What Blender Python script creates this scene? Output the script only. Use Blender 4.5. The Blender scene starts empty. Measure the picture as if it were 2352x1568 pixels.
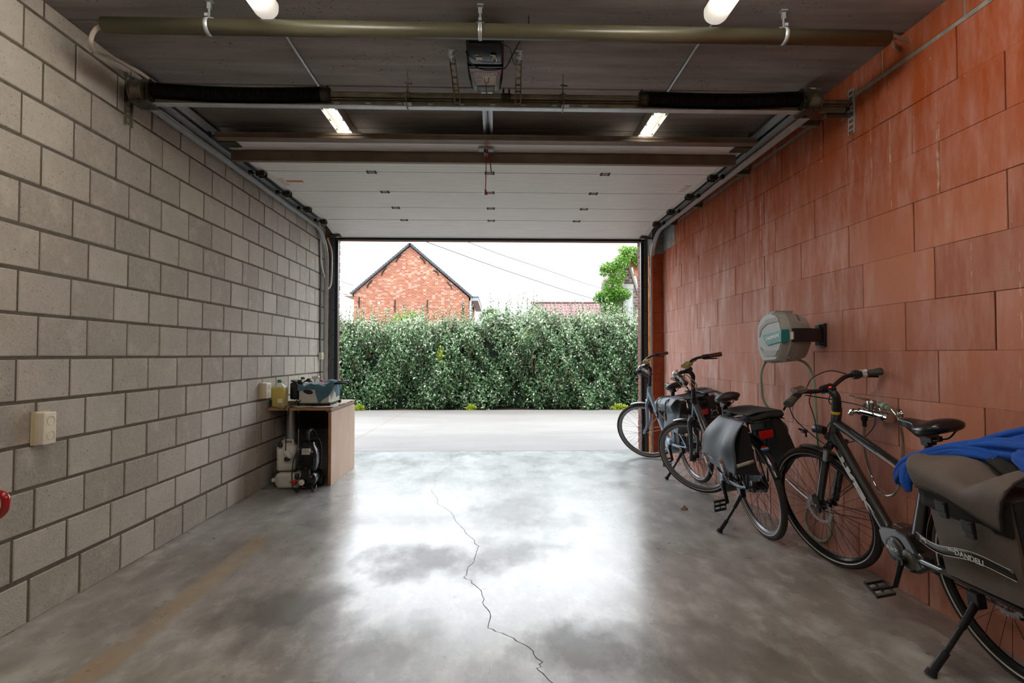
import bpy, bmesh, math, random
from mathutils import Vector as V, Matrix, Quaternion
import numpy as np
random.seed(7)
sc = bpy.context.scene
COL = sc.collection
PI = math.pi
R = math.radians
WM = {}            # world matrices by object name

# ------------------------------------------------------------------ objects
def link(o, parent=None):
    COL.objects.link(o)
    if parent is not None:
        o.parent = parent
    return o

def tag(o, label=None, cat=None, group=None, kind=None):
    if label: o['label'] = label
    if cat: o['category'] = cat
    if group: o['group'] = group
    if kind: o['kind'] = kind
    return o

def thing(name, label, cat, loc=(0, 0, 0), rot=None, group=None):
    o = bpy.data.objects.new(name, None)
    o.empty_display_size = .1
    m = Matrix.Translation(V(loc))
    if rot is not None:
        m = m @ rot.to_4x4()
    o.matrix_basis = m
    link(o)
    WM[o.name] = m
    return tag(o, label, cat, group)

def part(name, parent, label=None):
    o = bpy.data.objects.new(name, None)
    o.empty_display_size = .05
    link(o, parent)
    WM[o.name] = WM[parent.name]
    if label: o['label'] = label
    return o

class MB:
    """collects shapes, builds ONE mesh object"""
    def __init__(s, M=None):
        s.v = []; s.f = []; s.mi = []; s.sm = []; s.M = M; s.tone = []; s.t = 0.5
    def add(s, vs, fs, m=0, sm=False):
        b = len(s.v)
        if s.M is not None:
            vs = [s.M @ V(p) for p in vs]
        s.v += [tuple(p) for p in vs]
        for f in fs:
            s.f.append(tuple(i + b for i in f)); s.mi.append(m); s.sm.append(sm); s.tone.append(s.t)
    def box(s, x0, x1, y0, y1, z0, z1, m=0, M=None):
        vs = [V((x, y, z)) for x in (x0, x1) for y in (y0, y1) for z in (z0, z1)]
        if M is not None: vs = [M @ p for p in vs]
        s.add(vs, [(0, 1, 3, 2), (4, 6, 7, 5), (0, 4, 5, 1), (2, 3, 7, 6), (0, 2, 6, 4), (1, 5, 7, 3)], m)
    def cbox(s, c, d, m=0, M=None):
        s.box(c[0]-d[0]/2, c[0]+d[0]/2, c[1]-d[1]/2, c[1]+d[1]/2, c[2]-d[2]/2, c[2]+d[2]/2, m, M)
    def tube(s, pts, r, n=8, m=0, caps=True, flat=1.0, up=None, sm=True):
        pts = [V(p) for p in pts]; k = len(pts)
        rs = r if isinstance(r, (list, tuple)) else [r]*k
        tg = [(pts[min(i+1, k-1)] - pts[max(i-1, 0)]).normalized() for i in range(k)]
        a = V(up) if up is not None else (V((0, 0, 1)) if abs(tg[0].z) < .9 else V((1, 0, 0)))
        nrm = (a - tg[0]*a.dot(tg[0])).normalized()
        vs = []
        for i in range(k):
            if i:
                nrm = (nrm - tg[i]*nrm.dot(tg[i]))
                nrm = nrm.normalized() if nrm.length > 1e-6 else tg[i].orthogonal().normalized()
            bi = tg[i].cross(nrm)
            for j in range(n):
                an = 2*PI*j/n
                vs.append(pts[i] + nrm*math.cos(an)*rs[i] + bi*math.sin(an)*rs[i]*flat)
        fs = [(i*n+j, i*n+(j+1) % n, (i+1)*n+(j+1) % n, (i+1)*n+j) for i in range(k-1) for j in range(n)]
        s.add(vs, fs, m, sm)
        if caps:
            s.add(vs[:n], [tuple(reversed(range(n)))], m)
            s.add(vs[-n:], [tuple(range(n))], m)
    def cyl(s, p0, p1, r, r1=None, n=16, m=0):
        s.tube([p0, p1], [r, r if r1 is None else r1], n, m)
    def rev(s, prof, c=(0, 0, 0), ax=(0, 0, 1), n=20, m=0, sm=True):
        """prof: list of (r, h) along axis"""
        c = V(c); ax = V(ax).normalized(); u = ax.orthogonal().normalized(); w = ax.cross(u)
        vs = []
        for r, h in prof:
            for j in range(n):
                an = 2*PI*j/n
                vs.append(c + ax*h + (u*math.cos(an) + w*math.sin(an))*r)
        k = len(prof)
        fs = [(i*n+j, i*n+(j+1) % n, (i+1)*n+(j+1) % n, (i+1)*n+j) for i in range(k-1) for j in range(n)]
        s.add(vs, fs, m, sm)
        if prof[0][0] > 1e-5: s.add(vs[:n], [tuple(reversed(range(n)))], m)
        if prof[-1][0] > 1e-5: s.add(vs[-n:], [tuple(range(n))], m)
    def torus(s, c, ax, Rr, r, n=40, k=8, m=0, a0=0, a1=2*PI, ref=None, sc_=1.0):
        c = V(c); ax = V(ax).normalized(); u = V(ref) if ref is not None else ax.orthogonal().normalized(); w = ax.cross(u)
        full = abs(a1-a0-2*PI) < 1e-6
        cnt = n if full else n+1
        vs = []
        for i in range(cnt):
            a = a0 + (a1-a0)*i/n
            d = u*math.cos(a) + w*math.sin(a)
            for j in range(k):
                b = 2*PI*j/k
                vs.append(c + d*(Rr + r*math.cos(b)) + ax*r*sc_*math.sin(b))
        fs = []
        for i in range(n):
            i2 = (i+1) % cnt
            for j in range(k):
                fs.append((i*k+j, i2*k+j, i2*k+(j+1) % k, i*k+(j+1) % k))
        s.add(vs, fs, m, True)
        if not full:
            s.add(vs[:k], [tuple(range(k))], m); s.add(vs[-k:], [tuple(reversed(range(k)))], m)
    def arcsec(s, c, ax, ref, a0, a1, sec, n=24, m=0, close=True, sm=False):
        """sweep section [(r, h)] around axis"""
        c = V(c); ax = V(ax).normalized(); u = V(ref).normalized(); w = ax.cross(u); k = len(sec); vs = []
        for i in range(n+1):
            a = a0+(a1-a0)*i/n; d = u*math.cos(a)+w*math.sin(a)
            for r, h in sec: vs.append(c+d*r+ax*h)
        kk = k if close else k-1
        s.add(vs, [(i*k+j, (i+1)*k+j, (i+1)*k+(j+1) % k, i*k+(j+1) % k) for i in range(n) for j in range(kk)], m, sm)
        if close:
            s.add(vs[:k], [tuple(range(k))], m); s.add(vs[-k:], [tuple(reversed(range(k)))], m)
    def prism(s, poly, o, u, w, d, m=0):
        """poly 2d in (u,w), extruded along vector d from o"""
        o = V(o); u = V(u); w = V(w); d = V(d); n = len(poly)
        a = [o+u*p[0]+w*p[1] for p in poly]; b = [p+d for p in a]
        s.add(a+b, [tuple(reversed(range(n))), tuple(range(n, 2*n))]+[(i, (i+1) % n, n+(i+1) % n, n+i) for i in range(n)], m)
    def loft(s, secs, m=0, sm=True, caps=True):
        n = len(secs[0]); vs = [p for q in secs for p in q]
        s.add(vs, [(i*n+j, i*n+(j+1) % n, (i+1)*n+(j+1) % n, (i+1)*n+j) for i in range(len(secs)-1) for j in range(n)], m, sm)
        if caps:
            s.add(secs[0], [tuple(reversed(range(n)))], m, sm); s.add(secs[-1], [tuple(range(n))], m, sm)
    def grid(s, fn, nu, nv, m=0, sm=True, thick=0):
        vs = [V(fn(i/nu, j/nv)) for i in range(nu+1) for j in range(nv+1)]
        s.add(vs, [(i*(nv+1)+j, (i+1)*(nv+1)+j, (i+1)*(nv+1)+j+1, i*(nv+1)+j+1) for i in range(nu) for j in range(nv)], m, sm)
    def build(s, name, mats, parent=None, label=None, local=False, bevel=0, seg=2, kind=None, sub=0, solid=0, fixn=True):
        me = bpy.data.meshes.new(name)
        vs = s.v
        if parent is not None and not local:
            inv = WM[parent.name].inverted(); vs = [tuple(inv @ V(p)) for p in vs]
        me.from_pydata(vs, [], s.f)
        mats = mats if isinstance(mats, (list, tuple)) else [mats]
        for q in mats: me.materials.append(q)
        me.polygons.foreach_set('material_index', s.mi)
        me.polygons.foreach_set('use_smooth', s.sm)
        at = me.attributes.new('tone', 'FLOAT', 'FACE'); at.data.foreach_set('value', s.tone)
        if fixn:
            bm = bmesh.new(); bm.from_mesh(me); bmesh.ops.recalc_face_normals(bm, faces=bm.faces); bm.to_mesh(me); bm.free()
        me.update()
        o = bpy.data.objects.new(name, me)
        link(o, parent)
        WM[o.name] = WM[parent.name] if parent is not None else Matrix.Identity(4)
        if sub:
            b = o.modifiers.new('w', 'WELD'); b.merge_threshold = 1e-5
        if solid:
            q = o.modifiers.new('s', 'SOLIDIFY'); q.thickness = solid; q.offset = 0
        if bevel:
            if not sub:
                w = o.modifiers.new('w', 'WELD'); w.merge_threshold = 1e-6
            b = o.modifiers.new('b', 'BEVEL'); b.width = bevel; b.segments = seg; b.limit_method = 'ANGLE'; b.angle_limit = R(40)
        if sub:
            b = o.modifiers.new('ss', 'SUBSURF'); b.levels = sub; b.render_levels = sub
        if label: o['label'] = label
        if kind: o['kind'] = kind
        return o

def spline(pts, k=8):
    pts = [V(p) for p in pts]; out = []
    P = [pts[0]*2-pts[1]] + pts + [pts[-1]*2-pts[-2]]
    for i in range(1, len(P)-2):
        for j in range(k):
            t = j/k; a, b, c, d = P[i-1:i+3]
            out.append(.5*((2*b)+(c-a)*t+(2*a-5*b+4*c-d)*t*t+(3*b-a-3*c+d)*t**3))
    out.append(pts[-1])
    return out

def text(body, size, o, u, w, parent, mat, name='lettering', ext=.0006, bold=0, align='CENTER', sx=1):
    """flat lettering: origin o, reading direction u, up direction w (world coords)"""
    cu = bpy.data.curves.new(name, 'FONT'); cu.body = body; cu.size = size
    cu.align_x = align; cu.align_y = 'CENTER'; cu.extrude = ext; cu.offset = bold; cu.resolution_u = 3
    cu.materials.append(mat)
    u = V(u).normalized(); w = V(w); w = (w-u*w.dot(u)).normalized(); n = u.cross(w)
    M = Matrix((u*sx, w, n)).transposed().to_4x4(); M.translation = V(o)
    tmp = bpy.data.objects.new('tmp_text', cu); COL.objects.link(tmp)
    dg = bpy.context.evaluated_depsgraph_get(); me = bpy.data.meshes.new_from_object(tmp.evaluated_get(dg)); me.name = name
    bpy.data.objects.remove(tmp); ob = bpy.data.objects.new(name, me); link(ob, parent)
    if not me.materials: me.materials.append(mat)
    if parent is not None: M = WM[parent.name].inverted() @ M
    ob.matrix_basis = M
    return ob

# ------------------------------------------------------------------ materials
def lin(h):
    h = h.lstrip('#'); out = []
    for i in (0, 2, 4):
        c = int(h[i:i+2], 16)/255
        out.append(c/12.92 if c <= .04045 else ((c+.055)/1.055)**2.4)
    return (*out, 1)

class NT:
    def __init__(s, name):
        s.m = bpy.data.materials.new(name); s.m.use_nodes = True
        s.n = s.m.node_tree.nodes; s.l = s.m.node_tree.links
        s.b = s.n['Principled BSDF']; s.out = s.n['Material Output']
        s.co = None
    def new(s, t, **k):
        n = s.n.new(t)
        for a, b in k.items(): setattr(n, a, b)
        return n
    def obj(s, scale=(1, 1, 1), coord='Object'):
        if s.co is None: s.co = s.new('ShaderNodeTexCoord')
        mp = s.new('ShaderNodeMapping'); mp.inputs['Scale'].default_value = scale
        s.l.new(s.co.outputs[coord], mp.inputs[0]); return mp.outputs[0]
    def noise(s, scale, detail=4, rough=.55, vec=None, vs=(1, 1, 1), dist=0):
        n = s.new('ShaderNodeTexNoise'); n.inputs['Scale'].default_value = scale
        n.inputs['Detail'].default_value = detail; n.inputs['Roughness'].default_value = rough; n.inputs['Distortion'].default_value = dist
        s.l.new(vec if vec is not None else s.obj(vs), n.inputs['Vector']); return n.outputs['Fac']
    def ramp(s, fac, stops, interp='LINEAR'):
        r = s.new('ShaderNodeValToRGB'); e = r.color_ramp.elements; r.color_ramp.interpolation = interp
        while len(e) < len(stops): e.new(.5)
        for q, (p, c) in zip(e, stops):
            q.position = p; q.color = c if len(c) == 4 else (*c, 1)
        s.l.new(fac, r.inputs[0]); return r.outputs[0]
    def g(s, fac, p0, p1, v0=0, v1=1):
        r = s.new('ShaderNodeMapRange'); r.clamp = True
        for i, x in enumerate((p0, p1, v0, v1)): r.inputs[i+1].default_value = x
        s.l.new(fac, r.inputs[0]); return r.outputs[0]
    def mix(s, f, a, b, mode='MIX'):
        r = s.new('ShaderNodeMix'); r.data_type = 'RGBA'; r.blend_type = mode
        for v, i in ((f, 0), (a, 6), (b, 7)):
            if hasattr(v, 'is_linked') or hasattr(v, 'links'): s.l.new(v, r.inputs[i])
            else: r.inputs[i].default_value = v
        return r.outputs[2]
    def math(s, op, a, b=0):
        r = s.new('ShaderNodeMath'); r.operation = op
        for v, i in ((a, 0), (b, 1)):
            if hasattr(v, 'links'): s.l.new(v, r.inputs[i])
            else: r.inputs[i].default_value = v
        return r.outputs[0]
    def attr(s, name='tone'):
        a = s.new('ShaderNodeAttribute'); a.attribute_name = name; return a.outputs['Fac']
    def bump(s, h, strength=.3, dist=.01):
        b = s.new('ShaderNodeBump'); b.inputs['Strength'].default_value = strength; b.inputs['Distance'].default_value = dist
        s.l.new(h, b.inputs['Height']); s.l.new(b.outputs[0], s.b.inputs['Normal'])
    def set(s, **k):
        for a, v in k.items():
            a = a.replace('_', ' ')
            i = s.b.inputs[a]
            if hasattr(v, 'links'): s.l.new(v, i)
            else: i.default_value = v
        return s

def mat(name, col, rough=.5, metal=0, var=.12, nscale=30, bump=0, bscale=200, spec=.5, coat=0, emit=None, es=0, trans=0, sheen=0, alpha=1):
    t = NT(name); c = lin(col) if isinstance(col, str) else col
    if var:
        d = tuple(x*(1-var) for x in c[:3])+(1,); e = tuple(min(1, x*(1+var)) for x in c[:3])+(1,)
        t.set(Base_Color=t.ramp(t.noise(nscale), [(.3, d), (.7, e)]))
    else: t.set(Base_Color=c)
    t.set(Roughness=rough, Metallic=metal)
    t.b.inputs['Specular IOR Level'].default_value = spec
    t.b.inputs['Coat Weight'].default_value = coat
    t.b.inputs['Transmission Weight'].default_value = trans
    t.b.inputs['Sheen Weight'].default_value = sheen
    if emit: t.b.inputs['Emission Color'].default_value = lin(emit); t.b.inputs['Emission Strength'].default_value = es
    if bump: t.bump(t.noise(bscale, 3), bump, .004)
    return t.m
SKY = 2.9
# ------------------------------------------------------------------ camera
cam = bpy.data.cameras.new('camera'); cam_o = bpy.data.objects.new('camera', cam); link(cam_o)
CF, YAW, PIT, ROL, CH = 1242.05, .027, .02425, .000465, 1.2239
fw = V((math.sin(YAW), math.cos(YAW), 0)); rt = V((math.cos(YAW), -math.sin(YAW), 0)); uz = V((0, 0, 1))
fp = fw*math.cos(PIT)+uz*math.sin(PIT); up = uz*math.cos(PIT)-fw*math.sin(PIT)
Rr_ = rt*math.cos(ROL)+up*math.sin(ROL); Uu_ = up*math.cos(ROL)-rt*math.sin(ROL)
Mc = Matrix((Rr_, Uu_, -fp)).transposed().to_4x4(); Mc.translation = V((0, 0, CH))
cam_o.matrix_world = Mc
cam.sensor_width = 36; cam.lens = 36*CF/2352; cam.shift_x = 3.4/2352; cam.clip_end = 300; cam.clip_start = .05
sc.camera = cam_o

XL, ZC, YF = -2.135, 2.893, 6.81
def XR(y): return 2.1465-.01146*y

# ------------------------------------------------------------------ materials of the shell
def m_block(name, c0, c1, c2, pit=(.03, .025, .02, 1)):
    t = NT(name)
    a = t.attr()
    base = t.ramp(a, [(0, c0), (.5, c1), (1, c2)])
    n1 = t.noise(2.2, 5, .6); n2 = t.noise(55, 6, .7); n3 = t.noise(95, 2, .5)
    c = t.mix(t.g(n1, .3, .7, 0, .5), base, tuple(x*.68 for x in c1[:3])+(1,)); n8 = t.noise(7, 5, .65); c = t.mix(t.g(n8, .52, .7, 0, .5), c, tuple(min(1, x*1.3) for x in c1[:3])+(1,))
    c = t.mix(t.g(n2, .35, .7, 0, .35), c, tuple(min(1, x*1.35) for x in c1[:3])+(1,))
    c = t.mix(t.g(n3, .66, .74, 0, .7), c, pit)
    t.set(Base_Color=c, Roughness=.9)
    t.b.inputs['Specular IOR Level'].default_value = .2
    t.bump(t.math('ADD', t.math('MULTIPLY', n2, .8), t.math('MULTIPLY', n3, .7)), .5, .006)
    return t.m
M_blockL = m_block('concrete_block', lin('989288'), lin('aaa499'), lin('b9b4a9'))
M_mortar = mat('dark_mortar', '615b51', .95, var=.2, nscale=25, bump=.5, bscale=90, spec=.15)

def m_red():
    t = NT('red_clay_block'); a = t.attr()
    base = t.ramp(a, [(0, lin('8f472a')), (.5, lin('9f5534')), (1, lin('ab6342'))])
    co = t.obj((1, 1, 1)); sep = t.new('ShaderNodeSeparateXYZ'); t.l.new(co, sep.inputs[0])
    # powdery bloom patches, stronger low down; paling toward the door paints in daylight
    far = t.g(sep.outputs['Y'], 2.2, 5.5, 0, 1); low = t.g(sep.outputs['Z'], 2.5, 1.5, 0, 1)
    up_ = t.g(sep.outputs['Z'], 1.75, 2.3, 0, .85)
    base = t.mix(up_, base, lin('8f3d0b'))  # orange toward the top paints the lamp warmth into the clay
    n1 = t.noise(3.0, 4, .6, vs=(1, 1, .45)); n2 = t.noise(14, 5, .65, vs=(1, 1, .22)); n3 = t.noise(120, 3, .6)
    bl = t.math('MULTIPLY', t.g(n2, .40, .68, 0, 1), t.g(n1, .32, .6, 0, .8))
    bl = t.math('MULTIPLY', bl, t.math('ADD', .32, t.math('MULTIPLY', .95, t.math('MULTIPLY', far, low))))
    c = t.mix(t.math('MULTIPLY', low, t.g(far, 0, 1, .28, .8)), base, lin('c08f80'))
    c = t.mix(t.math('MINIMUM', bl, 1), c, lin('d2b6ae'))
    # thin run-down streaks and spatter
    n4 = t.noise(9, 2, .5, vs=(1, 4, .12)); n5 = t.noise(34, 3, .55, vs=(1, 1.6, .6))
    st = t.math('MULTIPLY', t.g(n4, .67, .73, 0, 1), t.g(n5, .45, .6, 0, .6))
    c = t.mix(st, c, lin('cbb3a6'))
    c = t.mix(t.g(n5, .72, .78, 0, .6), c, lin('d8c4b8'))
    c = t.mix(t.g(n3, .68, .8, 0, .5), c, lin('6b2a16'))
    t.set(Base_Color=c, Roughness=.85); t.b.inputs['Specular IOR Level'].default_value = .25
    t.bump(t.math('ADD', n3, t.math('MULTIPLY', n2, .6)), .35, .004)
    return t.m
M_red = m_red()
M_gap = mat('block_joint', '45200f', .95, var=.2, spec=.1)
M_gmort = mat('grey_mortar', '85817a', .95, var=.25, nscale=18, bump=.6, bscale=60, spec=.15)
M_conc = mat('raw_concrete', '8b8983', .9, var=.3, nscale=12, bump=.4, bscale=60, spec=.2)

def m_ceil():
    t = NT('ceiling_concrete')
    n1 = t.noise(1.3, 5, .6, vs=(.5, 1.6, 1)); n2 = t.noise(9, 5, .6, vs=(.12, 1.2, 1)); n3 = t.noise(70, 2, .5); n4 = t.noise(5, 3, .6)
    c = t.ramp(n1, [(.25, lin('757170')), (.5, lin('989391')), (.75, lin('b3afae'))])
    c = t.mix(t.g(n2, .35, .65, 0, .45), c, lin('5b4e43'))
    pm = t.math('MULTIPLY', t.g(n3, .66, .70, 0, 1), t.g(n4, .5, .62, 0, 1))
    c = t.mix(pm, c, lin('15110e'))
    t.set(Base_Color=c, Roughness=.75); t.bump(t.math('ADD', n2, t.math('MULTIPLY', pm, -1)), .2, .004)
    return t.m
M_ceil = m_ceil()

def m_floor():
    t = NT('floor_concrete'); co = t.obj()
    n1 = t.noise(1.1, 6, .6, vs=(1, .75, 1)); n2 = t.noise(4.5, 7, .62, vs=(1, .6, 1)); n3 = t.noise(22, 6, .65); n4 = t.noise(90, 3, .6)
    nv = t.noise(2.3, 5, .65); 
    rot = t.new('ShaderNodeMapping'); rot.inputs['Rotation'].default_value = (0, 0, .12); rot.inputs['Scale'].default_value = (5.0, .75, 1); t.l.new(t.co.outputs['Object'], rot.inputs[0])
    ns = t.noise(1.5, 6, .6, vec=rot.outputs[0]); n6 = t.noise(8, 6, .62, vs=(1, .6, 1)); n7 = t.noise(2.0, 5, .6, vs=(1, .8, 1))
    c = t.ramp(n1, [(.28, lin('7c766d')), (.45, lin('928d85')), (.6, lin('a39f98')), (.8, lin('b5b2ad'))])
    c = t.mix(t.g(ns, .42, .62, 0, .5), c, lin('7a7268'))
    c = t.mix(t.g(n7, .5, .66, 0, .6), c, lin('777068'))
    c = t.mix(t.g(n6, .5, .66, 0, .6), c, lin('bfbcb6'))
    c = t.mix(t.g(n6, .48, .32, 0, .5), c, lin('6d665d'))
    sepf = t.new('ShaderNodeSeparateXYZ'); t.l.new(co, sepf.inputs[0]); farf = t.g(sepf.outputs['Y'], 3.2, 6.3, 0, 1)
    c = t.mix(t.math('MULTIPLY', farf, .6), c, t.mix(t.g(n6, .3, .7, 0, 1), lin('98a1a6'), lin('b6bec2')))  # paler blue-grey toward the door stands in for incoming daylight
    # tyre and oil stains where the cars stand
    tot = None
    for x, y, rx, ry, k in ((-.42, 3.27, .30, .26, 1), (-1.02, 2.62, .30, .28, 1), (.42, 2.25, .32, .20, 1), (.15, 4.28, .30, .5, .75), (.05, 3.4, .28, .25, .8),
                            (-.5, 2.3, .25, .2, .7), (.1, 4.0, .5, .3, .5), (-1.75, 5.0, .2, .35, .9), (-1.6, 3.3, .3, .5, .5), (1.0, 2.1, .4, .3, .6), (-.6, 4.1, .5, .2, .4)):
        mp = t.new('ShaderNodeMapping'); mp.inputs['Location'].default_value = (-x/rx, -y/ry, 0); mp.inputs['Scale'].default_value = (1/rx, 1/ry, 0)
        t.l.new(t.co.outputs['Object'], mp.inputs[0])
        ln = t.new('ShaderNodeVectorMath'); ln.operation = 'LENGTH'; t.l.new(mp.outputs[0], ln.inputs[0])
        q = t.math('ADD', ln.outputs['Value'], t.math('MULTIPLY', t.math('SUBTRACT', n2, .5), 3.2))
        q = t.g(q, .4, 1.5, k, 0)
        tot = q if tot is None else t.math('MAXIMUM', tot, q)
    c = t.mix(t.math('MULTIPLY', tot, .72), c, lin('483f38'))
    # rusty tracks on the left
    sep = t.new('ShaderNodeSeparateXYZ'); t.l.new(co, sep.inputs[0])
    d = t.math('ABSOLUTE', t.math('ADD', sep.outputs['X'], 1.55)); tr = t.math('MULTIPLY', t.g(d, .05, .075, 1, 0), t.g(nv, .3, .6, .25, .8))
    tr = t.math('MULTIPLY', tr, t.g(sep.outputs['Y'], 3.8, 3.6, 0, 1))
    c = t.mix(tr, c, lin('9d8564'))
    sp = t.math('MULTIPLY', t.g(t.noise(11, 2, .4), .73, .76, 0, 1), .8)
    c = t.mix(sp, c, lin('4b4640'))
    t.set(Base_Color=c)
    n5 = t.noise(2.6, 4, .5, vs=(1, .7, 1)); gl = t.g(n5, .3, .7, .34, .22)
    rr_ = t.math('ADD', gl, t.math('MULTIPLY', tot, .12))
    t.set(Roughness=rr_, Coat_Roughness=rr_)
    t.set(Coat_Weight=t.math('MULTIPLY', .62, t.math('MULTIPLY', t.math('MULTIPLY', t.g(n5, .70, .35, .45, 1), t.g(farf, 0, 1, 1, .75)), t.math('SUBTRACT', 1, t.math('MULTIPLY', tot, .75)))))
    t.b.inputs['Coat IOR'].default_value = 1.75
    t.b.inputs['Specular IOR Level'].default_value = .5
    t.b.inputs['IOR'].default_value = 1.5
    t.bump(t.math('ADD', t.math('MULTIPLY', n3, .6), t.math('MULTIPLY', n4, .25)), .12, .004)
    return t.m
M_floor = m_floor()

# ------------------------------------------------------------------ floor, ceiling
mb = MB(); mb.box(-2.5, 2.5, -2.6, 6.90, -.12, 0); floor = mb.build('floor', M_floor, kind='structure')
crack = [(-.543, 6.78), (-.503, 5.98), (-.608, 5.484), (-.567, 5.06), (-.585, 4.925), (-.496, 4.649), (-.479, 4.49), (-.351, 4.259), (-.287, 3.998), (-.186, 3.706), (-.11, 3.493), (-.125, 3.282), (-.157, 3.127), (-.169, 3.015), (-.107, 2.909), (-.066, 2.819), (-.055, 2.672), (-.022, 2.568), (-.034, 2.459), (.028, 2.406), (.114, 2.32), (.151, 2.262), (.184, 2.186), (.168, 2.136), (.181, 2.088), (.25, 1.98), (.3, 1.7)]
rnd = random.Random(3); pts = []
for a, b in zip(crack, crack[1:]):
    n = max(3, int(math.hypot(a[0]-b[0], a[1]-b[1])/.03))
    for i in range(n):
        t_ = i/n; pts.append((a[0]+(b[0]-a[0])*t_+rnd.uniform(-.008, .008), a[1]+(b[1]-a[1])*t_+rnd.uniform(-.006, .006)))
mb = MB()
for i in range(len(pts)-1):
    a, b = pts[i], pts[i+1]; w = .0008+.0011*max(0, (5.2-a[1])/3)*rnd.uniform(.5, 1.6)
    w2 = w
    mb.add([(a[0]-w, a[1], .0006), (a[0]+w, a[1], .0006), (b[0]+w2, b[1], .0006), (b[0]-w2, b[1], .0006)], [(0, 1, 2, 3)])
mb.build('crack', mat('crack_dark', '554c42', .95), floor)

mb = MB()
ys = [-2.5+.0]; y = 2.721-.63*8
while y < 7: ys.append(y) if y > -2.5 else None; y += .63
ys += [6.95]
for a, b in zip(ys, ys[1:]):
    mb.box(-2.5, 2.5, a+.003, b-.003, ZC, ZC+.2)
mb.box(-2.5, 2.5, -2.6, 6.95, ZC+.02, ZC+.22, 1)
ceil = mb.build('ceiling', [M_ceil, mat('ceiling_gap', '1d1814', .95)], kind='structure', bevel=.006, seg=1)

# ------------------------------------------------------------------ left wall: grey concrete blocks, raked mortar
def block_wall(mb, place, y0, y1, rows, length, joint, depth, seed, jitter=.002, c=.004):
    """rows: (z0, z1, joint offset). place(y, z, out) -> point; out = distance out of the wall plane"""
    rn = random.Random(seed)
    for z0, z1, off in rows:
        k = math.floor((y0-off)/length)
        while off+k*length < y1:
            a = max(y0, off+k*length+joint/2+rn.uniform(-jitter, jitter)); b = min(y1, off+(k+1)*length-joint/2+rn.uniform(-jitter, jitter)); k += 1
            if b-a < .02: continue
            mb.t = rn.random(); e = rn.uniform(-.0015, .0015)
            za, zb = z0+rn.uniform(-jitter, jitter)*.5, z1+rn.uniform(-jitter, jitter)*.5
            q = [place(a, za, -depth), place(b, za, -depth), place(b, zb, -depth), place(a, zb, -depth),
                 place(a, za, e-c), place(b, za, e-c), place(b, zb, e-c), place(a, zb, e-c),
                 place(a+c, za+c, e), place(b-c, za+c, e), place(b-c, zb-c, e), place(a+c, zb-c, e)]
            mb.add(q, [(0, 1, 5, 4), (1, 2, 6, 5), (2, 3, 7, 6), (3, 0, 4, 7), (4, 5, 9, 8), (5, 6, 10, 9), (6, 7, 11, 10), (7, 4, 8, 11), (8, 9, 10, 11)])
mb = MB(); rows = [(0, .195, .08)]
zz = .21; i = 0
while zz < ZC-.02:
    z1 = min(zz+.19, ZC); rows.append((zz+.005, z1, 2.586 if i % 2 == 1 else 2.474)); zz += .2; i += 1
rows[-1] = (rows[-1][0], ZC, rows[-1][2])
# row between 1.21 and 1.41 carries joints at 2.58+.304k
rows = [(a, b, (2.581 if (round((a-.215)/.2) % 2 == 1) else 2.47) if a > .1 else 2.56) for a, b, _ in rows]
block_wall(mb, lambda y, z, o: V((XL+o, y, z)), -2.5, YF, rows, .3045, .011, .012, 4)
mb.t = .5
mb.box(XL-.2, XL-.0045, -2.5, YF+.005, 0, ZC, 1)
wl = mb.build('wall_left', [M_blockL, M_mortar], kind='structure', fixn=True)

# ------------------------------------------------------------------ right wall: large red clay blocks, thin dry joints
mb = MB(); rows = []
offs = {0: 4.885-.0, 1: 4.66, 2: 4.99, 3: 4.657}
for k in range(11):
    z0 = 1.494+.25*(k-6); z1 = z0+.25
    o = {10: 4.885, 9: 4.655, 8: 4.99, 7: 4.657, 6: 4.5355, 5: 4.722, 4: 4.52, 3: 4.78, 2: 4.5, 1: 4.73, 0: 4.6}[k]
    if z1 < .02: continue
    rows.append((max(0, z0+.0005), min(z1, 2.738)-.0005, o))
rows = [r for r in rows if r[1] > r[0]+.02]
block_wall(mb, lambda y, z, o: V((XR(y)-o, y, z)), -2.5, 6.62, rows, .4965, .006, .012, 9, .002, .0015)
top = [(2.762, ZC, 4.4)]
block_wall(mb, lambda y, z, o: V((XR(y)-o, y, z)), -2.5, 6.3, top, .51, .012, .012, 12, .002, .002)
mb.t = .5
def slab(y0, y1, z0, z1, o, m): 
    p = [V((XR(y)-o+dx, y, z)) for y in (y0, y1) for z in (z0, z1) for dx in (0, .2)]
    mb.add([p[0], p[4], p[6], p[2], p[1], p[5], p[7], p[3]], [(0, 1, 2, 3), (7, 6, 5, 4), (0, 4, 5, 1), (1, 5, 6, 2), (2, 6, 7, 3), (3, 7, 4, 0)], m)
slab(-2.5, 6.81, 0, 2.74, -.006, 1)
slab(-2.5, 6.81, 2.7402, ZC, -.0035, 2)
slab(6.2, 6.62, 2.50, 2.744, .0025, 3)
wr = mb.build('wall_right', [M_red, M_gap, M_gmort, M_conc], kind='structure')
mb = MB(); mb.box(-2.5, 2.5, -2.7, -2.5, 0, ZC); mb.build('wall_back', mat('back_wall', '9a9184', .9), kind='structure')

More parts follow.
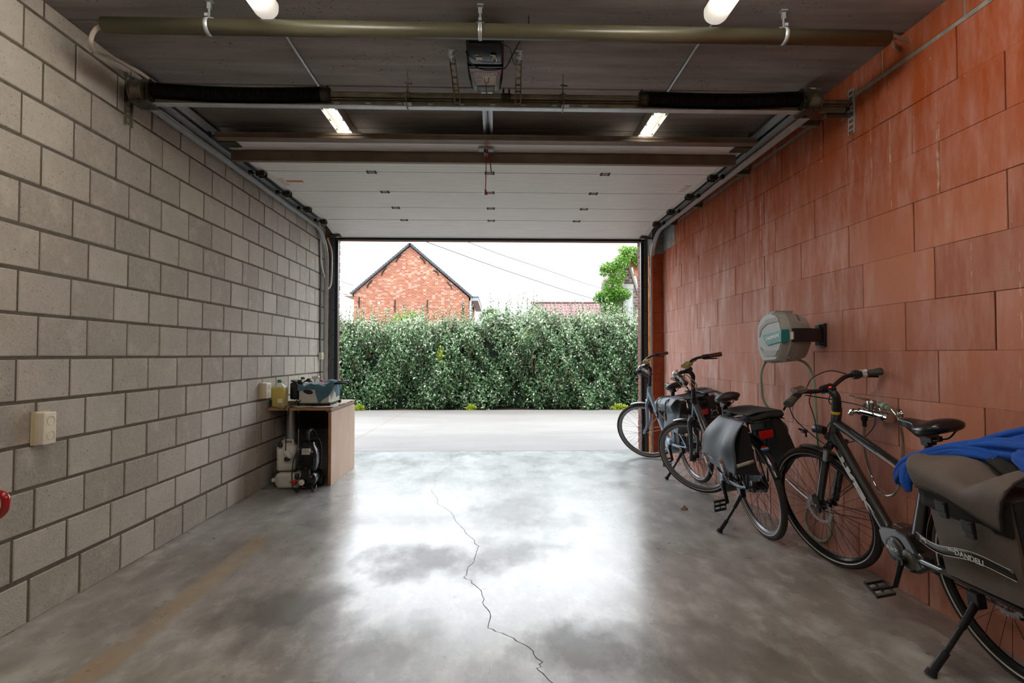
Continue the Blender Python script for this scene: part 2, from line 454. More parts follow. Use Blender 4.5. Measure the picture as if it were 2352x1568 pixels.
# ------------------------------------------------------------------ front wall: piers, lintel, foam, frame
def m_facade(name, c0='74443d', c1='8c5548', mo='6d6661'):
    t = NT(name); br = t.new('ShaderNodeTexBrick'); mp = t.new('ShaderNodeMapping'); tc = t.new('ShaderNodeTexCoord')
    sp = t.new('ShaderNodeSeparateXYZ'); cb = t.new('ShaderNodeCombineXYZ')
    t.l.new(tc.outputs['Object'], sp.inputs[0]); t.l.new(t.math('ADD', sp.outputs['X'], sp.outputs['Y']), cb.inputs[0]); t.l.new(sp.outputs['Z'], cb.inputs[1])
    t.l.new(cb.outputs[0], br.inputs['Vector'])
    br.inputs['Color1'].default_value = lin(c0); br.inputs['Color2'].default_value = lin(c1); br.inputs['Mortar'].default_value = lin(mo)
    br.inputs['Scale'].default_value = 1; br.inputs['Brick Width'].default_value = .2; br.inputs['Row Height'].default_value = .075; br.inputs['Mortar Size'].default_value = .006
    t.set(Base_Color=t.mix(t.g(t.noise(40), .3, .7, 0, .4), br.outputs['Color'], lin('523029')), Roughness=.85)
    t.bump(br.outputs['Fac'], -.6, .006)
    return t.m
M_fac = m_facade('facade_brick')
mb = MB()
# individual rough brick courses on the reveals
rn = random.Random(5)
for sx, x0, x1, ya, yb in ((-1, -2.6, -2.0, 6.84, 6.97), (1, 1.862, 2.6, 6.86, 7.05)):
    zz = 0
    while zz < 2.69:
        e = rn.uniform(-.003, .004); h = .067
        if sx < 0: mb.box(x0, x1+e, ya, yb+.002, zz, min(zz+h, 2.69))
        else: mb.box(x0-e, x1, ya, yb+.002, zz, min(zz+h, 2.69))
        zz += .0755
    if sx < 0: mb.box(x0, x1-.006, ya+.004, yb-.004, 0, 2.69, 1)
    else: mb.box(x0+.006, x1, ya+.004, yb-.004, 0, 2.69, 1)
mb.box(-2.6, 2.6, 6.84, 7.05, 2.69, 3.1, 0)
mb.build('wall_front', [M_fac, M_gmort], kind='structure', bevel=.003, seg=1)
M_foam = None
t = NT('expanding_foam'); n = t.noise(22, 4, .6, vs=(1, 1, .5)); t.set(Base_Color=t.ramp(n, [(.3, lin('6b3208')), (.5, lin('b8701c')), (.75, lin('d89540'))]), Roughness=.7); t.bump(n, 1, .02); M_foam = t.m
def strip(name, x0, x1, y0, z1, seed):
    rn = random.Random(seed); mb = MB(); vs = []; N = 70
    for i in range(N+1):
        z = z1*i/N
        a = rn.uniform(0, .012); b = rn.uniform(0, .01)
        vs += [(x0, y0+.05, z), (x0+.003+a*.5, y0-a, z), ((x0+x1)/2, y0-.012-b, z), (x1-.003-b*.6, y0-b, z), (x1, y0+.05, z)]
    fs = [(i*5+j, i*5+j+1, (i+1)*5+j+1, (i+1)*5+j) for i in range(N) for j in range(4)]
    mb.add(vs, fs, 0, True); return mb.build(name, M_foam, kind='structure')
strip('trim_1', -2.132, -2.088, 6.80, 2.72, 1)
strip('trim_2', 1.905, 1.945, 6.66, 2.46, 2)
mb = MB(); mb.t = .1
for k in range(11):
    mb.t = [.1, .4, .0, .3, .2, .5, .1, .3, .0, .2, .4][k]; mb.box(1.935, 2.12, 6.62, 6.84, k*.25-.006 if k else 0, min(k*.25+.2425, 2.47))
mb.t = .5; mb.box(1.945, 2.12, 6.63, 6.84, 0, 2.47, 1); mb.box(1.93, 2.12, 6.615, 6.84, 2.472, ZC, 2); mb.box(-2.135, -2.02, 6.82, 6.84, 0, ZC, 2)
M_redD = mat('clay_pier', '9a4420', .85, var=.25, nscale=8, bump=.3, bscale=90)
mb.build('pillar_right', [M_redD, M_gap, M_conc], kind='structure', bevel=.003, seg=1)
M_galv = mat('galvanised_steel', 'b3babd', .38, .45, var=.12, nscale=18)
M_galvD = mat('dull_zinc', '777464', .42, .4, var=.3, nscale=14)
M_frame = mat('grey_frame', '5c6466', .45, .5, var=.06)
M_black = mat('black_plastic', '121315', .42, var=.1)
M_blackG = mat('black_gloss', '0d0e10', .22, var=.1)
M_rubber = mat('black_rubber', '141414', .8, var=.15, bump=.2)
for nm, xs, y in (('left', (-2.068, -2.018, -1.978), 6.80), ('right', (1.85, 1.888, 1.935), 6.82)):
    mb = MB()
    if nm == 'left':
        mb.box(xs[0], xs[1], y, y+.05, 0, 2.72, 0); mb.box(xs[1], xs[2]-.002, y+.01, y+.06, 0, 2.69, 1)
        hx = (xs[0]+xs[1])/2+.01
    else:
        mb.box(xs[1], xs[2], y, y+.05, 0, 2.72, 0); mb.box(xs[0], xs[1], y+.01, y+.06, 0, 2.69, 1)
        hx = (xs[1]+xs[2])/2-.008
    for k in range(8): mb.cbox((hx, y-.001, .25+.305*k), (.018, .006, .008), 2)
    mb.build('trim_3' if nm == 'left' else 'trim_4', [M_frame, M_black, M_blackG], kind='structure', bevel=.002, seg=1)
# ------------------------------------------------------------------ sectional door, overhead
t = NT('door_panel'); n = t.noise(3, 4, .6, vs=(1, 12, 1)); n2 = t.noise(260, 2, .5)
t.set(Base_Color=t.ramp(n, [(.3, lin('dddcd8')), (.7, lin('ecebe8'))]), Roughness=.42); t.bump(n2, .15, .002); M_panel = t.m
M_seam = mat('seam_dark', '3a2e22', .8)
M_plate = mat('bright_zinc_plate', 'b9bdbe', .45, .1)
M_brown = mat('brown_zinc_profile', '6b5d4e', .5, .35, var=.2, nscale=6)
M_white = mat('white_plastic', 'd9d8d2', .4, var=.03)
M_dark = mat('dark_oiled_steel', '3d392f', .42, .4, var=.3)
DX0, DX1 = -1.955, 1.845
door = thing('door_1', 'white sectional garage door rolled back overhead under the ceiling', 'garage door', (0, 5.2, 2.75)); door['kind'] = 'structure'
seams = [3.87, 4.514, 5.064, 5.610, 6.124]
def panel(y0, z0, y1, z1, nm='door_panel'):
    mb = MB(); d = V((0, y1-y0, z1-z0)); L = d.length; d.normalize(); nrm = V((0, -d.z, d.y))   # upward normal
    def P(x, s, h): return V((x, y0, z0))+V((x*0, 0, 0))+d*s+nrm*h
    ribs = 10; sec = []
    g = .0055
    prof = [(g, .0)]
    for i in range(1, ribs):
        s = L*i/ribs; prof += [(s-.004, 0), (s, .0012), (s+.004, 0)]
    prof += [(L-g, 0)]
    vs = []; 
    for s, h in prof: vs += [P(DX0, s, h), P(DX1, s, h)]
    mb.add(vs, [(2*i, 2*i+1, 2*i+3, 2*i+2) for i in range(len(prof)-1)])
    k = [P(x, s, h) for x in (DX0, DX1) for s in (g, L-g) for h in (0, .04)]
    mb.add(k, [(1, 3, 7, 5), (0, 4, 5, 1), (2, 3, 7, 6), (0, 1, 3, 2), (4, 6, 7, 5)])
    for x0, x1 in ((DX0-.004, DX0+.045), (DX1-.045, DX1+.004)):       # white end caps
        q = [P(x, s, h) for x in (x0, x1) for s in (.006, L-.006) for h in (-.004, .042)]
        mb.add(q, [(0, 1, 3, 2), (4, 6, 7, 5), (0, 4, 5, 1), (2, 3, 7, 6), (0, 2, 6, 4), (1, 5, 7, 3)], 1)
    for x in (DX0+.02, DX1-.02):
        for s in (.1, L-.1): mb.add([P(x-.005, s-.005, -.005), P(x+.005, s-.005, -.005), P(x+.005, s+.005, -.005), P(x-.005, s+.005, -.005)], [(0, 1, 2, 3)], 2)
    return mb.build(nm, [M_panel, M_white, M_dark], door)
for a, b in zip(seams, seams[1:]): panel(a, 2.75, b, 2.75)
panel(6.124, 2.75, 6.63, 2.652)
mb = MB(); mb.box(DX0, DX1, 3.9, 6.13, 2.758, 2.78); mb.build('seam_backing', M_seam, door)
mb = MB(); d = V((0, .98, -.19)).normalized()
mb.tube([(DX0, 6.64, 2.648), (DX1, 6.64, 2.648)], .016, 8); mb.box(DX0, DX1, 6.625, 6.66, 2.625, 2.645, 1)
for k in range(18): mb.cbox((DX0+.15+k*.208, 6.66, 2.63), (.012, .012, .006), 2)
mb.build('bottom_seal', [M_rubber, M_black, M_white], door)
mb = MB()
mb.box(DX0-.02, DX1+.04, 3.815, 3.88, 2.748, 2.79, 0); mb.box(DX0-.02, DX1+.04, 3.805, 3.885, 2.745, 2.751, 0); mb.box(DX0-.02, DX1+.04, 3.81, 3.82, 2.77, 2.775, 0)
mb.build('top_profile', M_brown, door, bevel=.003)
mb = MB(); mb.box(-1.976, 1.83, 4.045, 4.085, 2.668, 2.747)
mb.box(-1.976, 1.83, 4.045, 4.105, 2.741, 2.7485)
mb.build('stiffening_bar', M_brown, door, bevel=.003)
hinge = None
for y in seams[1:]:
    for x in (-1.04, -.055, .92):
        mb = MB(); mb.cbox((x, y, 2.744), (.055, .03, .008), 0); mb.cyl((x-.04, y, 2.742), (x+.04, y, 2.742), .006, n=8, m=1)
        for dx in (-.033, .033):
            for dy in (-.022, .022): mb.cbox((x+dx, y+dy, 2.746), (.014, .014, .007), 1)
        mb.build('hinge', [M_plate, M_dark], door)
    for x, s in ((DX0+.005, -1), (DX1-.005, 1)):
        mb = MB(); mb.cbox((x, y, 2.735), (.075, .07, .006), 0); mb.cbox((x, y-.02, 2.72), (.07, .012, .04), 0); mb.cbox((x, y+.03, 2.722), (.07, .008, .045), 0)
        mb.cyl((x-s*.03, y+.005, 2.722), (x+s*.10, y+.005, 2.735), .008, n=8, m=1)
        mb.cyl((x+s*.075, y+.005, 2.735), (x+s*.1, y+.005, 2.735), .022, n=14, m=2)
        mb.build('roller_bracket', [M_dark, M_galvD, M_black], door, bevel=.002, seg=1)
for x, s in ((DX0-.0, -1), (DX1+.0, 1)):
    mb = MB(); mb.cbox((x-s*.03, 3.93, 2.742), (.13, .10, .006)); mb.cyl((x, 3.87, 2.765), (x+s*.1, 3.87, 2.79), .008, n=8); mb.cyl((x+s*.08, 3.87, 2.79), (x+s*.1, 3.87, 2.79), .022, n=14)
    mb.build('top_roller_bracket', M_dark, door)
    mb = MB(); mb.cbox((x-s*.02, 6.55, 2.658), (.12, .09, .01)); mb.cyl((x-s*.02, 6.57, 2.652), (x+s*.08, 6.57, 2.652), .01, n=8)
    mb.build('bottom_bracket', M_dark, door)
M_or = mat('orange_sticker', 'b8643c', .6); M_wl = mat('white_label', 'dedad6', .6); M_redink = mat('red_ink', 'b04a4a', .6)
mb = MB(); mb.cbox((-1.80, 4.78, 2.7492), (.20, .045, .001)); mb.build('orange_sticker', M_or, door)
for x in (-1.88, 1.74):
    mb = MB(); mb.cbox((x, 4.80+(.1 if x > 0 else 0), 2.749), (.07, .2, .001), 0)
    for k in range(5): mb.cbox((x, 4.72+k*.04+(.1 if x > 0 else 0), 2.7482), (.05, .008, .0006), 1)
    mb.build('warning_label', [M_wl, M_redink], door)
mb = MB(); mb.cbox((-.075, 3.96, 2.735), (.11, .05, .02)); mb.cbox((-.075, 3.97, 2.715), (.03, .09, .03), 1); mb.build('operator_bracket', [M_galv, M_dark], door, bevel=.002)

# ------------------------------------------------------------------ guide tracks
def track(side):
    s = -1 if side == 'left' else 1
    xo = -2.098 if s < 0 else 1.965     # outer edge
    wallx = XL if s < 0 else 2.07
    t_ = thing('door_track', f'galvanised double guide rail of the overhead door along the {"grey block" if s < 0 else "red clay block"} wall', 'guide rail', (xo, 5, 2.7), group=None)
    # profile (x inward positive, z) swept along y then curve then down
    def path(off, z, xin, r, nm, sec):
        pts = []
        y0 = 3.22
        ye = 6.28; rad = .36
        N = 14
        fr = []
        for y in (y0, 4.5, 5.5, ye): fr.append((V((0, y, z)), V((0, 0, 1))))
        for i in range(1, N+1):
            a = PI/2*i/N; fr.append((V((0, ye+(rad+off)*math.sin(a), z-(rad+off)*(1-math.cos(a)))), V((0, math.sin(a), math.cos(a)))))
        fr.append((V((0, ye+rad+off, .02)), V((0, 1, 0))))
        mb = MB(); secs = []
        for c, u in fr:
            secs.append([c+V((xo-s*px, 0, 0))+u*pz for px, pz in sec])
        mb.loft(secs, 0, False); return mb.build(nm, M_galv, t_)
    path(0, 2.70, 0, .36, 'guide_rail', [(0, 0), (.012, -.004), (.05, 0), (.05, .006), (.014, .003), (.006, .012), (.006, .05), (.0, .05)])
    mb = MB()
    for z, x0, x1, h in ((2.765, 0.004, .06, .008), (2.80, .05, .058, .055), (2.852, .01, .058, .006), (2.775, .0, .006, .08)):
        xa, xb = xo-s*x0, xo-s*x1; mb.box(min(xa, xb), max(xa, xb), 3.22, 6.30, z, z+h)
    mb.build('upper_rail', M_galv, t_)
    for y in (3.45, 4.4, 5.4, 6.15):
        mb = MB(); xa, xb = xo, wallx if s < 0 else XR(y); mb.box(min(xa, xb), max(xa, xb), y-.02, y+.02, 2.715, 2.75); mb.build('wall_bracket', M_galvD, t_)
    return t_
TL = track('left'); TR = track('right')

# ------------------------------------------------------------------ torsion spring shaft
M_spring = mat('black_spring_steel', '15110d', .33, .6, var=.2)
sh = thing('torsion_spring_shaft', 'long steel shaft with two black coil springs across the garage below the ceiling', 'door spring', (0, 3.1, 2.71))
mb = MB(); mb.cyl((-2.06, 3.1, 2.713), (2.09, 3.1, 2.713), .0127, n=12); mb.cyl((-.95, 3.095, 2.722), (.84, 3.095, 2.722), .010, n=10); mb.build('shaft', M_galvD, sh)
mb = MB(); mb.box(-1.98, 2.07, 3.115, 3.12, 2.655, 2.71); mb.box(-1.98, 1.88, 3.09, 3.13, 2.648, 2.654, 1); mb.box(-1.98, 2.07, 3.095, 3.12, 2.69, 2.694, 0)
for k in range(9): mb.cbox((-.92+k*.045*4, 3.113, 2.675), (.03, .004, .007), 1)
mb.build('support_profile', [M_galvD, M_galv], sh)
def spring(xa, xb, sag):
    mb = MB(); N = int(abs(xb-xa)/.0072); seg = 9; pts = []
    r0 = .040
    for i in range(N*seg+1):
        u = i/(N*seg); a = 2*PI*i/seg; c = 2.718-sag*math.sin(PI*u)
        pts.append((xa+(xb-xa)*u, 3.1+r0*math.cos(a), c+r0*math.sin(a)+ (.010*(1-u)**3)))
    mb.tube(pts, .0037, 4, caps=True); mb.tube([(xa+(xb-xa)*k/12, 3.1, 2.718-sag*math.sin(PI*k/12)+.010*(1-k/12)**3) for k in range(13)], .037, 14)
    return mb.build('coil_spring', M_spring, sh)
spring(-1.955, -.985, .012); spring(1.785, .865, .010)
def cone(x, s):
    mb = MB(); mb.rev([(.03, -.03), (.042, -.028), (.044, -.005), (.040, .0), (.040, .022), (.02, .024)], (x, 3.1, 2.715), (s, 0, 0), 18)
    for a in range(4): mb.cyl((x+s*.012, 3.1+.03*math.cos(a*PI/2+.6), 2.715+.03*math.sin(a*PI/2+.6)), (x+s*.012, 3.1+.05*math.cos(a*PI/2+.6), 2.715+.05*math.sin(a*PI/2+.6)), .008, n=8)
    mb.build('winding_cone', M_dark, sh)
cone(-.975, 1); cone(.855, -1)
for x, s in ((-2.055, 1), (1.885, -1)):
    mb = MB(); mb.rev([(.02, -.005), (.072, -.004), (.074, .003), (.063, .006)]+[(.062+.0025*(k % 2), .008+.0032*k) for k in range(16)]+[(.066, .062), (.072, .064), (.072, .07), (.03, .072), (.028, .09)], (x, 3.1, 2.715), (s, 0, 0), 28, sm=False)
    d_ = mb.build('cable_drum', M_galvD, sh)
    xx = x+s*.098
    mb = MB(); mb.prism([(-.06, -.075), (.06, -.075), (.055, .03), (.03, .065), (-.03, .065), (-.055, .03)], (xx, 3.1, 2.715), (0, 1, 0), (0, 0, 1), (.005*s, 0, 0)); mb.cbox((xx-s*.045, 3.1, 2.643), (.11, .12, .006)); mb.cyl((xx-.01, 3.1, 2.715), (xx+.014, 3.1, 2.715), .024)
    for dy in (-.04, .04): mb.cyl((xx-s*.05, 3.1+dy, 2.635), (xx-s*.05, 3.1+dy, 2.655), .009, n=6)
    mb.build('bearing_plate', M_dark, sh, bevel=.0015, seg=1)
for x in (-.515, .385):
    mb = MB(); mb.prism([(-.045, -.085), (.03, -.085), (.03, -.03), (.02, .04), (.0, .10), (-.015, .13), (-.02, .12), (-.012, .04), (-.03, -.02), (-.045, -.05)], (x, 3.1, 2.722), (0, 1, 0), (0, 0, 1), (.005, 0, 0)); mb.cyl((x-.012, 3.1, 2.715), (x+.016, 3.1, 2.715), .024)
    mb.cbox((x+.012, 3.07, 2.652), (.045, .05, .005)); mb.cyl((x-.01, 3.1, 2.79), (x+.03, 3.1, 2.785), .005, n=6)
    mb.build('centre_bearing_plate', M_galvD, sh, bevel=.001, seg=1)
mb = MB(); mb.cyl((.03, 3.1, 2.715), (.085, 3.1, 2.715), .022, n=14)
for x in (.042, .074): mb.cbox((x, 3.09, 2.742), (.01, .03, .02)); mb.cbox((x, 3.08, 2.69), (.012, .02, .012))
mb.build('shaft_coupler', M_dark, sh)
def slotbar(p, u, w, L, wd, parent, nm='slotted_bracket', m=None):
    """flat perforated bar made of rungs: p top centre, u down direction, w width direction"""
    p = V(p); u = V(u).normalized(); w = V(w).normalized(); n = u.cross(w); mb = MB()
    M = Matrix((w, n, u)).transposed().to_4x4(); M.translation = p
    for sx in (-1, 1): mb.box(sx*wd/2-.006 if sx > 0 else -wd/2, wd/2 if sx > 0 else -wd/2+.006, -.0015, .0015, 0, L, 0, M); 
    q = 0
    while q < L-.004:
        mb.box(-wd/2, wd/2, -.0015, .0015, q, min(L, q+.012), 0, M); q += .034
    for sx in (-1, 1): mb.box(sx*wd/2-.0015, sx*wd/2+.0015, -.001, .014, 0, L, 0, M)
    return mb.build(nm, m or M_galvD, parent)
for x, tilt, wx in ((-.245, .02, 0), (.125, -.0, 0)):
    t_ = thing('ceiling_bracket', 'perforated steel hanger bar on the %s of the black door opener' % ('left side' if x < 0 else 'side beside the cable'), 'bracket', (x, 2.97, ZC))
    slotbar((x, 2.955, ZC-.02), (tilt*1.2, .13, -.20), (1, 0, 0), .245, .034, t_, 'perforated_bar')
    mb = MB(); mb.cbox((x, 2.955, ZC-.0035), (.036, .06, .006)); mb.cyl((x, 2.94, ZC-.022), (x, 2.94, ZC), .011, n=6); mb.cbox((x-.0, 2.95, ZC-.02), (.036, .004, .034)); mb.cyl((x, 2.955, ZC-.045), (x, 2.925, ZC-.045), .010, n=6)
    mb.build('ceiling_foot', M_galv, t_)
# wall anchors of the shaft
a1 = thing('wall_anchor', 'perforated steel wall strap holding the spring shaft on the grey block wall', 'bracket', (-2.12, 3.13, 2.7))
slotbar((XL+.006, 3.15, 2.84), (0, 0, -1), (0, 1, 0), .30, .055, a1, 'perforated_strap'); mb = MB(); mb.cbox((XL+.04, 3.125, 2.72), (.07, .01, .10)); mb.build('angle_plate', M_dark, a1)
a2 = thing('wall_anchor', 'perforated steel wall strap holding the spring shaft on the red clay wall', 'bracket', (2.10, 3.13, 2.7))
slotbar((XR(3.12)-.006, 3.12, 2.80), (0, 0, -1), (0, 1, 0), .27, .05, a2, 'perforated_strap', M_galv)
mb = MB(); mb.cbox((2.03, 3.125, 2.665), (.14, .006, .06)); mb.cbox((2.03, 3.11, 2.636), (.14, .035, .005)); mb.cyl((2.09, 3.09, 2.66), (2.09, 3.12, 2.66), .01, n=6, m=1); mb.build('angle_plate', [M_dark, M_galv], a2)

# ------------------------------------------------------------------ opener
op = thing('garage_door_opener', 'black and grey electric door opener hanging under the middle of the ceiling', 'door opener', (-.057, 2.74, 2.75))
def rsec(y, w, z0, z1, c=-.058, r=.02):
    w2 = w/2; pts = []
    for sx, sz, a0 in ((1, -1, -PI/2), (1, 1, 0), (-1, 1, PI/2), (-1, -1, PI)):
        for k in range(4):
            a = a0+PI/2*k/3; pts.append(V((c+sx*(w2-r)+r*math.cos(a), y, (z0+r if sz < 0 else z1-r)+r*math.sin(a))))
    return pts
mb = MB(); mb.loft([rsec(2.492, .17, 2.71, 2.85), rsec(2.50, .182, 2.69, 2.87), rsec(2.665, .186, 2.684, 2.876), rsec(2.67, .186, 2.684, 2.876)]); mb.build('rear_housing', M_blackG, op)
mb = MB(); mb.loft([rsec(2.672, .188, 2.672, 2.874), rsec(2.80, .184, 2.665, 2.872), rsec(2.92, .166, 2.672, 2.87), rsec(2.965, .15, 2.69, 2.86), rsec(2.985, .12, 2.72, 2.84)]); mb.build('housing', M_blackG, op)
def lens(y0, y1, w0, w1, z, nm, m, zz=.0):
    mb = MB(); N = 8
    vs = []
    for i in range(N+1):
        t_ = i/N; y = y0+(y1-y0)*t_; w = w0+(w1-w0)*t_; z_ = 2.6635+ .004*((y-2.80)/.12)**2*1.0-zz + (0.010*max(0, (y-2.9)/.07)**2)
        for j in range(5): vs.append((-.058-w/2+w*j/4, y, z_))
    mb.add(vs, [(i*5+j, i*5+j+1, (i+1)*5+j+1, (i+1)*5+j) for i in range(N) for j in range(4)], 0, True); return mb.build(nm, m, op, solid=.001)
M_glens = mat('grey_lens', 'a9b2ba', .3, var=.05, coat=.3); M_pink = mat('muted_red_band', 'a27d84', .4, var=.03)
lens(2.685, 2.96, .166, .136, 0, 'light_cover', M_glens)
lens(2.712, 2.742, .165, .163, 0, 'brand_band', M_pink, .0008)
lens(2.75, 2.862, .112, .104, 0, 'instruction_label', mat('label_paper', 'e4e2df', .6, var=.03), .0012)
lens(2.864, 2.962, .10, .096, 0, 'grey_panel', mat('mid_grey', '55534f', .4), .0009)
M_cream = mat('cream_print', 'e6dfc8', .6, var=0); M_ink = mat('dark_ink', '3c3a3c', .6, var=0); M_wht = mat('white_print', 'e8e6e2', .5, var=0)
text('LiftMaster', .030, (-.058, 2.727, 2.6615), (-1, 0, 0), (0, 1, 0), op, M_wht, 'brand_lettering', bold=.0005)
mb = MB()
for pts in ([(-.058, 2.962, 0), (-.058, 2.835, 0), (-.065, 2.826, 0), (-.066, 2.79, 0)], [(-.058, 2.835, 0), (-.045, 2.832, 0), (-.043, 2.79, 0), (-.038, 2.775, 0)]):
    mb.tube([(p[0], p[1]-.005, 2.6612) for p in pts], .0022, 6)
mb.build('printed_cord_picture', M_ink, op)
mb = MB()
for x0, x1, y in ((-.108, -.072, 2.757), (-.108, -.072, 2.766), (-.108, -.072, 2.775), (-.108, -.072, 2.784), (-.108, -.08, 2.802), (-.108, -.08, 2.812), (-.106, -.09, 2.83)): mb.box(x0, x1, y, y+.004, 2.6608, 2.6612)
mb.build('small_print', mat('grey_print', '8b8a88', .6, var=0), op)
mb = MB(); mb.box(-.105, -.072, 2.592, 2.622, 2.6828, 2.6832); mb.build('serial_label', M_cream, op)
text('CE', .014, (-.10, 2.572, 2.6825), (-1, 0, 0), (0, 1, 0), op, M_cream, 'ce_mark', bold=.0003)
M_ril = mat('red_lens', 'a01510', .3)
for x0 in (.028, -.152): mb = MB(); mb.box(x0, x0+.008, 2.70, 2.74, 2.70, 2.72); mb.build('indicator_lamp', M_ril, op)
mb = MB(); mb.box(-.089, -.073, 2.985, 6.55, 2.742, 2.77); mb.box(-.04, -.024, 2.985, 6.55, 2.742, 2.77); mb.box(-.089, -.024, 2.985, 6.55, 2.77, 2.777)
mb.build('drive_rail', M_galv, op)
mb = MB(); mb.tube([(-.057, 3.0, 2.755), (-.057, 6.5, 2.755)], .005, 6); mb.build('drive_belt', M_black, op)
for x in (-.135, .02): mb = MB(); mb.box(x-.012, x+.012, 2.72, 2.75, 2.87, ZC); mb.build('mounting_bracket', M_galvD, op)
mb = MB(); mb.box(-.03, .0, 2.56, 2.64, 2.678, 2.686); mb.build('terminal_recess', M_black, op)
mb = MB(); mb.tube(spline([(-.03, 2.56, 2.675), (-.01, 2.555, 2.665), (.0, 2.60, 2.66), (-.008, 2.635, 2.675)]), .0028, 6); mb.tube(spline([(-.012, 2.556, 2.67), (-.024, 2.60, 2.66), (-.02, 2.63, 2.675)]), .0022, 6); mb.build('bell_wire', M_cream, op)
c0 = V((-.058, 2.492, 2.664))
op.matrix_basis = Matrix.Translation(V((-.058, 2.671, 2.752))) @ Matrix.Diagonal((1.03, .99, .65, 1)) @ Matrix.Translation(-c0) @ op.matrix_basis
# cables around the opener
M_blk = mat('black_cable', '0e0e0e', .5, var=0)
def cable(name, pts, r, m, label, cat='cable', k=8, n=8):
    mb = MB(); mb.tube(spline(pts, k), r, n); return tag(mb.build(name, m), label, cat)
cable('power_cable', [(-.155, 2.74, 2.78), (-.14, 2.78, 2.748), (-.10, 2.83, 2.742), (-.05, 2.85, 2.74), (.01, 2.845, 2.742), (.05, 2.84, 2.75), (.085, 2.79, 2.79), (.12, 2.72, 2.82), (.155, 2.64, 2.83), (.16, 2.62, 2.87), (.158, 2.62, 2.892)], .0032, M_blk, 'black cable looping below the door opener and up to the ceiling')
cable('antenna_wire', [(.03, 2.68, 2.775), (.05, 2.69, 2.78), (.072, 2.74, 2.79), (.085, 2.84, 2.80), (.10, 2.92, 2.81), (.11, 2.96, 2.83)], .0022, M_blk, 'thin black wire curving from the opener corner to the perforated hanger')
# release cord
M_cord = mat('red_cord', '9c1712', .6, var=.1)
rc = thing('release_cord', 'red pull cord with handle hanging from the opener rail in front of the white door', 'pull cord', (-.07, 3.9, 2.7))
mb = MB(); mb.tube(spline([(-.062, 3.72, 2.705), (-.070, 3.88, 2.70), (-.0735, 3.93, 2.66), (-.0745, 3.93, 2.55), (-.076, 3.93, 2.43)]), .0035, 6); mb.build('cord', M_cord, rc)
mb = MB(); mb.tube(spline([(-.074, 3.93, 2.685), (-.065, 3.93, 2.70), (-.052, 3.93, 2.692), (-.043, 3.93, 2.66), (-.040, 3.93, 2.60), (-.034, 3.93, 2.555)]), [.004, .005, .006, .0065, .006, .004][0], 8, flat=1.4); mb.build('hook_handle', M_cord, rc)
mb = MB(); mb.cbox((-.077, 3.93, 2.412), (.014, .014, .036)); mb.cbox((-.073, 3.93, 2.396), (.022, .012, .010)); mb.build('toggle', M_cord, rc, bevel=.002)

# ------------------------------------------------------------------ grey pipe with cables
M_pipe = mat('olive_grey_pvc', '56533f', .35, var=.08, nscale=5)
pp = thing('conduit_pipe', 'long grey-green plastic pipe running across the garage under the ceiling', 'pipe', (0, 2.55, 2.767))
mb = MB(); mb.rev([(.031, 0), (.036, 0), (.036, 3.75), (.031, 3.75), (.031, 0)], (-1.84, 2.55, 2.767), (1, 0, -.0005), 28); mb.build('pipe', M_pipe, pp)
for x, lab in ((-1.354, 'metal pipe clamp on the pipe near the grey block wall'), (-.077, 'metal pipe clamp on the pipe above the door opener'), (1.394, 'metal pipe clamp on the pipe near the red wall')):
    c_ = thing('pipe_clamp', lab, 'clamp', (x, 2.55, ZC))
    mb = MB(); mb.torus((x, 2.55, 2.767), (1, 0, 0), .0385, .0025, 28, 6, sc_=4.5); mb.build('ring', M_galv, c_)
    mb = MB(); mb.cyl((x, 2.55, 2.806), (x, 2.55, 2.86), .005, n=8); mb.cbox((x, 2.55, 2.868), (.018, .012, .03)); mb.cbox((x, 2.55, ZC-.003), (.03, .03, .005)); mb.cyl((x-.02, 2.55, 2.81), (x+.02, 2.55, 2.81), .004, n=6); mb.cbox((x, 2.53, 2.81), (.016, .018, .014)); mb.build('hanger_rod', M_galv, c_)
M_wcab = mat('pale_grey_cable', 'b9aea2', .5, var=.05)
cable('cable', [(-1.80, 2.55, 2.757), (-1.86, 2.55, 2.758), (-1.898, 2.56, 2.73), (-1.92, 2.58, 2.70), (-1.955, 2.64, 2.70), (-1.995, 2.75, 2.735), (-2.03, 2.88, 2.79), (-2.055, 3.05, 2.835), (-2.06, 3.3, 2.86), (-2.055, 4.2, 2.86), (-2.06, 5.3, 2.862), (-2.07, 6.3, 2.84)], .0105, M_wcab, 'thick pale cable curving from the left pipe end along the top of the block wall', n=10)
for i, (dy, dz, y1, z1) in enumerate(((.0, .018, 2.70, 2.852), (-.01, .006, 2.695, 2.840), (.006, -.006, 2.76, 2.846), (-.006, -.020, 2.765, 2.834))):
    cable('cable', [(1.86, 2.55+dy, 2.767+dz), (1.93, 2.555+dy, 2.770+dz), (2.03, 2.55+(y1-2.55)*.55, 2.772+dz+(z1-2.772-dz)*.5), (XR(y1)+.02, y1, z1)], .006, M_wcab, ['uppermost pale cable from the right pipe end into the red wall', 'pale cable just below the uppermost one at the right pipe end', 'third pale cable down between the right pipe end and the red wall', 'lowest pale cable between the right pipe end and the red wall'][i])

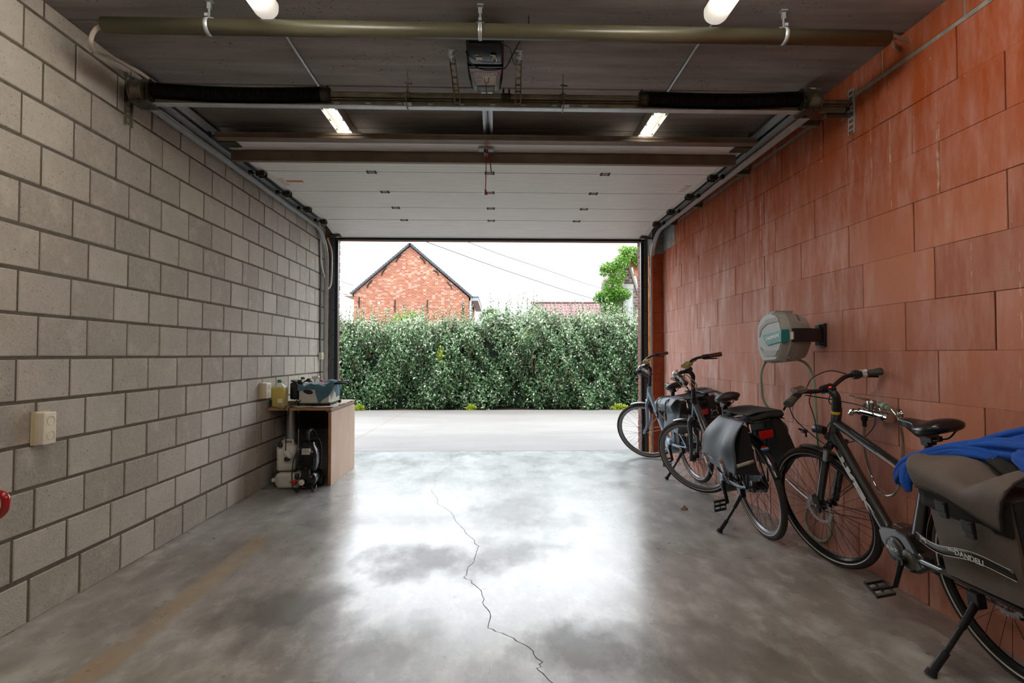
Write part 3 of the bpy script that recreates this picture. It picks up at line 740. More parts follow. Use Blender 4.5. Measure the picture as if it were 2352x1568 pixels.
# ------------------------------------------------------------------ lights
M_lamp = NT('lamp_tube'); M_lamp.set(Base_Color=(1, 1, 1, 1)); M_lamp.b.inputs['Emission Color'].default_value = (1, .93, .83, 1); M_lamp.b.inputs['Emission Strength'].default_value = 34; M_lamp = M_lamp.m
M_fix = mat('lamp_housing', '9a958a', .45, var=.05)
M_diff = NT('clear_diffuser'); M_diff.set(Base_Color=(.95, .93, .88, 1), Roughness=.35); M_diff.b.inputs['Transmission Weight'].default_value = .9; M_diff.b.inputs['IOR'].default_value = 1.2; M_diff = M_diff.m
def m_glow():
    t = NT('lit_diffuser'); co = t.obj(coord='Generated'); sp = t.new('ShaderNodeSeparateXYZ'); t.l.new(co, sp.inputs[0])
    e = t.math('MULTIPLY', t.g(sp.outputs['Y'], 1, .70, .0, 1), t.g(sp.outputs['Y'], 0, .15, 0, 1)); e = t.math('ADD', t.math('MULTIPLY', t.math('POWER', e, 3), 38), .5)
    t.set(Base_Color=lin('d8cfb2'), Roughness=.4); t.b.inputs['Emission Color'].default_value = (1, .93, .83, 1); t.l.new(e, t.b.inputs['Emission Strength']); return t.m
M_glow = m_glow()
def fixture(x, y0, y1, lab, bare, group=None):
    t_ = thing('ceiling_lamp', lab, 'lamp', (x, (y0+y1)/2, ZC), group=group)
    zc = ZC-.045
    mb = MB()
    w = .05
    mb.box(x-w, x+w, y0, y1, ZC-.04, ZC-.0005)
    if bare:
        mb.box(x-w-.006, x-w, y0, y1, ZC-.082, ZC-.03); mb.box(x+w, x+w+.006, y0, y1, ZC-.082, ZC-.03); mb.box(x-w, x+w, y0, y0+.02, ZC-.08, ZC-.04); mb.box(x-w, x+w, y1-.02, y1, ZC-.08, ZC-.04)
    mb.build('housing', M_fix, t_, bevel=.004)
    mb = MB(); mb.cyl((x, y0+.06, ZC-.060), (x, y1-.06, ZC-.060), .0065, n=12); mb.build('tube', M_lamp, t_)
    if not bare:
        mb = MB(); secs = []
        for y, k in ((y0-.004, .75), (y0+.004, .92), (y0+.02, 1), (y1-.02, 1), (y1-.004, .92), (y1+.004, .75)):
            secs.append([V((x+.057*k*math.cos(a), y, ZC-.04-.048*k*math.sin(a))) for a in [PI*j/12 for j in range(13)]]+[V((x-.057*k, y, ZC-.018)), V((x+.057*k, y, ZC-.018))])
        mb.loft(secs); mb.build('diffuser', M_glow, t_)
        mb = MB(); mb.box(x-.045, x+.045, y0+.01, y1-.01, ZC-.05, ZC-.04); mb.build('reflector', M_white, t_)
    else:
        mb = MB()
        for k in range(8):
            yy = y0+.05+k*(y1-y0-.1)/7; mb.box(x-w+.004, x-w+.012, yy-.01, yy+.01, ZC-.078, ZC-.066); mb.box(x+w-.012, x+w-.004, yy-.01, yy+.01, ZC-.078, ZC-.066)
        mb.build('clip', M_galvD, t_)
    return t_
fixture(-1.085, 1.28, 2.56, 'bright batten lamp above the pipe on the grey block side', False)
fixture(1.05, 1.24, 2.54, 'bright batten lamp above the pipe on the red wall side', False)
fixture(-1.085, 3.46, 4.7, 'narrow batten lamp near the overhead door on the grey block side', True)
fixture(1.085, 3.48, 4.72, 'narrow batten lamp near the overhead door on the red wall side', True)
for x in (-1.098, 1.082):
    mb = MB(); mb.cyl((x, 2.55, ZC-.008), (x, 3.50, ZC-.008), .008, n=10)
    tag(mb.build('lamp_conduit', M_galv), 'thin conduit on the ceiling joining the two lamps of the %s side' % ('grey block' if x < 0 else 'red wall'), 'conduit')
# ------------------------------------------------------------------ outdoors
t = NT('driveway_concrete'); n1 = t.noise(.9, 6, .6, vs=(.5, 1.6, 1)); n2 = t.noise(7, 5, .7, vs=(.5, 1.6, 1))
c = t.ramp(n1, [(.3, lin('7b7977')), (.55, lin('878684')), (.75, lin('8f8e8e'))]); c = t.mix(t.g(n2, .4, .65, 0, .25), c, lin('9b9189')); t.set(Base_Color=c, Roughness=.7); t.bump(n2, .1, .004); M_drive = t.m
mb = MB(); mb.box(-14, 14, 6.90, 12.0, -.12, .0); dr = mb.build('driveway', M_drive, kind='structure')
mb = MB(); a, b = V((-2.021, 7.846, .001)), V((-1.952, 11.69, .001)); mb.add([a+V((-.006, 0, 0)), a+V((.006, 0, 0)), b+V((.006, 0, 0)), b+V((-.006, 0, 0))], [(0, 1, 2, 3)])
mb.add([(-14, 6.905, .001), (14, 6.905, .001), (14, 6.915, .001), (-14, 6.915, .001)], [(0, 1, 2, 3)]); mb.build('expansion_joint', mat('joint_dark', '7d7771', .9), dr)
mb = MB(); mb.box(-30, 30, 12.0, 90, -.15, -.02); mb.build('ground', mat('soil', '4a3626', .95, var=.4, nscale=3, bump=.5, bscale=20), kind='structure')

def m_leaf(name, stops, rough=.35, back='c9d0bd', trans=.15):
    t = NT(name); a = t.attr(); c = t.ramp(a, stops); t.set(Base_Color=c, Roughness=rough)
    t.b.inputs['Specular IOR Level'].default_value = .6
    tr = t.new('ShaderNodeBsdfTranslucent'); t.l.new(c, tr.inputs[0]); mx = t.new('ShaderNodeMixShader'); mx.inputs[0].default_value = trans
    t.l.new(t.b.outputs[0], mx.inputs[1]); t.l.new(tr.outputs[0], mx.inputs[2]); t.l.new(mx.outputs[0], t.out.inputs[0]); return t.m

def leaves(name, mats, P, D, N, L, W, tone, parent=None, mi=None, fold=.18):
    """P base points, D leaf directions, N normals (arrays n,3); one mesh of pointed leaves"""
    n = len(P); S = np.cross(D, N); S /= np.linalg.norm(S, axis=1)[:, None]+1e-9; N = np.cross(S, D)
    L = L[:, None]; W = W[:, None]
    v = np.stack([P, P+D*L*.35+S*W*.5+N*W*fold, P+D*L*.75+S*W*.36+N*W*fold, P+D*L, P+D*L*.75-S*W*.36+N*W*fold, P+D*L*.35-S*W*.5+N*W*fold], 1).reshape(-1, 3)
    me = bpy.data.meshes.new(name); k = np.arange(n)[:, None]*6
    q = np.concatenate([np.concatenate([k, k+1, k+2, k+3], 1), np.concatenate([k, k+3, k+4, k+5], 1)], 1).reshape(-1, 4)
    me.vertices.add(len(v)); me.vertices.foreach_set('co', v.astype(np.float32).ravel())
    me.loops.add(len(q)*4); me.loops.foreach_set('vertex_index', q.astype(np.int32).ravel())
    me.polygons.add(len(q)); me.polygons.foreach_set('loop_start', (np.arange(len(q))*4).astype(np.int32))
    if mi is not None: me.polygons.foreach_set('material_index', np.repeat(mi, 2).astype(np.int32))
    for m in mats: me.materials.append(m)
    at = me.attributes.new('tone', 'FLOAT', 'FACE'); at.data.foreach_set('value', np.repeat(tone, 2).astype(np.float32))
    me.update(calc_edges=True); me.validate()
    o = bpy.data.objects.new(name, me); link(o, parent); WM[o.name] = Matrix.Identity(4)
    if parent is not None: o.matrix_basis = WM[parent.name].inverted()
    return o
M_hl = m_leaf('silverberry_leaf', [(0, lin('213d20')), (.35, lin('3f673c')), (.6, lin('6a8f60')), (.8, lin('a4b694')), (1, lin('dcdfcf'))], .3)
M_twig = mat('brown_twig', '6d4a34', .8, var=.2)
rg = np.random.default_rng(11)
hedge = thing('hedge', 'long dense green hedge with silvery leaves along the far side of the driveway', 'hedge', (0, 12.6, 0))
HX0, HX1 = -5.5, 5.5
def htop(x): return 2.02+.10*np.sin(x*1.1+.7)+.04*np.sin(x*2.9)+.06*np.sin(x*6.3+1)+.03*x*.6
def hfront(x, z): return 12.18+.16*np.sin(x*2.3+z*1.7)+.13*np.sin(x*5.1-z*3.1)+.08*np.sin(x*11+z*7)+np.clip(.30-z, 0, .3)*.3+np.clip(z-1.5, 0, 1)*.45
# clustered twig tips
nt = 8200
tx = rg.uniform(HX0, HX1, nt); tz = rg.uniform(0.0, 1, nt)**.95*htop(tx)
ty = hfront(tx, tz)+rg.exponential(.06, nt)
nl = 11
bx = np.repeat(tx, nl); bz = np.repeat(tz, nl); by = np.repeat(ty, nl); n = len(bx)
up_ = np.repeat(rg.uniform(0, 1, nt), nl)
tw = np.stack([rg.normal(0, .45, nt), rg.uniform(-1.0, -.1, nt), rg.uniform(.0, 1.2, nt)+(tz/2.2)*.9], 1); tw /= np.linalg.norm(tw, axis=1)[:, None]; tw = np.repeat(tw, nl, 0)
s = rg.uniform(-.06, .13, n)
P = np.stack([bx, by, bz], 1)+tw*s[:, None]+rg.normal(0, .012, (n, 3))
D = tw*.6+rg.normal(0, .75, (n, 3)); D /= np.linalg.norm(D, axis=1)[:, None]
Nn = np.array([0, -.45, .9])+rg.normal(0, .5, (n, 3))
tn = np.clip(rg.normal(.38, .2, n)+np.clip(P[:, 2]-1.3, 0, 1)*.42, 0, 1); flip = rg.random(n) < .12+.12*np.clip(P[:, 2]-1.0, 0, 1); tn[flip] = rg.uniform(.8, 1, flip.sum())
keep = P[:, 2] > .005
L = rg.uniform(.045, .075, n); W = L*rg.uniform(.42, .55, n)
tops = 900
sx = rg.uniform(HX0, HX1, tops); sh_ = rg.gamma(2.2, .11, tops); sy = rg.uniform(12.45, 13.2, tops); z0 = htop(sx)-.18
mbt = MB(); P2 = []; D2 = []; N2 = []; T2 = []
for x, y, z, h in zip(sx, sy, z0, sh_):
    h = min(h+.12, .75); lx, ly = rg.normal(0, .10), rg.normal(0, .1)
    a = V((x, y, z)); b = V((x+lx*h, y+ly*h, z+h)); mbt.tube([a, b], [.004, .0015], 3, caps=False)
    m = int(h/.024)
    for i in range(m):
        u = (i+.5)/m; p = a.lerp(b, u); an = i*2.4+rg.uniform(-.4, .4)
        P2.append(p); D2.append((math.cos(an)*.8, math.sin(an)*.8, .65)); N2.append((-math.cos(an)*.5, -math.sin(an)*.5, .8)); T2.append(min(1, max(0, rg.normal(.62, .22))))
# stems and shoots on the face of the hedge
for i in range(420):
    x = rg.uniform(HX0, HX1); z = rg.uniform(.5, 1.9); y = hfront(x, z)-.02; mbt.tube([(x, y+.1, z-.25), (x+rg.normal(0, .05), y-.03, z+.1)], [.005, .002], 3, caps=False)
for i in range(70):
    x = HX0+(HX1-HX0)*i/69+rg.normal(0, .05); mbt.tube([(x, 12.6, -.02), (x+rg.normal(0, .1), 12.6, 1.2)], [.02, .012], 5, caps=False)
P2 = np.array([tuple(p) for p in P2]); D2 = np.array(D2); D2 /= np.linalg.norm(D2, axis=1)[:, None]; N2 = np.array(N2); m = len(P2)
L2 = rg.uniform(.04, .068, m)
PA = np.concatenate([P[keep], P2]); DA = np.concatenate([D[keep], D2]); NA = np.concatenate([Nn[keep], N2]); TA = np.concatenate([tn[keep], np.array(T2)]); LA = np.concatenate([L[keep], L2]); WA = np.concatenate([W[keep], L2*.45])
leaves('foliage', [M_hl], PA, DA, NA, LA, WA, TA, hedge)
mbt.build('stem', M_twig, hedge, fixn=False)
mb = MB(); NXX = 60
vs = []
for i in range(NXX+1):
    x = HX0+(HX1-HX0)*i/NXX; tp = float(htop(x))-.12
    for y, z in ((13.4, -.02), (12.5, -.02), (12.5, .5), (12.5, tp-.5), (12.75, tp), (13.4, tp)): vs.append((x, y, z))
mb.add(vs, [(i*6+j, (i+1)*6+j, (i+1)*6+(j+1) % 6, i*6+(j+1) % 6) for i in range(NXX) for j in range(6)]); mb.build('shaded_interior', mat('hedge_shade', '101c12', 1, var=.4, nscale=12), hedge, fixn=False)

# low weeds along the driveway edge and a yellow shrub shoot in the hedge
M_yl = m_leaf('yellow_green_leaf', [(0, lin('5d7a22')), (.5, lin('9db02f')), (1, lin('d6d45a'))], .5, trans=.3)
def clump(name, c, rad, n, size, m, label, cat='plant', parent=None, kind=None, seed=1, updir=.4, stems=True, group=None):
    r_ = np.random.default_rng(seed)
    d = r_.normal(0, 1, (n, 3)); d /= np.linalg.norm(d, axis=1)[:, None]
    p = np.array(c)+d*np.array(rad)*(r_.uniform(.15, 1, n)[:, None]**.6)
    D = d+np.array([0, 0, updir])+r_.normal(0, .5, (n, 3)); D /= np.linalg.norm(D, axis=1)[:, None]
    N = np.array([0, -.4, 1.])+r_.normal(0, .45, (n, 3)); L = r_.uniform(.6, 1.2, n)*size
    p[:, 2] = np.maximum(p[:, 2], .0)
    o = leaves(name if parent is None else 'foliage', [m], p, D, N, L, L*.5, np.clip(r_.normal(.5, .25, n), 0, 1), parent)
    if label: tag(o, label, cat, group)
    return o
for i, (x, r_, lab) in enumerate(((-.55, .10, 'low yellow-green weed at the foot of the hedge near its middle'), (2.75, .18, 'yellow-green weed at the foot of the hedge beside the light blue-grey bicycle wheel'), (-3.0, .10, 'small bright green weed by the hedge foot behind the plywood desk'))):
    clump('weed', (x, 12.0, .04), (r_, .08, .07), 260, .05, M_yl, lab, 'weed', seed=20+i)
w = thing('shrub_shoot', 'bright yellow-green shoot growing out of the middle of the hedge', 'shrub', (.62, 12.1, 1.6))
clump('shoot', (.64, 12.1, 1.62), (.16, .06, .11), 160, .08, M_yl, None, parent=w, seed=31)
mb = MB(); mb.tube([(.6, 12.3, 1.2), (.63, 12.15, 1.62)], [.006, .003], 5); mb.build('stem', M_twig, w)
w = thing('shrub_shoot', 'pale yellow thin shoot hanging on the left half of the hedge face', 'shrub', (-1.25, 12.0, 1.0))
clump('shoot', (-1.23, 12.0, 1.18), (.06, .04, .22), 70, .06, M_yl, None, parent=w, seed=32)
mb = MB(); mb.tube([(-1.32, 12.1, .85), (-1.25, 12.02, 1.15), (-1.16, 12.0, 1.35)], [.006, .005, .003], 5); mb.build('stem', mat('yellow_stem', 'a8a24e', .7), w)

# brick gable house
def m_brick(name, c0, c1, mo, bw=.22, rh=.065, c3=None, k=.5):
    t = NT(name); br = t.new('ShaderNodeTexBrick'); tc = t.new('ShaderNodeTexCoord'); sp = t.new('ShaderNodeSeparateXYZ'); cb = t.new('ShaderNodeCombineXYZ')
    t.l.new(tc.outputs['Object'], sp.inputs[0]); t.l.new(t.math('ADD', sp.outputs['X'], sp.outputs['Y']), cb.inputs[0]); t.l.new(sp.outputs['Z'], cb.inputs[1]); t.l.new(cb.outputs[0], br.inputs['Vector'])
    br.inputs['Color1'].default_value = lin(c0); br.inputs['Color2'].default_value = lin(c1); br.inputs['Mortar'].default_value = lin(mo)
    br.inputs['Scale'].default_value = 1; br.inputs['Brick Width'].default_value = bw; br.inputs['Row Height'].default_value = rh; br.inputs['Mortar Size'].default_value = .008; br.inputs['Bias'].default_value = -.1
    c = br.outputs['Color']
    if c3:
        wn = t.new('ShaderNodeTexWhiteNoise'); dv = t.new('ShaderNodeVectorMath'); dv.operation = 'SNAP'; dv.inputs[1].default_value = (bw*.8, rh, 1); t.l.new(cb.outputs[0], dv.inputs[0]); t.l.new(dv.outputs[0], wn.inputs['Vector'])
        c = t.mix(t.math('MULTIPLY', t.g(wn.outputs['Value'], .78, .8, 0, 1), k), c, lin(c3))
    n = t.noise(.7, 4, .6); c = t.mix(t.g(n, .4, .7, 0, .35), c, lin(c0)); t.set(Base_Color=c, Roughness=.9); return t.m
M_hb = m_brick('old_orange_brick', '9c5742', 'b87a5e', 'b4a595', .22, .085, 'cdbaa8', .5)
M_slate = mat('slate_tile', '4a5058', .6, var=.2, nscale=4)
hs = thing('brick_house', 'orange brick gable house with dark roof edge behind the left part of the hedge', 'house', (-5, 32, 0))
ax, ez0, ez1, az = -5.08, 4.83, 4.55, 7.62
mb = MB(); mb.prism([(-8.36, 0), (-1.60, 0), (-1.60, ez1+.05), (ax, az), (-8.36, ez0)], (0, 32, 0), (1, 0, 0), (0, 0, 1), (0, 9, 0)); mb.build('wall', M_hb, hs)
for nm, x, z in (('a', -8.55, 4.80), ('b', -1.36, 4.60)):
    mb = MB(); e = V((x, 0, z)); a = V((ax, 0, az+.17)); d = (e-a); L = d.length; d.normalize(); nn = V((-d.z, 0, d.x)); nn = nn if nn.z > 0 else -nn
    N = 24
    for k in range(N):
        p0 = a+d*L*k/N; p1 = a+d*L*(k+1)/N; y0 = 31.85
        q = [p0+nn*-.10, p1+nn*-.08, p1+nn*.06, p0+nn*.02]
        mb.add([v+V((0, y0, 0)) for v in q]+[v+V((0, y0+9.3, 0)) for v in q], [(0, 1, 2, 3), (7, 6, 5, 4), (0, 4, 5, 1), (2, 6, 7, 3), (1, 5, 6, 2), (3, 7, 4, 0)])
    mb.build('roof', M_slate, hs)
mb = MB(); mb.box(-8.95, -8.45, 31.9, 40, 4.66, 4.92); mb.build('gutter', M_white, hs)
mb = MB(); mb.box(-1.50, -1.05, 31.9, 40, 4.40, 4.62, 0); mb.box(-1.52, -1.02, 31.88, 40, 4.60, 4.66, 1); mb.build('gutter', [mat('zinc_gutter', '9aa6ad', .5, .3), M_slate], hs)
mb = MB(); mb.cyl((-1.50, 31.9, .2), (-1.50, 31.9, 4.4), .06); mb.build('downpipe', mat('zinc_pipe', 'a9b4ba', .5, .3), hs)
M_iron = mat('iron_anchor', '332a28', .8)
for x, z0, z1, rot in ((-8.05, 4.0, 4.6, 0), (-5.95, 3.75, 4.45, 0), (-4.05, 3.8, 4.45, 0), (-1.95, 3.6, 4.3, 0), (-7.5, 5.15, 5.6, 1), (-6.65, 5.9, 6.4, 1), (-5.8, 6.7, 7.1, 1), (-4.3, 6.6, 7.0, -1), (-3.5, 5.9, 6.2, -1), (-2.7, 5.1, 5.5, -1)):
    mb = MB()
    if rot == 0: mb.box(x-.03, x+.03, 31.95, 32, z0, z1); mb.box(x-.08, x-.03, 31.95, 32, z0+.3, z0+.34)
    else: mb.tube([(x-rot*.1, 31.97, z0), (x-rot*.02, 31.97, z0+.2), (x+rot*.2, 31.97, z1)], .035, 5)
    mb.build('wall_anchor', M_iron, hs)
mb = MB(); mb.box(-6.95, -6.82, 31.97, 32, 4.18, 4.32); mb.build('vent', M_white, hs)
# far house with tiled roof
fh = thing('house', 'distant low house with reddish purple tiled roof behind the right part of the hedge', 'house', (6, 42, 0))
t = NT('pantile_purple'); sp = t.new('ShaderNodeSeparateXYZ'); t.l.new(t.obj(), sp.inputs[0])
wv = t.math('FRACT', t.math('MULTIPLY', sp.outputs['Z'], 4.2)); wx = t.math('FRACT', t.math('MULTIPLY', sp.outputs['X'], 3.6))
c = t.mix(t.g(wv, .0, .35, 1, 0), lin('8e6a6c'), lin('5a3f46')); c = t.mix(t.g(wx, .0, .3, .6, 0), c, lin('c0a8a6')); t.set(Base_Color=c, Roughness=.7); M_pt = t.m
mb = MB(); mb.prism([(39.0, 2.2), (42.0, 5.25), (45, 2.2)], (2.75, 0, 0), (0, 1, 0), (0, 0, 1), (10, 0, 0)); mb.build('roof', M_pt, fh)
mb = MB(); mb.box(2.9, 12.6, 39.3, 44.6, 0, 2.4); mb.build('wall', M_hb, fh)
mb = MB(); mb.cyl((2.7, 42, 5.27), (12.8, 42, 5.27), .09, n=8); mb.build('ridge', mat('ridge_tile', '6a5054', .8), fh)
# old outbuilding at the right
M_ob = m_brick('old_grey_brick', '6a5853', '8a7c76', 'b5b2ab', .22, .10, '4c403d', .8)
ob = thing('outbuilding', 'old narrow brick outbuilding with orange pantiles beside the climbing plant', 'outbuilding', (4.9, 19, 0))
mb = MB(); mb.prism([(4.40, 0), (6.6, 0), (6.6, 2.0), (5.25, 3.0), (4.64, 4.60), (4.52, 4.3), (4.40, 3.2)], (0, 19, 0), (1, 0, 0), (0, 0, 1), (0, 4, 0)); mb.build('wall', M_ob, ob)
M_cap = mat('whitewashed_render', 'b4b6b0', .9, var=.2, nscale=3)
mb = MB(); mb.tube([(4.64, 18.97, 4.68), (4.86, 18.97, 3.95), (5.05, 18.97, 3.35), (5.3, 18.97, 2.9)], .05, 4); mb.box(4.42, 4.86, 18.93, 19.0, 3.55, 3.72); mb.box(4.5, 4.85, 18.95, 19.05, 1.0, 3.55)
mb.build('render_band', M_cap, ob)
mb = MB(); mb.box(4.60, 4.80, 18.93, 18.96, 1.0, 3.45); mb.build('shutter', mat('weathered_white_wood', 'c7cdd0', .8, var=.15, nscale=10), ob)
M_pan = mat('orange_pantile', 'c98a6c', .8, var=.15, nscale=4)
for k in range(6):
    z = 4.62-.30*k; x = 4.72+.115*k; mb = MB()
    mb.grid(lambda u, v: (x+(5.75-x)*v+.03*u, 18.93-.05*u-.02*k*0, z-.36*u+.045*math.sin(v*22+k)-.02*v*0), 4, 50, sm=True); mb.build('tile_course', M_pan, ob, solid=.03)
mb = MB(); mb.tube([(4.62, 18.85, 4.70), (4.72, 19.5, 4.76), (4.78, 22.5, 4.74)], .11, 8); mb.build('ridge_tile', mat('brown_ridge', '84685c', .9), ob)
M_ivy = m_leaf('climber_leaf', [(0, lin('2c5e1e')), (.45, lin('4f8a2a')), (.75, lin('8fbf4a')), (1, lin('c3dc7c'))], .45, trans=.3)
iv = thing('climbing_plant', 'bright green climbing plant spilling over the old outbuilding at the right', 'climber', (4.4, 18.6, 0))
r_ = np.random.default_rng(5); PP = []; DD = []; 
blobs = [((4.75, 18.7, 4.75), (.34, .3, .24), 900), ((5.1, 18.6, 4.55), (.35, .3, .30), 900), ((4.35, 18.6, 4.45), (.3, .3, .22), 600), ((3.95, 18.6, 4.25), (.38, .3, .16), 600), ((3.75, 18.6, 4.10), (.18, .2, .14), 180), ((4.22, 18.6, 4.0), (.3, .3, .3), 600), ((4.05, 18.6, 3.6), (.34, .3, .3), 700), ((3.85, 18.6, 3.25), (.42, .3, .22), 1000), ((4.25, 18.5, 3.30), (.40, .3, .22), 900), ((4.0, 18.6, 2.9), (.38, .3, .3), 700), ((4.15, 18.6, 2.5), (.25, .3, .3), 400), ((3.55, 18.6, 3.15), (.2, .2, .12), 240), ((4.45, 18.6, 4.85), (.2, .2, .15), 250)]
for c_, rad, n in blobs:
    n = int(n*1.7)
    d = r_.normal(0, 1, (n, 3)); d /= np.linalg.norm(d, axis=1)[:, None]; PP.append(np.array(c_)+d*np.array(rad)*(r_.uniform(.2, 1, n)[:, None]**.5)); q = d*.7+np.array([0, 0, -.2])+r_.normal(0, .5, (n, 3)); DD.append(q/np.linalg.norm(q, axis=1)[:, None])
PP = np.concatenate(PP); DD = np.concatenate(DD); n = len(PP); L = r_.uniform(.05, .085, n)
leaves('foliage', [M_ivy], PP, DD, np.array([0, -.5, 1.])+r_.normal(0, .4, (n, 3)), L, L*.5, np.clip(r_.normal(.5, .25, n)+(PP[:, 2]-3.8)*.12, 0, 1), iv)
mb = MB()
for pts in ([(4.2, 18.9, 0), (4.15, 18.8, 2.5), (4.05, 18.7, 3.6), (4.4, 18.8, 4.5), (5.1, 18.8, 4.6)], [(4.15, 18.8, 2.5), (3.8, 18.6, 3.2), (3.5, 18.6, 3.15)], [(4.2, 18.8, 4.0), (3.9, 18.6, 4.25), (3.7, 18.6, 4.1)]): mb.tube(spline(pts, 4), .035, 6)
mb.build('stem', M_twig, iv)
M_tr = m_leaf('distant_leaf', [(0, lin('2b4a2c')), (.5, lin('4a7340')), (1, lin('8aa96a'))], .5)
for x, y, z, r0, nm in ((-.35, 30, 3.35, .60, 'small dark green tree top just right of the brick house'), (-2.35, 14.6, 2.0, .55, 'light green shrub growing up behind the hedge before the brick house'), (2.7, 14.6, 1.9, .5, 'light green shrub behind the hedge below the distant purple roof')):
    tr = thing('tree', nm, 'tree', (x, y, 0)); m_ = M_tr if y > 20 else M_ivy
    clump('c', (x, y, z), (r0, r0, r0*.75), 1500 if y > 20 else 900, .11 if y > 20 else .07, m_, None, parent=tr, seed=int(abs(x)*10)+3)
    mb = MB(); mb.cyl((x, y, 0), (x, y, z), .06, .03, 8); mb.build('trunk', M_twig, tr)
# wires
M_wire = mat('grey_wire', '4c4c50', .6, var=0)
def wire(pts, r, lab):
    mb = MB(); mb.tube(spline(pts, 10), r, 5); tag(mb.build('overhead_wire', M_wire), lab, 'wire')
wire([(-12, 14, 7.9), (-2.81, 20, 5.48), (1.35, 23, 4.50), (5.07, 26, 3.84), (9, 29, 3.6)], .016, 'lower of the two long overhead wires sloping across the sky')
wire([(-10, 14, 7.9), (-1.28, 20, 5.49), (1.9, 22.5, 4.84), (5.4, 26, 4.36), (10, 30, 4.1)], .014, 'upper of the two long overhead wires sloping across the sky')
wire([(-11.5, 28, 6.1), (-9.3, 30, 5.52), (-8.3, 31.8, 5.24)], .018, 'short overhead wire running to the left roof edge of the brick house')
wire([(-11.5, 28, 5.1), (-9.4, 30, 4.78), (-8.7, 31.9, 4.72)], .016, 'short lower wire meeting the white gutter of the brick house')
# ------------------------------------------------------------------ left wall things
M_cre = mat('cream_plastic', 'd9d2bf', .4, var=.02); M_sock = mat('beige_socket', 'cdbf9d', .35, var=.02); M_hole = mat('dark_hole', '241f18', .8, var=0)
def dsocket(y0, y1, z0, z1, x1, lab):
    o = thing('wall_socket', lab, 'socket', (XL, (y0+y1)/2, (z0+z1)/2))
    mb = MB(); mb.box(XL, XL+(x1-XL)*.45, y0-.004, y1+.004, z0-.003, z1+.003); mb.build('back_box', M_sock, o, bevel=.003)
    mb = MB(); mb.box(XL+(x1-XL)*.42, x1, y0, y1, z0, z1); mb.build('cover_plate', M_cre, o, bevel=.005)
    h = z1-z0; yc = (y0+y1)/2
    for k in (0.27, .73):
        zc = z0+h*k; mb = MB(); mb.box(x1-.002, x1+.0012, yc-.024, yc+.024, zc-.024, zc+.024, 0); mb.rev([(.0225, 0), (.0215, .004), (.0205, .004), (.0185, -.012), (.0001, -.012)], (x1, yc, zc), (1, 0, 0), 28, 1)
        mb.cyl((x1-.013, yc, zc+.009), (x1-.001, yc, zc+.009), .0024, n=8, m=2)
        for dy in (-.0085, .0085): mb.cyl((x1-.0119, yc+dy, zc-.002), (x1-.0114, yc+dy, zc-.002), .0032, n=10, m=3)
        mb.build('outlet', [M_cre, M_sock, M_galv, M_hole], o)
    return o
dsocket(2.55, 2.622, .807, .956, -2.075, 'large cream double wall socket low on the near grey block wall')
dsocket(4.95, 5.05, .825, .965, -2.068, 'cream double wall socket above the desk beside the yellow oil bottle')
jb = thing('junction_box', 'small cream switch box below the vertical conduit near the garage opening', 'switch box', (XL, 6.60, 1.21))
mb = MB(); mb.box(XL, XL+.045, 6.56, 6.66, 1.165, 1.25); mb.build('box', M_cre, jb, bevel=.005); mb = MB(); mb.box(XL+.045, XL+.05, 6.585, 6.635, 1.185, 1.23); mb.build('rocker', M_sock, jb, bevel=.002)
cd = thing('wall_conduit', 'thin dark vertical conduit on the grey block wall above the small switch box', 'conduit', (XL, 6.58, 1.9))
mb = MB(); mb.cyl((XL+.014, 6.59, 1.25), (XL+.014, 6.59, 2.62), .010, n=10); mb.build('tube', mat('grey_conduit', '6d6c6a', .5), cd)
for z in (1.62, 2.02, 2.42): mb = MB(); mb.cbox((XL+.01, 6.59, z), (.026, .04, .02)); mb.build('saddle_clip', M_galvD, cd, bevel=.002)
cable('cable', [(-2.07, 6.3, 2.84), (-2.10, 6.5, 2.68), (-2.117, 6.56, 2.5), (-2.11, 6.58, 2.3), (-2.09, 6.65, 2.15), (-2.085, 6.70, 2.06), (-2.06, 6.72, 2.045), (-2.04, 6.73, 2.12), (-2.035, 6.74, 2.3), (-2.04, 6.74, 2.5), (-2.08, 6.70, 2.66)], .011, mat('white_cable', 'd6d4cf', .4, var=0), 'long white cable loop hanging beside the opening on the grey block wall', n=10)
# red tubular handle at the picture edge
ht = thing('hand_truck', 'red tubular steel handle of a hand truck at the left edge', 'hand truck', (-1.95, 1.98, 0))
M_redp = mat('red_paint', 'a30f12', .25, var=.05, coat=.5)
mb = MB(); mb.tube(spline([(-1.99, 1.86, .03), (-1.985, 1.87, .3), (-1.94, 1.93, .56), (-1.86, 1.99, .615), (-1.80, 2.0, .635), (-1.762, 2.0, .665), (-1.755, 2.0, .70), (-1.772, 2.0, .722), (-1.82, 1.99, .73), (-1.90, 1.96, .72), (-2.0, 1.9, .72)]), .0135, 14); mb.build('handle', M_redp, ht)
mb = MB(); mb.tube([(-1.99, 1.86, .03), (-1.99, 1.5, .03)], .0135, 10); mb.box(-2.05, -1.93, 1.5, 1.9, .0, .012); mb.build('base_plate', M_redp, ht)

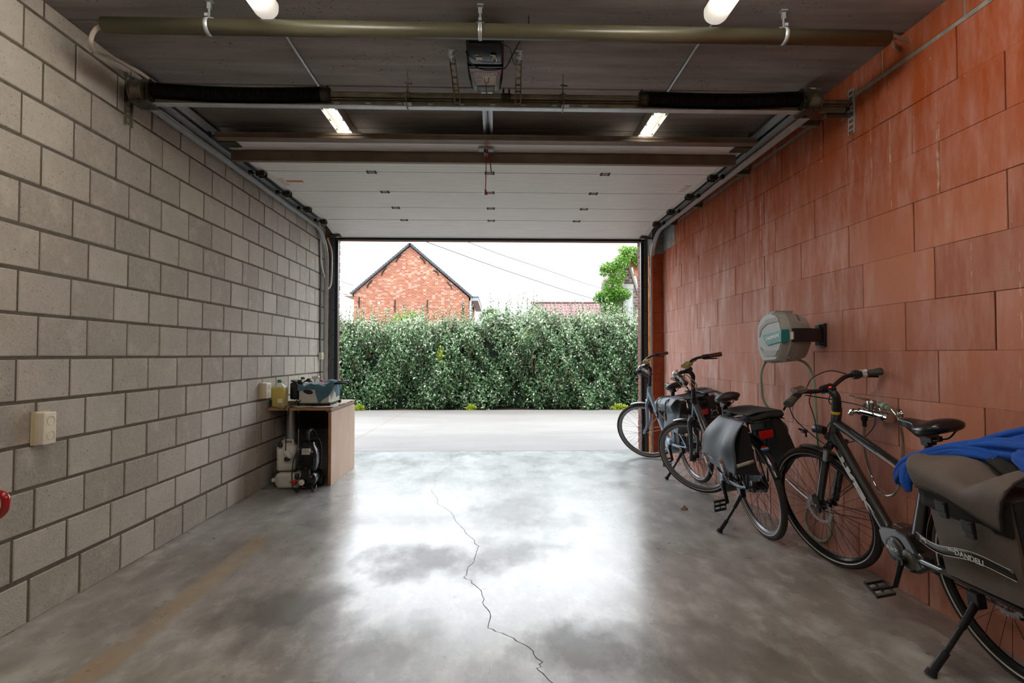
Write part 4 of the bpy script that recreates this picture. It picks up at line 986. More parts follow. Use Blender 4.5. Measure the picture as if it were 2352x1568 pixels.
# ------------------------------------------------------------------ desk
t = NT('plywood'); n = t.noise(2.2, 5, .6, vs=(2, 2, .7), dist=1.5); n2 = t.noise(40, 4, .6, vs=(3, 3, .3)); t.set(Base_Color=t.mix(t.g(n2, .35, .65, 0, .25), t.ramp(n, [(.3, lin('b59a84')), (.6, lin('c6ab95')), (.8, lin('d2b9a4'))]), lin('ab8d73')), Roughness=.5); M_ply = t.m
M_edge = mat('wood_edge', 'ad7c52', .5, var=.2, nscale=12)
M_grey = mat('grey_laminate', '77767a', .6)
dk = thing('desk', 'small wooden desk with plywood side panel against the grey block wall', 'desk', (-1.85, 5.5, 0))
mb = MB(); mb.box(XL+.006, -1.545, 5.126, 5.966, .70, .724); mb.build('tabletop', M_edge, dk, bevel=.002)
mb = MB(); mb.box(-1.563, -1.54, 5.126, 5.966, 0, .68, 0); mb.build('side_panel', M_ply, dk, bevel=.0015, seg=1)
mb = MB(); mb.box(-1.566, -1.5625, 5.12, 5.135, 0, .68, 0); mb.box(-1.5625, -1.5405, 5.1235, 5.1265, 0.001, .679, 0); mb.build('edge_band', M_edge, dk)
mb = MB(); mb.box(-1.60, -1.55, 5.16, 5.93, .68, .70); mb.build('spacer_rail', M_grey, dk)
mb = MB(); mb.box(-2.13, -1.566, 5.93, 5.955, .42, .70, 0); mb.box(-2.13, -1.566, 5.932, 5.955, .0, .42, 1); mb.build('back_panel', [mat('dark_back_panel', '4a494a', .7), mat('grey_back_panel', '7a797b', .6)], dk)
M_chrome = mat('chrome', 'dfe2e5', .25, .6, var=.03)
mb = MB(); mb.cyl((-2.055, 5.50, 0), (-2.055, 5.50, .70), .042, n=24, m=0); mb.cyl((-2.055, 5.50, 0), (-2.055, 5.50, .012), .06, n=24, m=0); mb.build('round_leg', M_chrome, dk)
# newspaper
t = NT('newspaper'); n = t.noise(26, 5, .8, vs=(1, 3, 1)); n2 = t.noise(7, 3, .6); c = t.mix(t.g(n, .48, .6, 0, .5), lin('cfc9bd'), lin('8a8379')); c = t.mix(t.g(n2, .5, .7, 0, .5), c, lin('a68a6a')); t.set(Base_Color=c, Roughness=.9); M_news = t.m
mb = MB(); rn = random.Random(3)
mb.grid(lambda u, v: (XL+.012+u*.60+.008*math.sin(v*17), 5.118+v*.87+.006*math.sin(u*23), .7275+.004*abs(math.sin(u*9+v*7))+.006*max(0, u-.93)/.07*abs(math.sin(v*19))+(.004*math.sin(u*21) if v < .02 else 0)), 30, 30)
tag(mb.build('newspaper', M_news, solid=.0015), 'crumpled newspaper sheets spread over the desk top', 'newspaper')
# oil bottle
def m_clear():
    t = NT('clear_pet'); t.set(Base_Color=(.9, .9, .85, 1), Roughness=.08); tr = t.new('ShaderNodeBsdfTransparent'); tr.inputs[0].default_value = (.97, .97, .94, 1); lw = t.new('ShaderNodeLayerWeight'); lw.inputs[0].default_value = .35
    mx = t.new('ShaderNodeMixShader'); t.l.new(t.g(lw.outputs['Facing'], 0, 1, .10, .6), mx.inputs[0]); t.l.new(tr.outputs[0], mx.inputs[1]); t.l.new(t.b.outputs[0], mx.inputs[2]); t.l.new(mx.outputs[0], t.out.inputs[0]); return t.m
M_clear = m_clear()
t = NT('yellow_oil'); t.set(Base_Color=lin('dcc80c'), Roughness=.1); tr = t.new('ShaderNodeBsdfTranslucent'); tr.inputs[0].default_value = lin('eddb1c'); mx = t.new('ShaderNodeMixShader'); mx.inputs[0].default_value = .45; t.l.new(t.b.outputs[0], mx.inputs[1]); t.l.new(tr.outputs[0], mx.inputs[2]); t.l.new(mx.outputs[0], t.out.inputs[0]); M_oil = t.m
M_green = mat('green_cap', '0e6b3c', .4)
def rsq(cx, cy, z, a, r, n=8):
    out = []
    for q, (sx, sy) in enumerate(((1, 1), (-1, 1), (-1, -1), (1, -1))):
        for k in range(n):
            an = PI/2*q+PI/2*k/(n-1); out.append(V((cx+sx*(a-r)+r*math.cos(an), cy+sy*(a-r)+r*math.sin(an), z)))
    return out
ob_ = thing('oil_bottle', 'large clear bottle of yellow oil with green cap on the desk', 'bottle', (-1.965, 5.17, .73))
ox, oy, oz = -2.052, 5.20, .735
mb = MB(); secs = [rsq(ox, oy, oz, .060, .03), rsq(ox, oy, oz+.005, .067, .035)]
for k in range(12): secs.append(rsq(ox, oy, oz+.015+k*.0125, .068-(.0025 if k % 2 else 0), .035))
secs += [rsq(ox, oy, oz+.17, .066, .04), rsq(ox, oy, oz+.185, .055, .04), rsq(ox, oy, oz+.205, .036, .03), rsq(ox, oy, oz+.217, .021, .0205), rsq(ox, oy, oz+.235, .018, .0179)]
mb.loft(secs); mb.build('bottle', M_clear, ob_)
mb = MB(); mb.loft([rsq(ox, oy, oz+.004, .062, .03), rsq(ox, oy, oz+.01, .0635, .033), rsq(ox, oy, oz+.165, .0635, .033), rsq(ox, oy, oz+.18, .050, .034)]); mb.build('oil', M_oil, ob_)
mb = MB(); mb.rev([(.021, 0), (.0215, .004), (.0205, .026), (.018, .028)], (ox, oy, oz+.222), (0, 0, 1), 20); mb.build('cap', M_green, ob_)
mb = MB(); mb.box(ox+.01, ox+.056, oy-.0695, oy-.0685, oz+.035, oz+.075, 0); mb.build('label', M_cream, ob_)
# plain dark cuboid behind the oil bottle
tb = tag((lambda m: (m.box(XL+.012, XL+.06, 5.14, 5.24, .735, .80), m.build('dark_cuboid', mat('dark_matter_brown', '2a2822', .5), bevel=.008))[1])(MB()), 'small dark cuboid against the wall behind the oil bottle', 'tin')
# deep fryer : steel box with black base, black head and handle
M_inox = mat('brushed_steel', 'c9c7c0', .35, .35, var=.06, nscale=20)
fr = thing('deep_fryer', 'stainless steel deep fryer with black corners half covered by the blue cloth', 'deep fryer', (-1.75, 5.45, .73))
FX0, FX1, FY0, FY1 = -1.895, -1.605, 5.26, 5.62
mb = MB(); mb.box(FX0, FX1, FY0, FY1, .752, .905); mb.build('steel_body', M_inox, fr, bevel=.012, seg=3)
mb = MB(); mb.box(FX0+.004, FX1-.004, FY0+.003, FY1-.004, .742, .752)
for x in (FX0, FX1):
    for y in (FY0, FY1):
        mb.prism([(-.014, 0), (.014, 0), (.014, .012), (.006, .03), (-.014, .03)], (x-.0, y+(-.004 if y == FY0 else -.02), .732), (1 if x == FX0 else -1, 0, 0), (0, 0, 1), (0, .026, 0))
mb.build('base_frame', M_black, fr)
mb = MB(); mb.box(FX0-.006, FX1+.006, FY0-.006, FY1+.006, .900, .916); mb.box(FX0+.02, FX1-.02, FY0+.02, FY1-.02, .902, .922); mb.build('rim', M_inox, fr, bevel=.004)
mb = MB(); mb.box(-1.985, -1.90, 5.27, 5.44, .79, .955); mb.build('control_head', M_blackG, fr, bevel=.018, seg=3)
mb = MB(); mb.prism([(-.085, .02), (.0, -.005), (.03, -.02), (.035, -.012), (-.07, .035)], (-1.90, 5.28, .945), (1, 0, 0), (0, 0, 1), (0, .14, 0)); mb.build('head_cover', M_blackG, fr, bevel=.006)
for x, y, z in ((-1.915, 5.3, .957), (-1.845, 5.34, .968)):
    mb = MB(); mb.prism([(-.015, 0), (.02, 0), (.032, .022), (.0, .02)], (x, y, z), (1, 0, 0), (0, 0, 1), (0, .035, 0)); mb.box(x-.03, x+.045, y, y+.035, z-.012, z+.002); mb.build('basket_clip', M_black, fr, bevel=.003)
mb = MB(); mb.prism([(math.cos(a)*.042*(1.2 if math.cos(a) < 0 else 1), math.sin(a)*.022) for a in [2*PI*k/14 for k in range(14)]], (-1.80, FY0-.006, .865), (1, 0, -.15), (0, 0, 1), (0, .006, 0)); mb.build('front_grip', M_black, fr)
for dy, z in ((5.33, .945), (5.42, .955)):
    mb = MB(); mb.tube(spline([(-1.64, dy, z-.012), (-1.56, dy, z-.004), (-1.50, dy, z), (-1.455, dy, z-.002)], 4), [.008]*3+[.011]*10, 8, flat=1.6, up=(0, 0, 1)); mb.build('basket_handle', M_black, fr)
# cloth
t = NT('teal_cloth'); n = t.noise(180, 2, .5); t.set(Base_Color=t.ramp(t.noise(6), [(.3, lin('3d5f6e')), (.7, lin('527a8c'))]), Roughness=.95); t.b.inputs['Sheen Weight'].default_value = .3; t.bump(n, .3, .002); M_cloth = t.m
def drape(u, v):
    # u across x (-1.90..-1.56), v: from back to hanging front edge
    x = -1.900+u*.345
    top = .932+.010*math.sin(u*11+v*5)+.006*math.sin(u*23-v*9)+.028*max(0, u-.75)/.25
    if v < .62:
        y = 5.56-v*.30/.62; return (x, y, top+.006*math.sin(v*20))
    q = (v-.62)/.38
    ks = [(0, .040), (.2, .048), (.38, .040), (.45, .05), (.52, .10), (.62, .172), (.68, .175), (.80, .150), (.93, .125), (1, .05)]
    for (a_, b_), (c_, d_) in zip(ks, ks[1:]):
        if a_ <= u <= c_: hang = b_+(d_-b_)*(u-a_)/(c_-a_)
    z = top-hang*max(0, q-.12)/.88; y = FY0-.004-.010*math.sin(min(q, .3)/.3*PI/2)-.008*math.sin(u*30)*q
    xx = x+(.03*q*math.sin(u*6)) ; return (xx, y, z)
cl = thing('blue_cloth', 'blue-grey cloth draped over the steel fryer on the desk', 'cloth', (-1.72, 5.4, .93))
mb = MB(); mb.grid(drape, 60, 46); mb.build('draped_sheet', M_cloth, cl, solid=.003)
mb = MB(); mb.grid(lambda u, v: (-1.60+v*.07*(1-v*.4)+.006*math.sin(u*14), 5.30+u*.2, .965-.13*v**1.3*(.8+.4*math.sin(u*4))+.006*math.sin(u*17)), 18, 14); mb.build('hanging_corner', M_cloth, cl, solid=.003)
mb = MB(); mb.grid(lambda u, v: (-1.66+u*.09, 5.29+v*.12, .955+.02*math.sin(u*PI)*math.sin(v*PI)+.012*u), 8, 8); mb.build('folded_layer', M_cloth, cl, solid=.004)
# bottles behind
def lathe_thing(name, lab, cat, loc, prof, m, extra=()):
    o = thing(name, lab, cat, loc); mb = MB(); mb.rev(prof, loc, (0, 0, 1), 20); mb.build('body', m, o)
    for nm, pr, mm, dz in extra: mb = MB(); mb.rev(pr, (loc[0], loc[1], loc[2]+dz), (0, 0, 1), 16); mb.build(nm, mm, o)
    return o
lathe_thing('bottle', 'clear bottle with green cap standing behind the fryer', 'bottle', (-1.975, 5.60, .735), [(.04, 0), (.042, .01), (.042, .17), (.03, .21), (.016, .235)], M_clear, [('cap', [(.022, 0), (.022, .022), (.018, .024)], M_green, .235)])
sp_ = lathe_thing('spray_bottle', 'white spray bottle with trigger head behind the fryer', 'spray bottle', (-1.87, 5.66, .735), [(.035, 0), (.037, .01), (.037, .14), (.02, .185), (.014, .2)], M_white, [('collar', [(.017, 0), (.017, .02)], M_cre, .195)])
mb = MB(); mb.prism([(-.035, .0), (-.03, .032), (.03, .035), (.045, .022), (.042, .012), (.018, .010), (.012, -.02), (-.012, -.02), (-.014, 0)], (-1.87, 5.65, .968), (1, 0, 0), (0, 0, 1), (0, .02, 0)); mb.tube([(-1.845, 5.66, .975), (-1.835, 5.66, .95), (-1.83, 5.66, .93)], .005, 6); mb.build('trigger_head', M_cre, sp_, bevel=.003)
lathe_thing('bottle', 'clear bottle with red cap standing behind the blue cloth', 'bottle', (-1.815, 5.70, .735), [(.032, 0), (.034, .01), (.034, .15), (.014, .20)], M_white, [('cap', [(.016, 0), (.016, .024), (.012, .026)], mat('red_cap', 'c21a22', .4), .198)])
ft = thing('food_tray', 'dark glossy tray lying behind the oil bottle against the wall', 'tray', (-2.0, 5.5, .735)); mb = MB(); mb.box(-2.06, -1.93, 5.40, 5.66, .735, .765); mb.build('tray', mat('dark_glass', '22272b', .15), ft, bevel=.006); mb = MB(); mb.box(-2.055, -1.935, 5.395, 5.40, .738, .76); mb.build('yellow_edge', mat('ochre_edge', '8f8137', .5), ft)
# cords hanging over the desk edge
cable('cable', [(-1.90, 5.28, .80), (-1.925, 5.20, .75), (-1.96, 5.115, .735), (-1.975, 5.112, .69), (-2.0, 5.12, .62), (-1.985, 5.10, .50), (-1.98, 5.05, .415)], .0045, M_blk, 'black cord hanging over the desk edge down to the black plug')
cable('cable', [(-1.87, 5.28, .79), (-1.90, 5.18, .745), (-1.925, 5.112, .73), (-1.93, 5.108, .69), (-1.935, 5.08, .60), (-1.93, 5.05, .45), (-1.925, 5.03, .34)], .0045, M_blk, 'black cord hanging over the desk edge down to the white plug')
pl = thing('plug', 'black round plug hanging on a cord under the desk', 'plug', (-1.98, 5.05, .39)); mb = MB(); mb.rev([(.008, .03), (.014, .02), (.021, .0), (.021, -.02), (.016, -.022)], (-1.98, 5.05, .395), (0, .2, 1), 16); mb.build('body', M_black, pl); mb = MB(); mb.cyl((-1.972, 5.05, .375), (-1.972, 5.046, .355), .0025, n=6); mb.cyl((-1.988, 5.05, .375), (-1.988, 5.046, .355), .0025, n=6); mb.build('pin', M_chrome, pl)
pl = thing('socket_connector', 'white and black cable connector hanging under the desk', 'connector', (-1.91, 5.03, .30)); mb = MB(); mb.rev([(.010, -.01), (.02, 0), (.024, .03), (.022, .07), (.012, .075)], (-1.925, 5.03, .33), (.65, 0, -.6), 16); mb.build('connector_body', M_white, pl); mb = MB(); mb.rev([(.02, 0), (.025, .01), (.025, .03), (.02, .035)], (-1.915, 5.03, .285), (.2, 0, -1), 16); mb.build('plug_body', M_black, pl)
# jerrycans
t = NT('milky_plastic'); t.set(Base_Color=lin('d3d2c9'), Roughness=.35); t.b.inputs['Subsurface Weight'].default_value = .15; M_milk = t.m
def can(o, M_, W, D, H):
    def sec(z, a, b, r): 
        out = []
        for q, (sx, sy) in enumerate(((1, 1), (-1, 1), (-1, -1), (1, -1))):
            for k in range(6):
                an = PI/2*q+PI/2*k/5; out.append(M_ @ V((sx*(a-r)+r*math.cos(an), sy*(b-r)+r*math.sin(an), z)))
        return out
    mb = MB(); mb.loft([sec(0, W/2-.015, D/2-.015, .02), sec(.012, W/2, D/2, .03), sec(H*.35, W/2, D/2, .03), sec(H*.38, W/2-.003, D/2-.003, .03), sec(H*.41, W/2, D/2, .03), sec(H*.80, W/2, D/2, .03), sec(H*.9, W/2-.03, D/2-.02, .03), sec(H*.93, W/2-.05, D/2-.04, .02)]); mb.build('can_body', M_milk, o)
    mb = MB(); mb.tube([M_ @ V((W*.3, 0, H*.86)), M_ @ V((W*.26, 0, H*1.02)), M_ @ V((-.02, 0, H*1.03)), M_ @ V((-.045, 0, H*.9))], .012, 8); mb.build('grip', M_milk, o)
    mb = MB(); mb.cyl(M_ @ V((-W*.30, 0, H*.86)), M_ @ V((-W*.30, 0, H*1.0)), .022, .02, 14); mb.build('neck', M_milk, o)
j = thing('jerrycan', 'white plastic jerrycan standing behind the lying one under the desk', 'jerrycan', (-1.93, 5.08, .13))
can(j, Matrix.Translation((-1.945, 5.13, .150)) @ Matrix.Rotation(R(8), 4, 'Z'), .17, .14, .27)
j = thing('jerrycan', 'white plastic jerrycan lying on its side on the floor by the compressor', 'jerrycan', (-1.88, 5.05, 0))
can(j, Matrix.Translation((-1.72, 5.12, .0715)) @ Matrix.Rotation(R(-90), 4, 'Y') @ Matrix.Rotation(R(90), 4, 'Z'), .24, .14, .33)
st = thing('box', 'low dark box under the desk carrying the standing jerrycan', 'box', (-1.95, 5.4, 0)); mb = MB(); mb.box(-2.06, -1.83, 5.25, 5.45, 0, .142); mb.build('box_body', mat('brown_card', '4d4236', .8), st, bevel=.003)
mb = MB(); mb.box(-2.055, -1.835, 5.06, 5.25, .143, .148); mb.build('lid_flap', mat('brown_card', '5a4c3d', .8), st, bevel=.003)
fb = thing('folder', 'blue bordered notice folder behind the compressor at the desk back', 'folder', (-1.63, 5.9, .4)); mb = MB(); mb.box(-1.78, -1.57, 5.915, 5.925, .30, .47, 0); mb.build('blue_cover', mat('blue_card', '1e5a96', .5), fb); mb = MB(); mb.box(-1.765, -1.60, 5.91, 5.916, .32, .455); mb.build('white_sheet', mat('shaded_paper', '8f98a8', .8), fb)
# compressor
cp = thing('air_compressor', 'black portable air compressor with gauge and red knob under the desk', 'compressor', (-1.66, 4.9, 0))
cx, cy = -1.70, 5.0
mb = MB(); secs = []
for z, a, b in ((.17, .055, .08), (.18, .085, .10), (.25, .092, .11), (.33, .090, .11), (.36, .082, .10), (.40, .06, .08), (.43, .05, .06)):
    secs.append([V((cx+a*math.copysign(abs(math.cos(t))**.6, math.cos(t)), cy+.02+b*math.copysign(abs(math.sin(t))**.6, math.sin(t)), z)) for t in [2*PI*k/24 for k in range(24)]])
mb.loft(secs)
for k in range(9): mb.box(cx-.075, cx+.075, cy-.098, cy-.088, .215+k*.013, .221+k*.013)
for x in (-.03, 0, .03): mb.box(cx+x-.002, cx+x+.002, cy-.1, cy-.09, .215, .325)
mb.build('motor_cover', M_blackG, cp)
mb = MB(); mb.tube(spline([(cx-.01, cy+.02, .40), (cx-.005, cy-.03, .47), (cx+.0, cy-.02, .525), (cx+.015, cy+.06, .53), (cx+.03, cy+.12, .46)]), .016, 10); mb.build('carry_handle', M_black, cp)
mb = MB(); mb.tube(spline([(cx-.09, cy+.02, .36), (cx-.04, cy, .42), (cx+.05, cy+.03, .465), (cx+.085, cy+.03, .43), (cx+.10, cy+.03, .36), (cx+.10, cy+.02, .2)]), .0045, 8); mb.tube(spline([(cx-.08, cy-.0, .37), (cx-.12, cy-.05, .28), (cx-.125, cy-.08, .12), (cx-.10, cy-.12, .04), (cx-.06, cy-.14, .015)]), .0045, 8); mb.build('hose', M_blk, cp)
mb = MB(); mb.rev([(.03, -.10), (.065, -.09), (.075, -.05), (.075, .12), (.065, .16), (.03, .17)], (cx+.01, cy+.01, .10), (.0, 1, 0), 26); mb.build('air_tank', M_blackG, cp)
mb = MB(); mb.cbox((cx+.0, cy-.08, .15), (.075, .04, .085)); mb.cbox((cx+.0, cy-.085, .198), (.08, .05, .01)); mb.build('pressure_switch', M_black, cp, bevel=.004)
mb = MB(); mb.cyl((cx+.0, cy-.085, .203), (cx+.0, cy-.085, .218), .011, n=12); mb.build('red_button', M_redp, cp)
mb = MB(); mb.rev([(.026, 0), (.028, .012), (.028, .02), (.024, .021)], (cx-.025, cy-.10, .085), (0, -1, .1), 24, 0); mb.rev([(.0235, 0), (.0001, .0005)], (cx-.025, cy-.1215, .0872), (0, -1, .1), 24, 1)
mb.tube([(cx-.035, cy-.123, .078), (cx-.015, cy-.123, .098)], .0012, 4, 2); mb.build('pressure_gauge', [M_galvD, M_wl, M_black], cp)
mb = MB(); mb.rev([(.01, 0), (.021, .004), (.023, .03), (.018, .034)], (cx-.085, cy-.10, .085), (-.2, -1, 0), 14, 0, sm=False); mb.build('red_knob', M_redp, cp)
mb = MB(); mb.cyl((cx-.09, cy-.10, .09), (cx-.135, cy-.105, .09), .009, n=10); mb.cyl((cx-.11, cy-.103, .09), (cx-.12, cy-.104, .09), .013, n=6); mb.cyl((cx-.02, cy-.10, .06), (cx-.02, cy-.12, .045), .006, n=8); mb.build('brass_valve', mat('brass', 'a9762c', .3, .9), cp)
mb = MB(); mb.rev([(.016, 0), (.02, .004), (.02, .045), (.013, .05)], (cx-.075, cy-.09, .11), (0, 0, 1), 14); mb.build('filter', M_black, cp)
for sx in (-1, 1): mb = MB(); mb.tube([(cx+sx*.045, cy-.07, .05), (cx+sx*.075, cy-.11, .0)], [.009, .013], 8); mb.build('foot', M_rubber, cp)
mb = MB(); mb.rev([(.02, 0), (.055, .002), (.058, .02), (.055, .038), (.02, .04)], (cx+.05, cy+.12, .058), (1, 0, 0), 20); mb.build('wheel', M_rubber, cp)
mb = MB(); mb.tube([(cx+.085, cy-.06, .05), (cx+.095, cy-.10, .015), (cx+.075, cy-.12, .01)], .005, 6); mb.build('stand_wire', M_galvD, cp)
mb = MB(); mb.box(cx-.035, cx+.035, cy-.091, cy-.090, .335, .378, 0)
mb.box(cx-.035, cx+.035, cy-.093, cy-.078, .33, .38, 0, Matrix.Identity(4))
for r0 in range(3):
    for c0 in range(5): mb.box(cx-.030+c0*.0125, cx-.0225+c0*.0125, cy-.0945, cy-.093, .339+r0*.0135, .347+r0*.0135, 1)
mb.build('rating_label', [M_wl, M_ink], cp)
# ------------------------------------------------------------------ bicycles (local: x forward, y left, z up, origin under rear axle)
HA = R(69)
def bike_frame(X0, Y0, psi, phi):
    Xh = V((math.sin(psi), math.cos(psi), 0)); Zu = V((0, 0, 1)); Yl = Zu.cross(Xh)
    y = Yl*math.cos(phi)-Zu*math.sin(phi); z = Zu*math.cos(phi)+Yl*math.sin(phi)
    return Matrix((Xh, y, z)).transposed()
M_tyB = mat('brown_black_tyre', '3b2e28', .8, var=.15, bump=.3, bscale=150, nscale=60)
M_tread = mat('tyre_tread', '2a2421', .85, var=.2, bump=.8, bscale=120, nscale=60)
M_refl = mat('grey_reflective_line', 'b9b2a4', .4, var=.05)
M_rim = mat('black_rim', '1b1c1f', .25, .6, var=.05)
M_spoke = mat('dark_spoke', '2c2a29', .35, .8, var=0); M_spokeS = mat('steel_spoke', '8e8b86', .3, .9, var=0)
M_alu = mat('aluminium', 'a5a7aa', .3, .9, var=.08)
M_fb = mat('slate_blue_paint', '7e93a3', .4, .15, var=.03, coat=.4)
M_fd = mat('anthracite_paint', '3c4148', .38, .3, var=.03, coat=.4)
M_fk = mat('black_paint', '1b1e1f', .25, .2, var=.03, coat=.7)
M_bk = mat('bike_black', '191a1c', .4, .2, var=.06)
M_lbrown = mat('brown_grip', '53301f', .45, var=.12, nscale=60)
M_sad2 = mat('brown_black_saddle', '2f2623', .45, var=.2, nscale=8)
M_sad3 = mat('black_saddle', '121213', .28, var=.05)
M_yel = mat('yellow_cover', 'a3935a', .5, var=.06)
M_rlens = mat('red_lens_light', 'a81414', .2, var=0, coat=.5)
M_ygrip = mat('olive_grey_grip', '3c3d36', .6, var=.05)

def wheel(root, c, Rr, S, tyre, disc, name='wheel', spoke=None, hubr=.018, side=1, mat_side=None):
    w = part(name, root); c = V(c)
    r = .0215
    mb = MB(S); k = 14; sec = []
    for j in range(k): a = 2*PI*j/k; sec.append((Rr-r+r*math.cos(a), r*.95*math.sin(a)))
    # side wall vs tread
    n = 72
    for i in range(1):
        mb.arcsec(c, (0, 1, 0), (1, 0, 0), 0, 2*PI, sec, n, 0, True, True)
    for f in range(len(mb.f)-2):
        j = f % k; mb.mi[f] = 1 if (j <= 2 or j >= k-3) else 0
    mb.f = mb.f[:-2]; mb.mi = mb.mi[:-2]; mb.sm = mb.sm[:-2]; mb.tone = mb.tone[:-2]
    for s in (1, -1):
        mb.arcsec(c, (0, 1, 0), (1, 0, 0), 0, 2*PI, [(Rr-.036, s*.0180), (Rr-.031, s*.0212)], n, 2, False, True)
    mb.build('tyre', [tyre, M_tread, M_refl], w, local=True)
    mb = MB(S); mb.arcsec(c, (0, 1, 0), (1, 0, 0), 0, 2*PI, [(Rr-.038, .013), (Rr-.050, .0125), (Rr-.060, .004), (Rr-.060, -.004), (Rr-.050, -.0125), (Rr-.038, -.013)], n, 0, True, False)
    mb.build('rim', mat_side or M_rim, w, local=True)
    mb = MB(S); N = 32
    for i in range(N):
        a = 2*PI*i/N; s = 1 if i % 2 else -1; cross = (1 if (i//2) % 2 else -1)*1.15
        h = c+V((math.cos(a+cross)*hubr*1.3, s*.028, math.sin(a+cross)*hubr*1.3)); e = c+V((math.cos(a)*(Rr-.058), s*.002, math.sin(a)*(Rr-.058)))
        mb.cyl(h, e, .0011, n=5)
    mb.build('spoke', spoke or M_spoke, w, local=True)
    mb = MB(S); mb.rev([(.008, -.055), (.008, -.034), (hubr*1.35, -.032), (hubr*1.35, -.026), (hubr, -.02), (hubr, .02), (hubr*1.35, .026), (hubr*1.35, .032), (.008, .034), (.008, .055)], c, (0, 1, 0), 20)
    mb.build('hub', M_bk, w, local=True)
    if disc:
        mb = MB(S)
        mb.arcsec(c+V((0, .038, 0)), (0, 1, 0), (1, 0, 0), 0, 2*PI, [(.066, .001), (.080, .001), (.080, -.001), (.066, -.001)], 48)
        for i in range(24):
            a = 2*PI*i/24; p0 = c+V((math.cos(a)*.083, .038, math.sin(a)*.083)); mb.cyl(p0-V((0, .001, 0)), p0+V((0, .001, 0)), .006, n=8)
        for i in range(6):
            a = 2*PI*i/6; mb.tube([c+V((math.cos(a)*.02, .038, math.sin(a)*.02)), c+V((math.cos(a+.5)*.045, .038, math.sin(a+.5)*.045)), c+V((math.cos(a+.7)*.07, .038, math.sin(a+.7)*.07))], .0035, 5, flat=.4)
        mb.rev([(.022, -.002), (.022, .002)], c+V((0, .038, 0)), (0, 1, 0), 20); mb.build('brake_disc', M_alu, w, local=True)
    return w

def mudguard(root, c, Rr, a0, a1, S, m, name='mudguard', wd=.026, lip=True):
    mb = MB(S); rr = Rr+.014
    sec = [(rr+.006*math.cos(t)*1.6-.006, wd*math.sin(t)) for t in [-1.35+2.7*i/8 for i in range(9)]]
    sec2 = sec+[(p[0]-.003, p[1]*.96) for p in reversed(sec)]
    mb.arcsec(c, (0, -1, 0), (1, 0, 0), a0, a1, sec2, 34, 0, True, True)
    return mb.build(name, m, root, local=True)

def saddle(root, nose, rear, m, mrear=None, wd=.086):
    s_ = part('saddle', root); x0, z0 = nose; x1, z1 = rear
    T = [0, .02, .08, .2, .36, .45, .53, .62, .75, .87, .95, .985, 1.0]; Wd = [.005, .014, .022, .026, .031, .044, .066, .080, .087, .083, .068, .048, .015]
    Zz = [-.016, -.008, -.002, -.002, -.007, -.010, -.010, -.006, .003, .008, .005, -.004, -.014]; Th = [.006, .022, .034, .040, .044, .048, .054, .060, .062, .058, .046, .030, .008]
    secs = []
    for t, w, dz, th in zip(T, Wd, Zz, Th):
        w *= wd/.086; x = x0+(x1-x0)*t; z = z0+(z1-z0)*t+dz; q = []
        for k in range(20):
            a = 2*PI*k/20; ca, sa = math.cos(a), math.sin(a)
            yy = w*math.copysign(abs(ca)**.75, ca); zz = (0 if sa >= 0 else 0)+ (th*.22*abs(sa)**.7 if sa >= 0 else -th*.78*abs(sa)**.55)
            zz -= .26*abs(yy)*abs(yy)/.086 if sa >= 0 else .10*abs(yy)
            q.append(V((x, yy, z+zz)))
        secs.append(q)
    mb = MB(); mb.loft(secs); mb.build('cover', m, s_, local=True)
    if mrear:
        mb = MB()
        for sy in (1, -1): mb.rev([(.001, -.014), (.018, -.010), (.024, 0), (.018, .010), (.001, .014)], (x1+.030, sy*.048, z1-.030), (-.6, sy*.5, -.1), 14)
        mb.build('rear_bumper', mrear, s_, local=True)
    mb = MB(); xm = x0+(x1-x0)*.6
    for sy in (1, -1): mb.tube(spline([(x0-.05, sy*.012, z0-.03), (xm+.04, sy*.02, z0-.062), (xm-.05, sy*.02, z0-.062), (x1+.03, sy*.04, z1-.035)]), .004, 6)
    mb.cbox((xm, 0, z0-.066), (.05, .05, .022)); mb.build('rail', M_bk, s_, local=True, bevel=.002)
    return s_

def pedal(par, c, ang, m, m2=None):
    """platform pedal, c = centre"""
    M = Matrix.Translation(V(c)) @ Matrix.Rotation(ang, 4, 'Y'); mb = MB(M)
    mb.box(-.045, -.033, -.045, .045, -.009, .009, 0); mb.box(.033, .045, -.045, .045, -.009, .009, 0)
    mb.box(-.045, .045, .038, .045, -.007, .007, 0); mb.box(-.045, .045, -.045, -.038, -.007, .007, 0)
    mb.box(-.035, .035, -.004, .004, -.005, .005, 0); mb.cyl((0, -.045, 0), (0, .045, 0), .009, n=10)
    if m2: mb.box(-.046, -.032, -.043, .043, .009, .011, 1); mb.box(.032, .046, -.043, .043, .009, .011, 1)
    return mb.build('pedal', [m, m2 or m], par, local=True, bevel=.002)

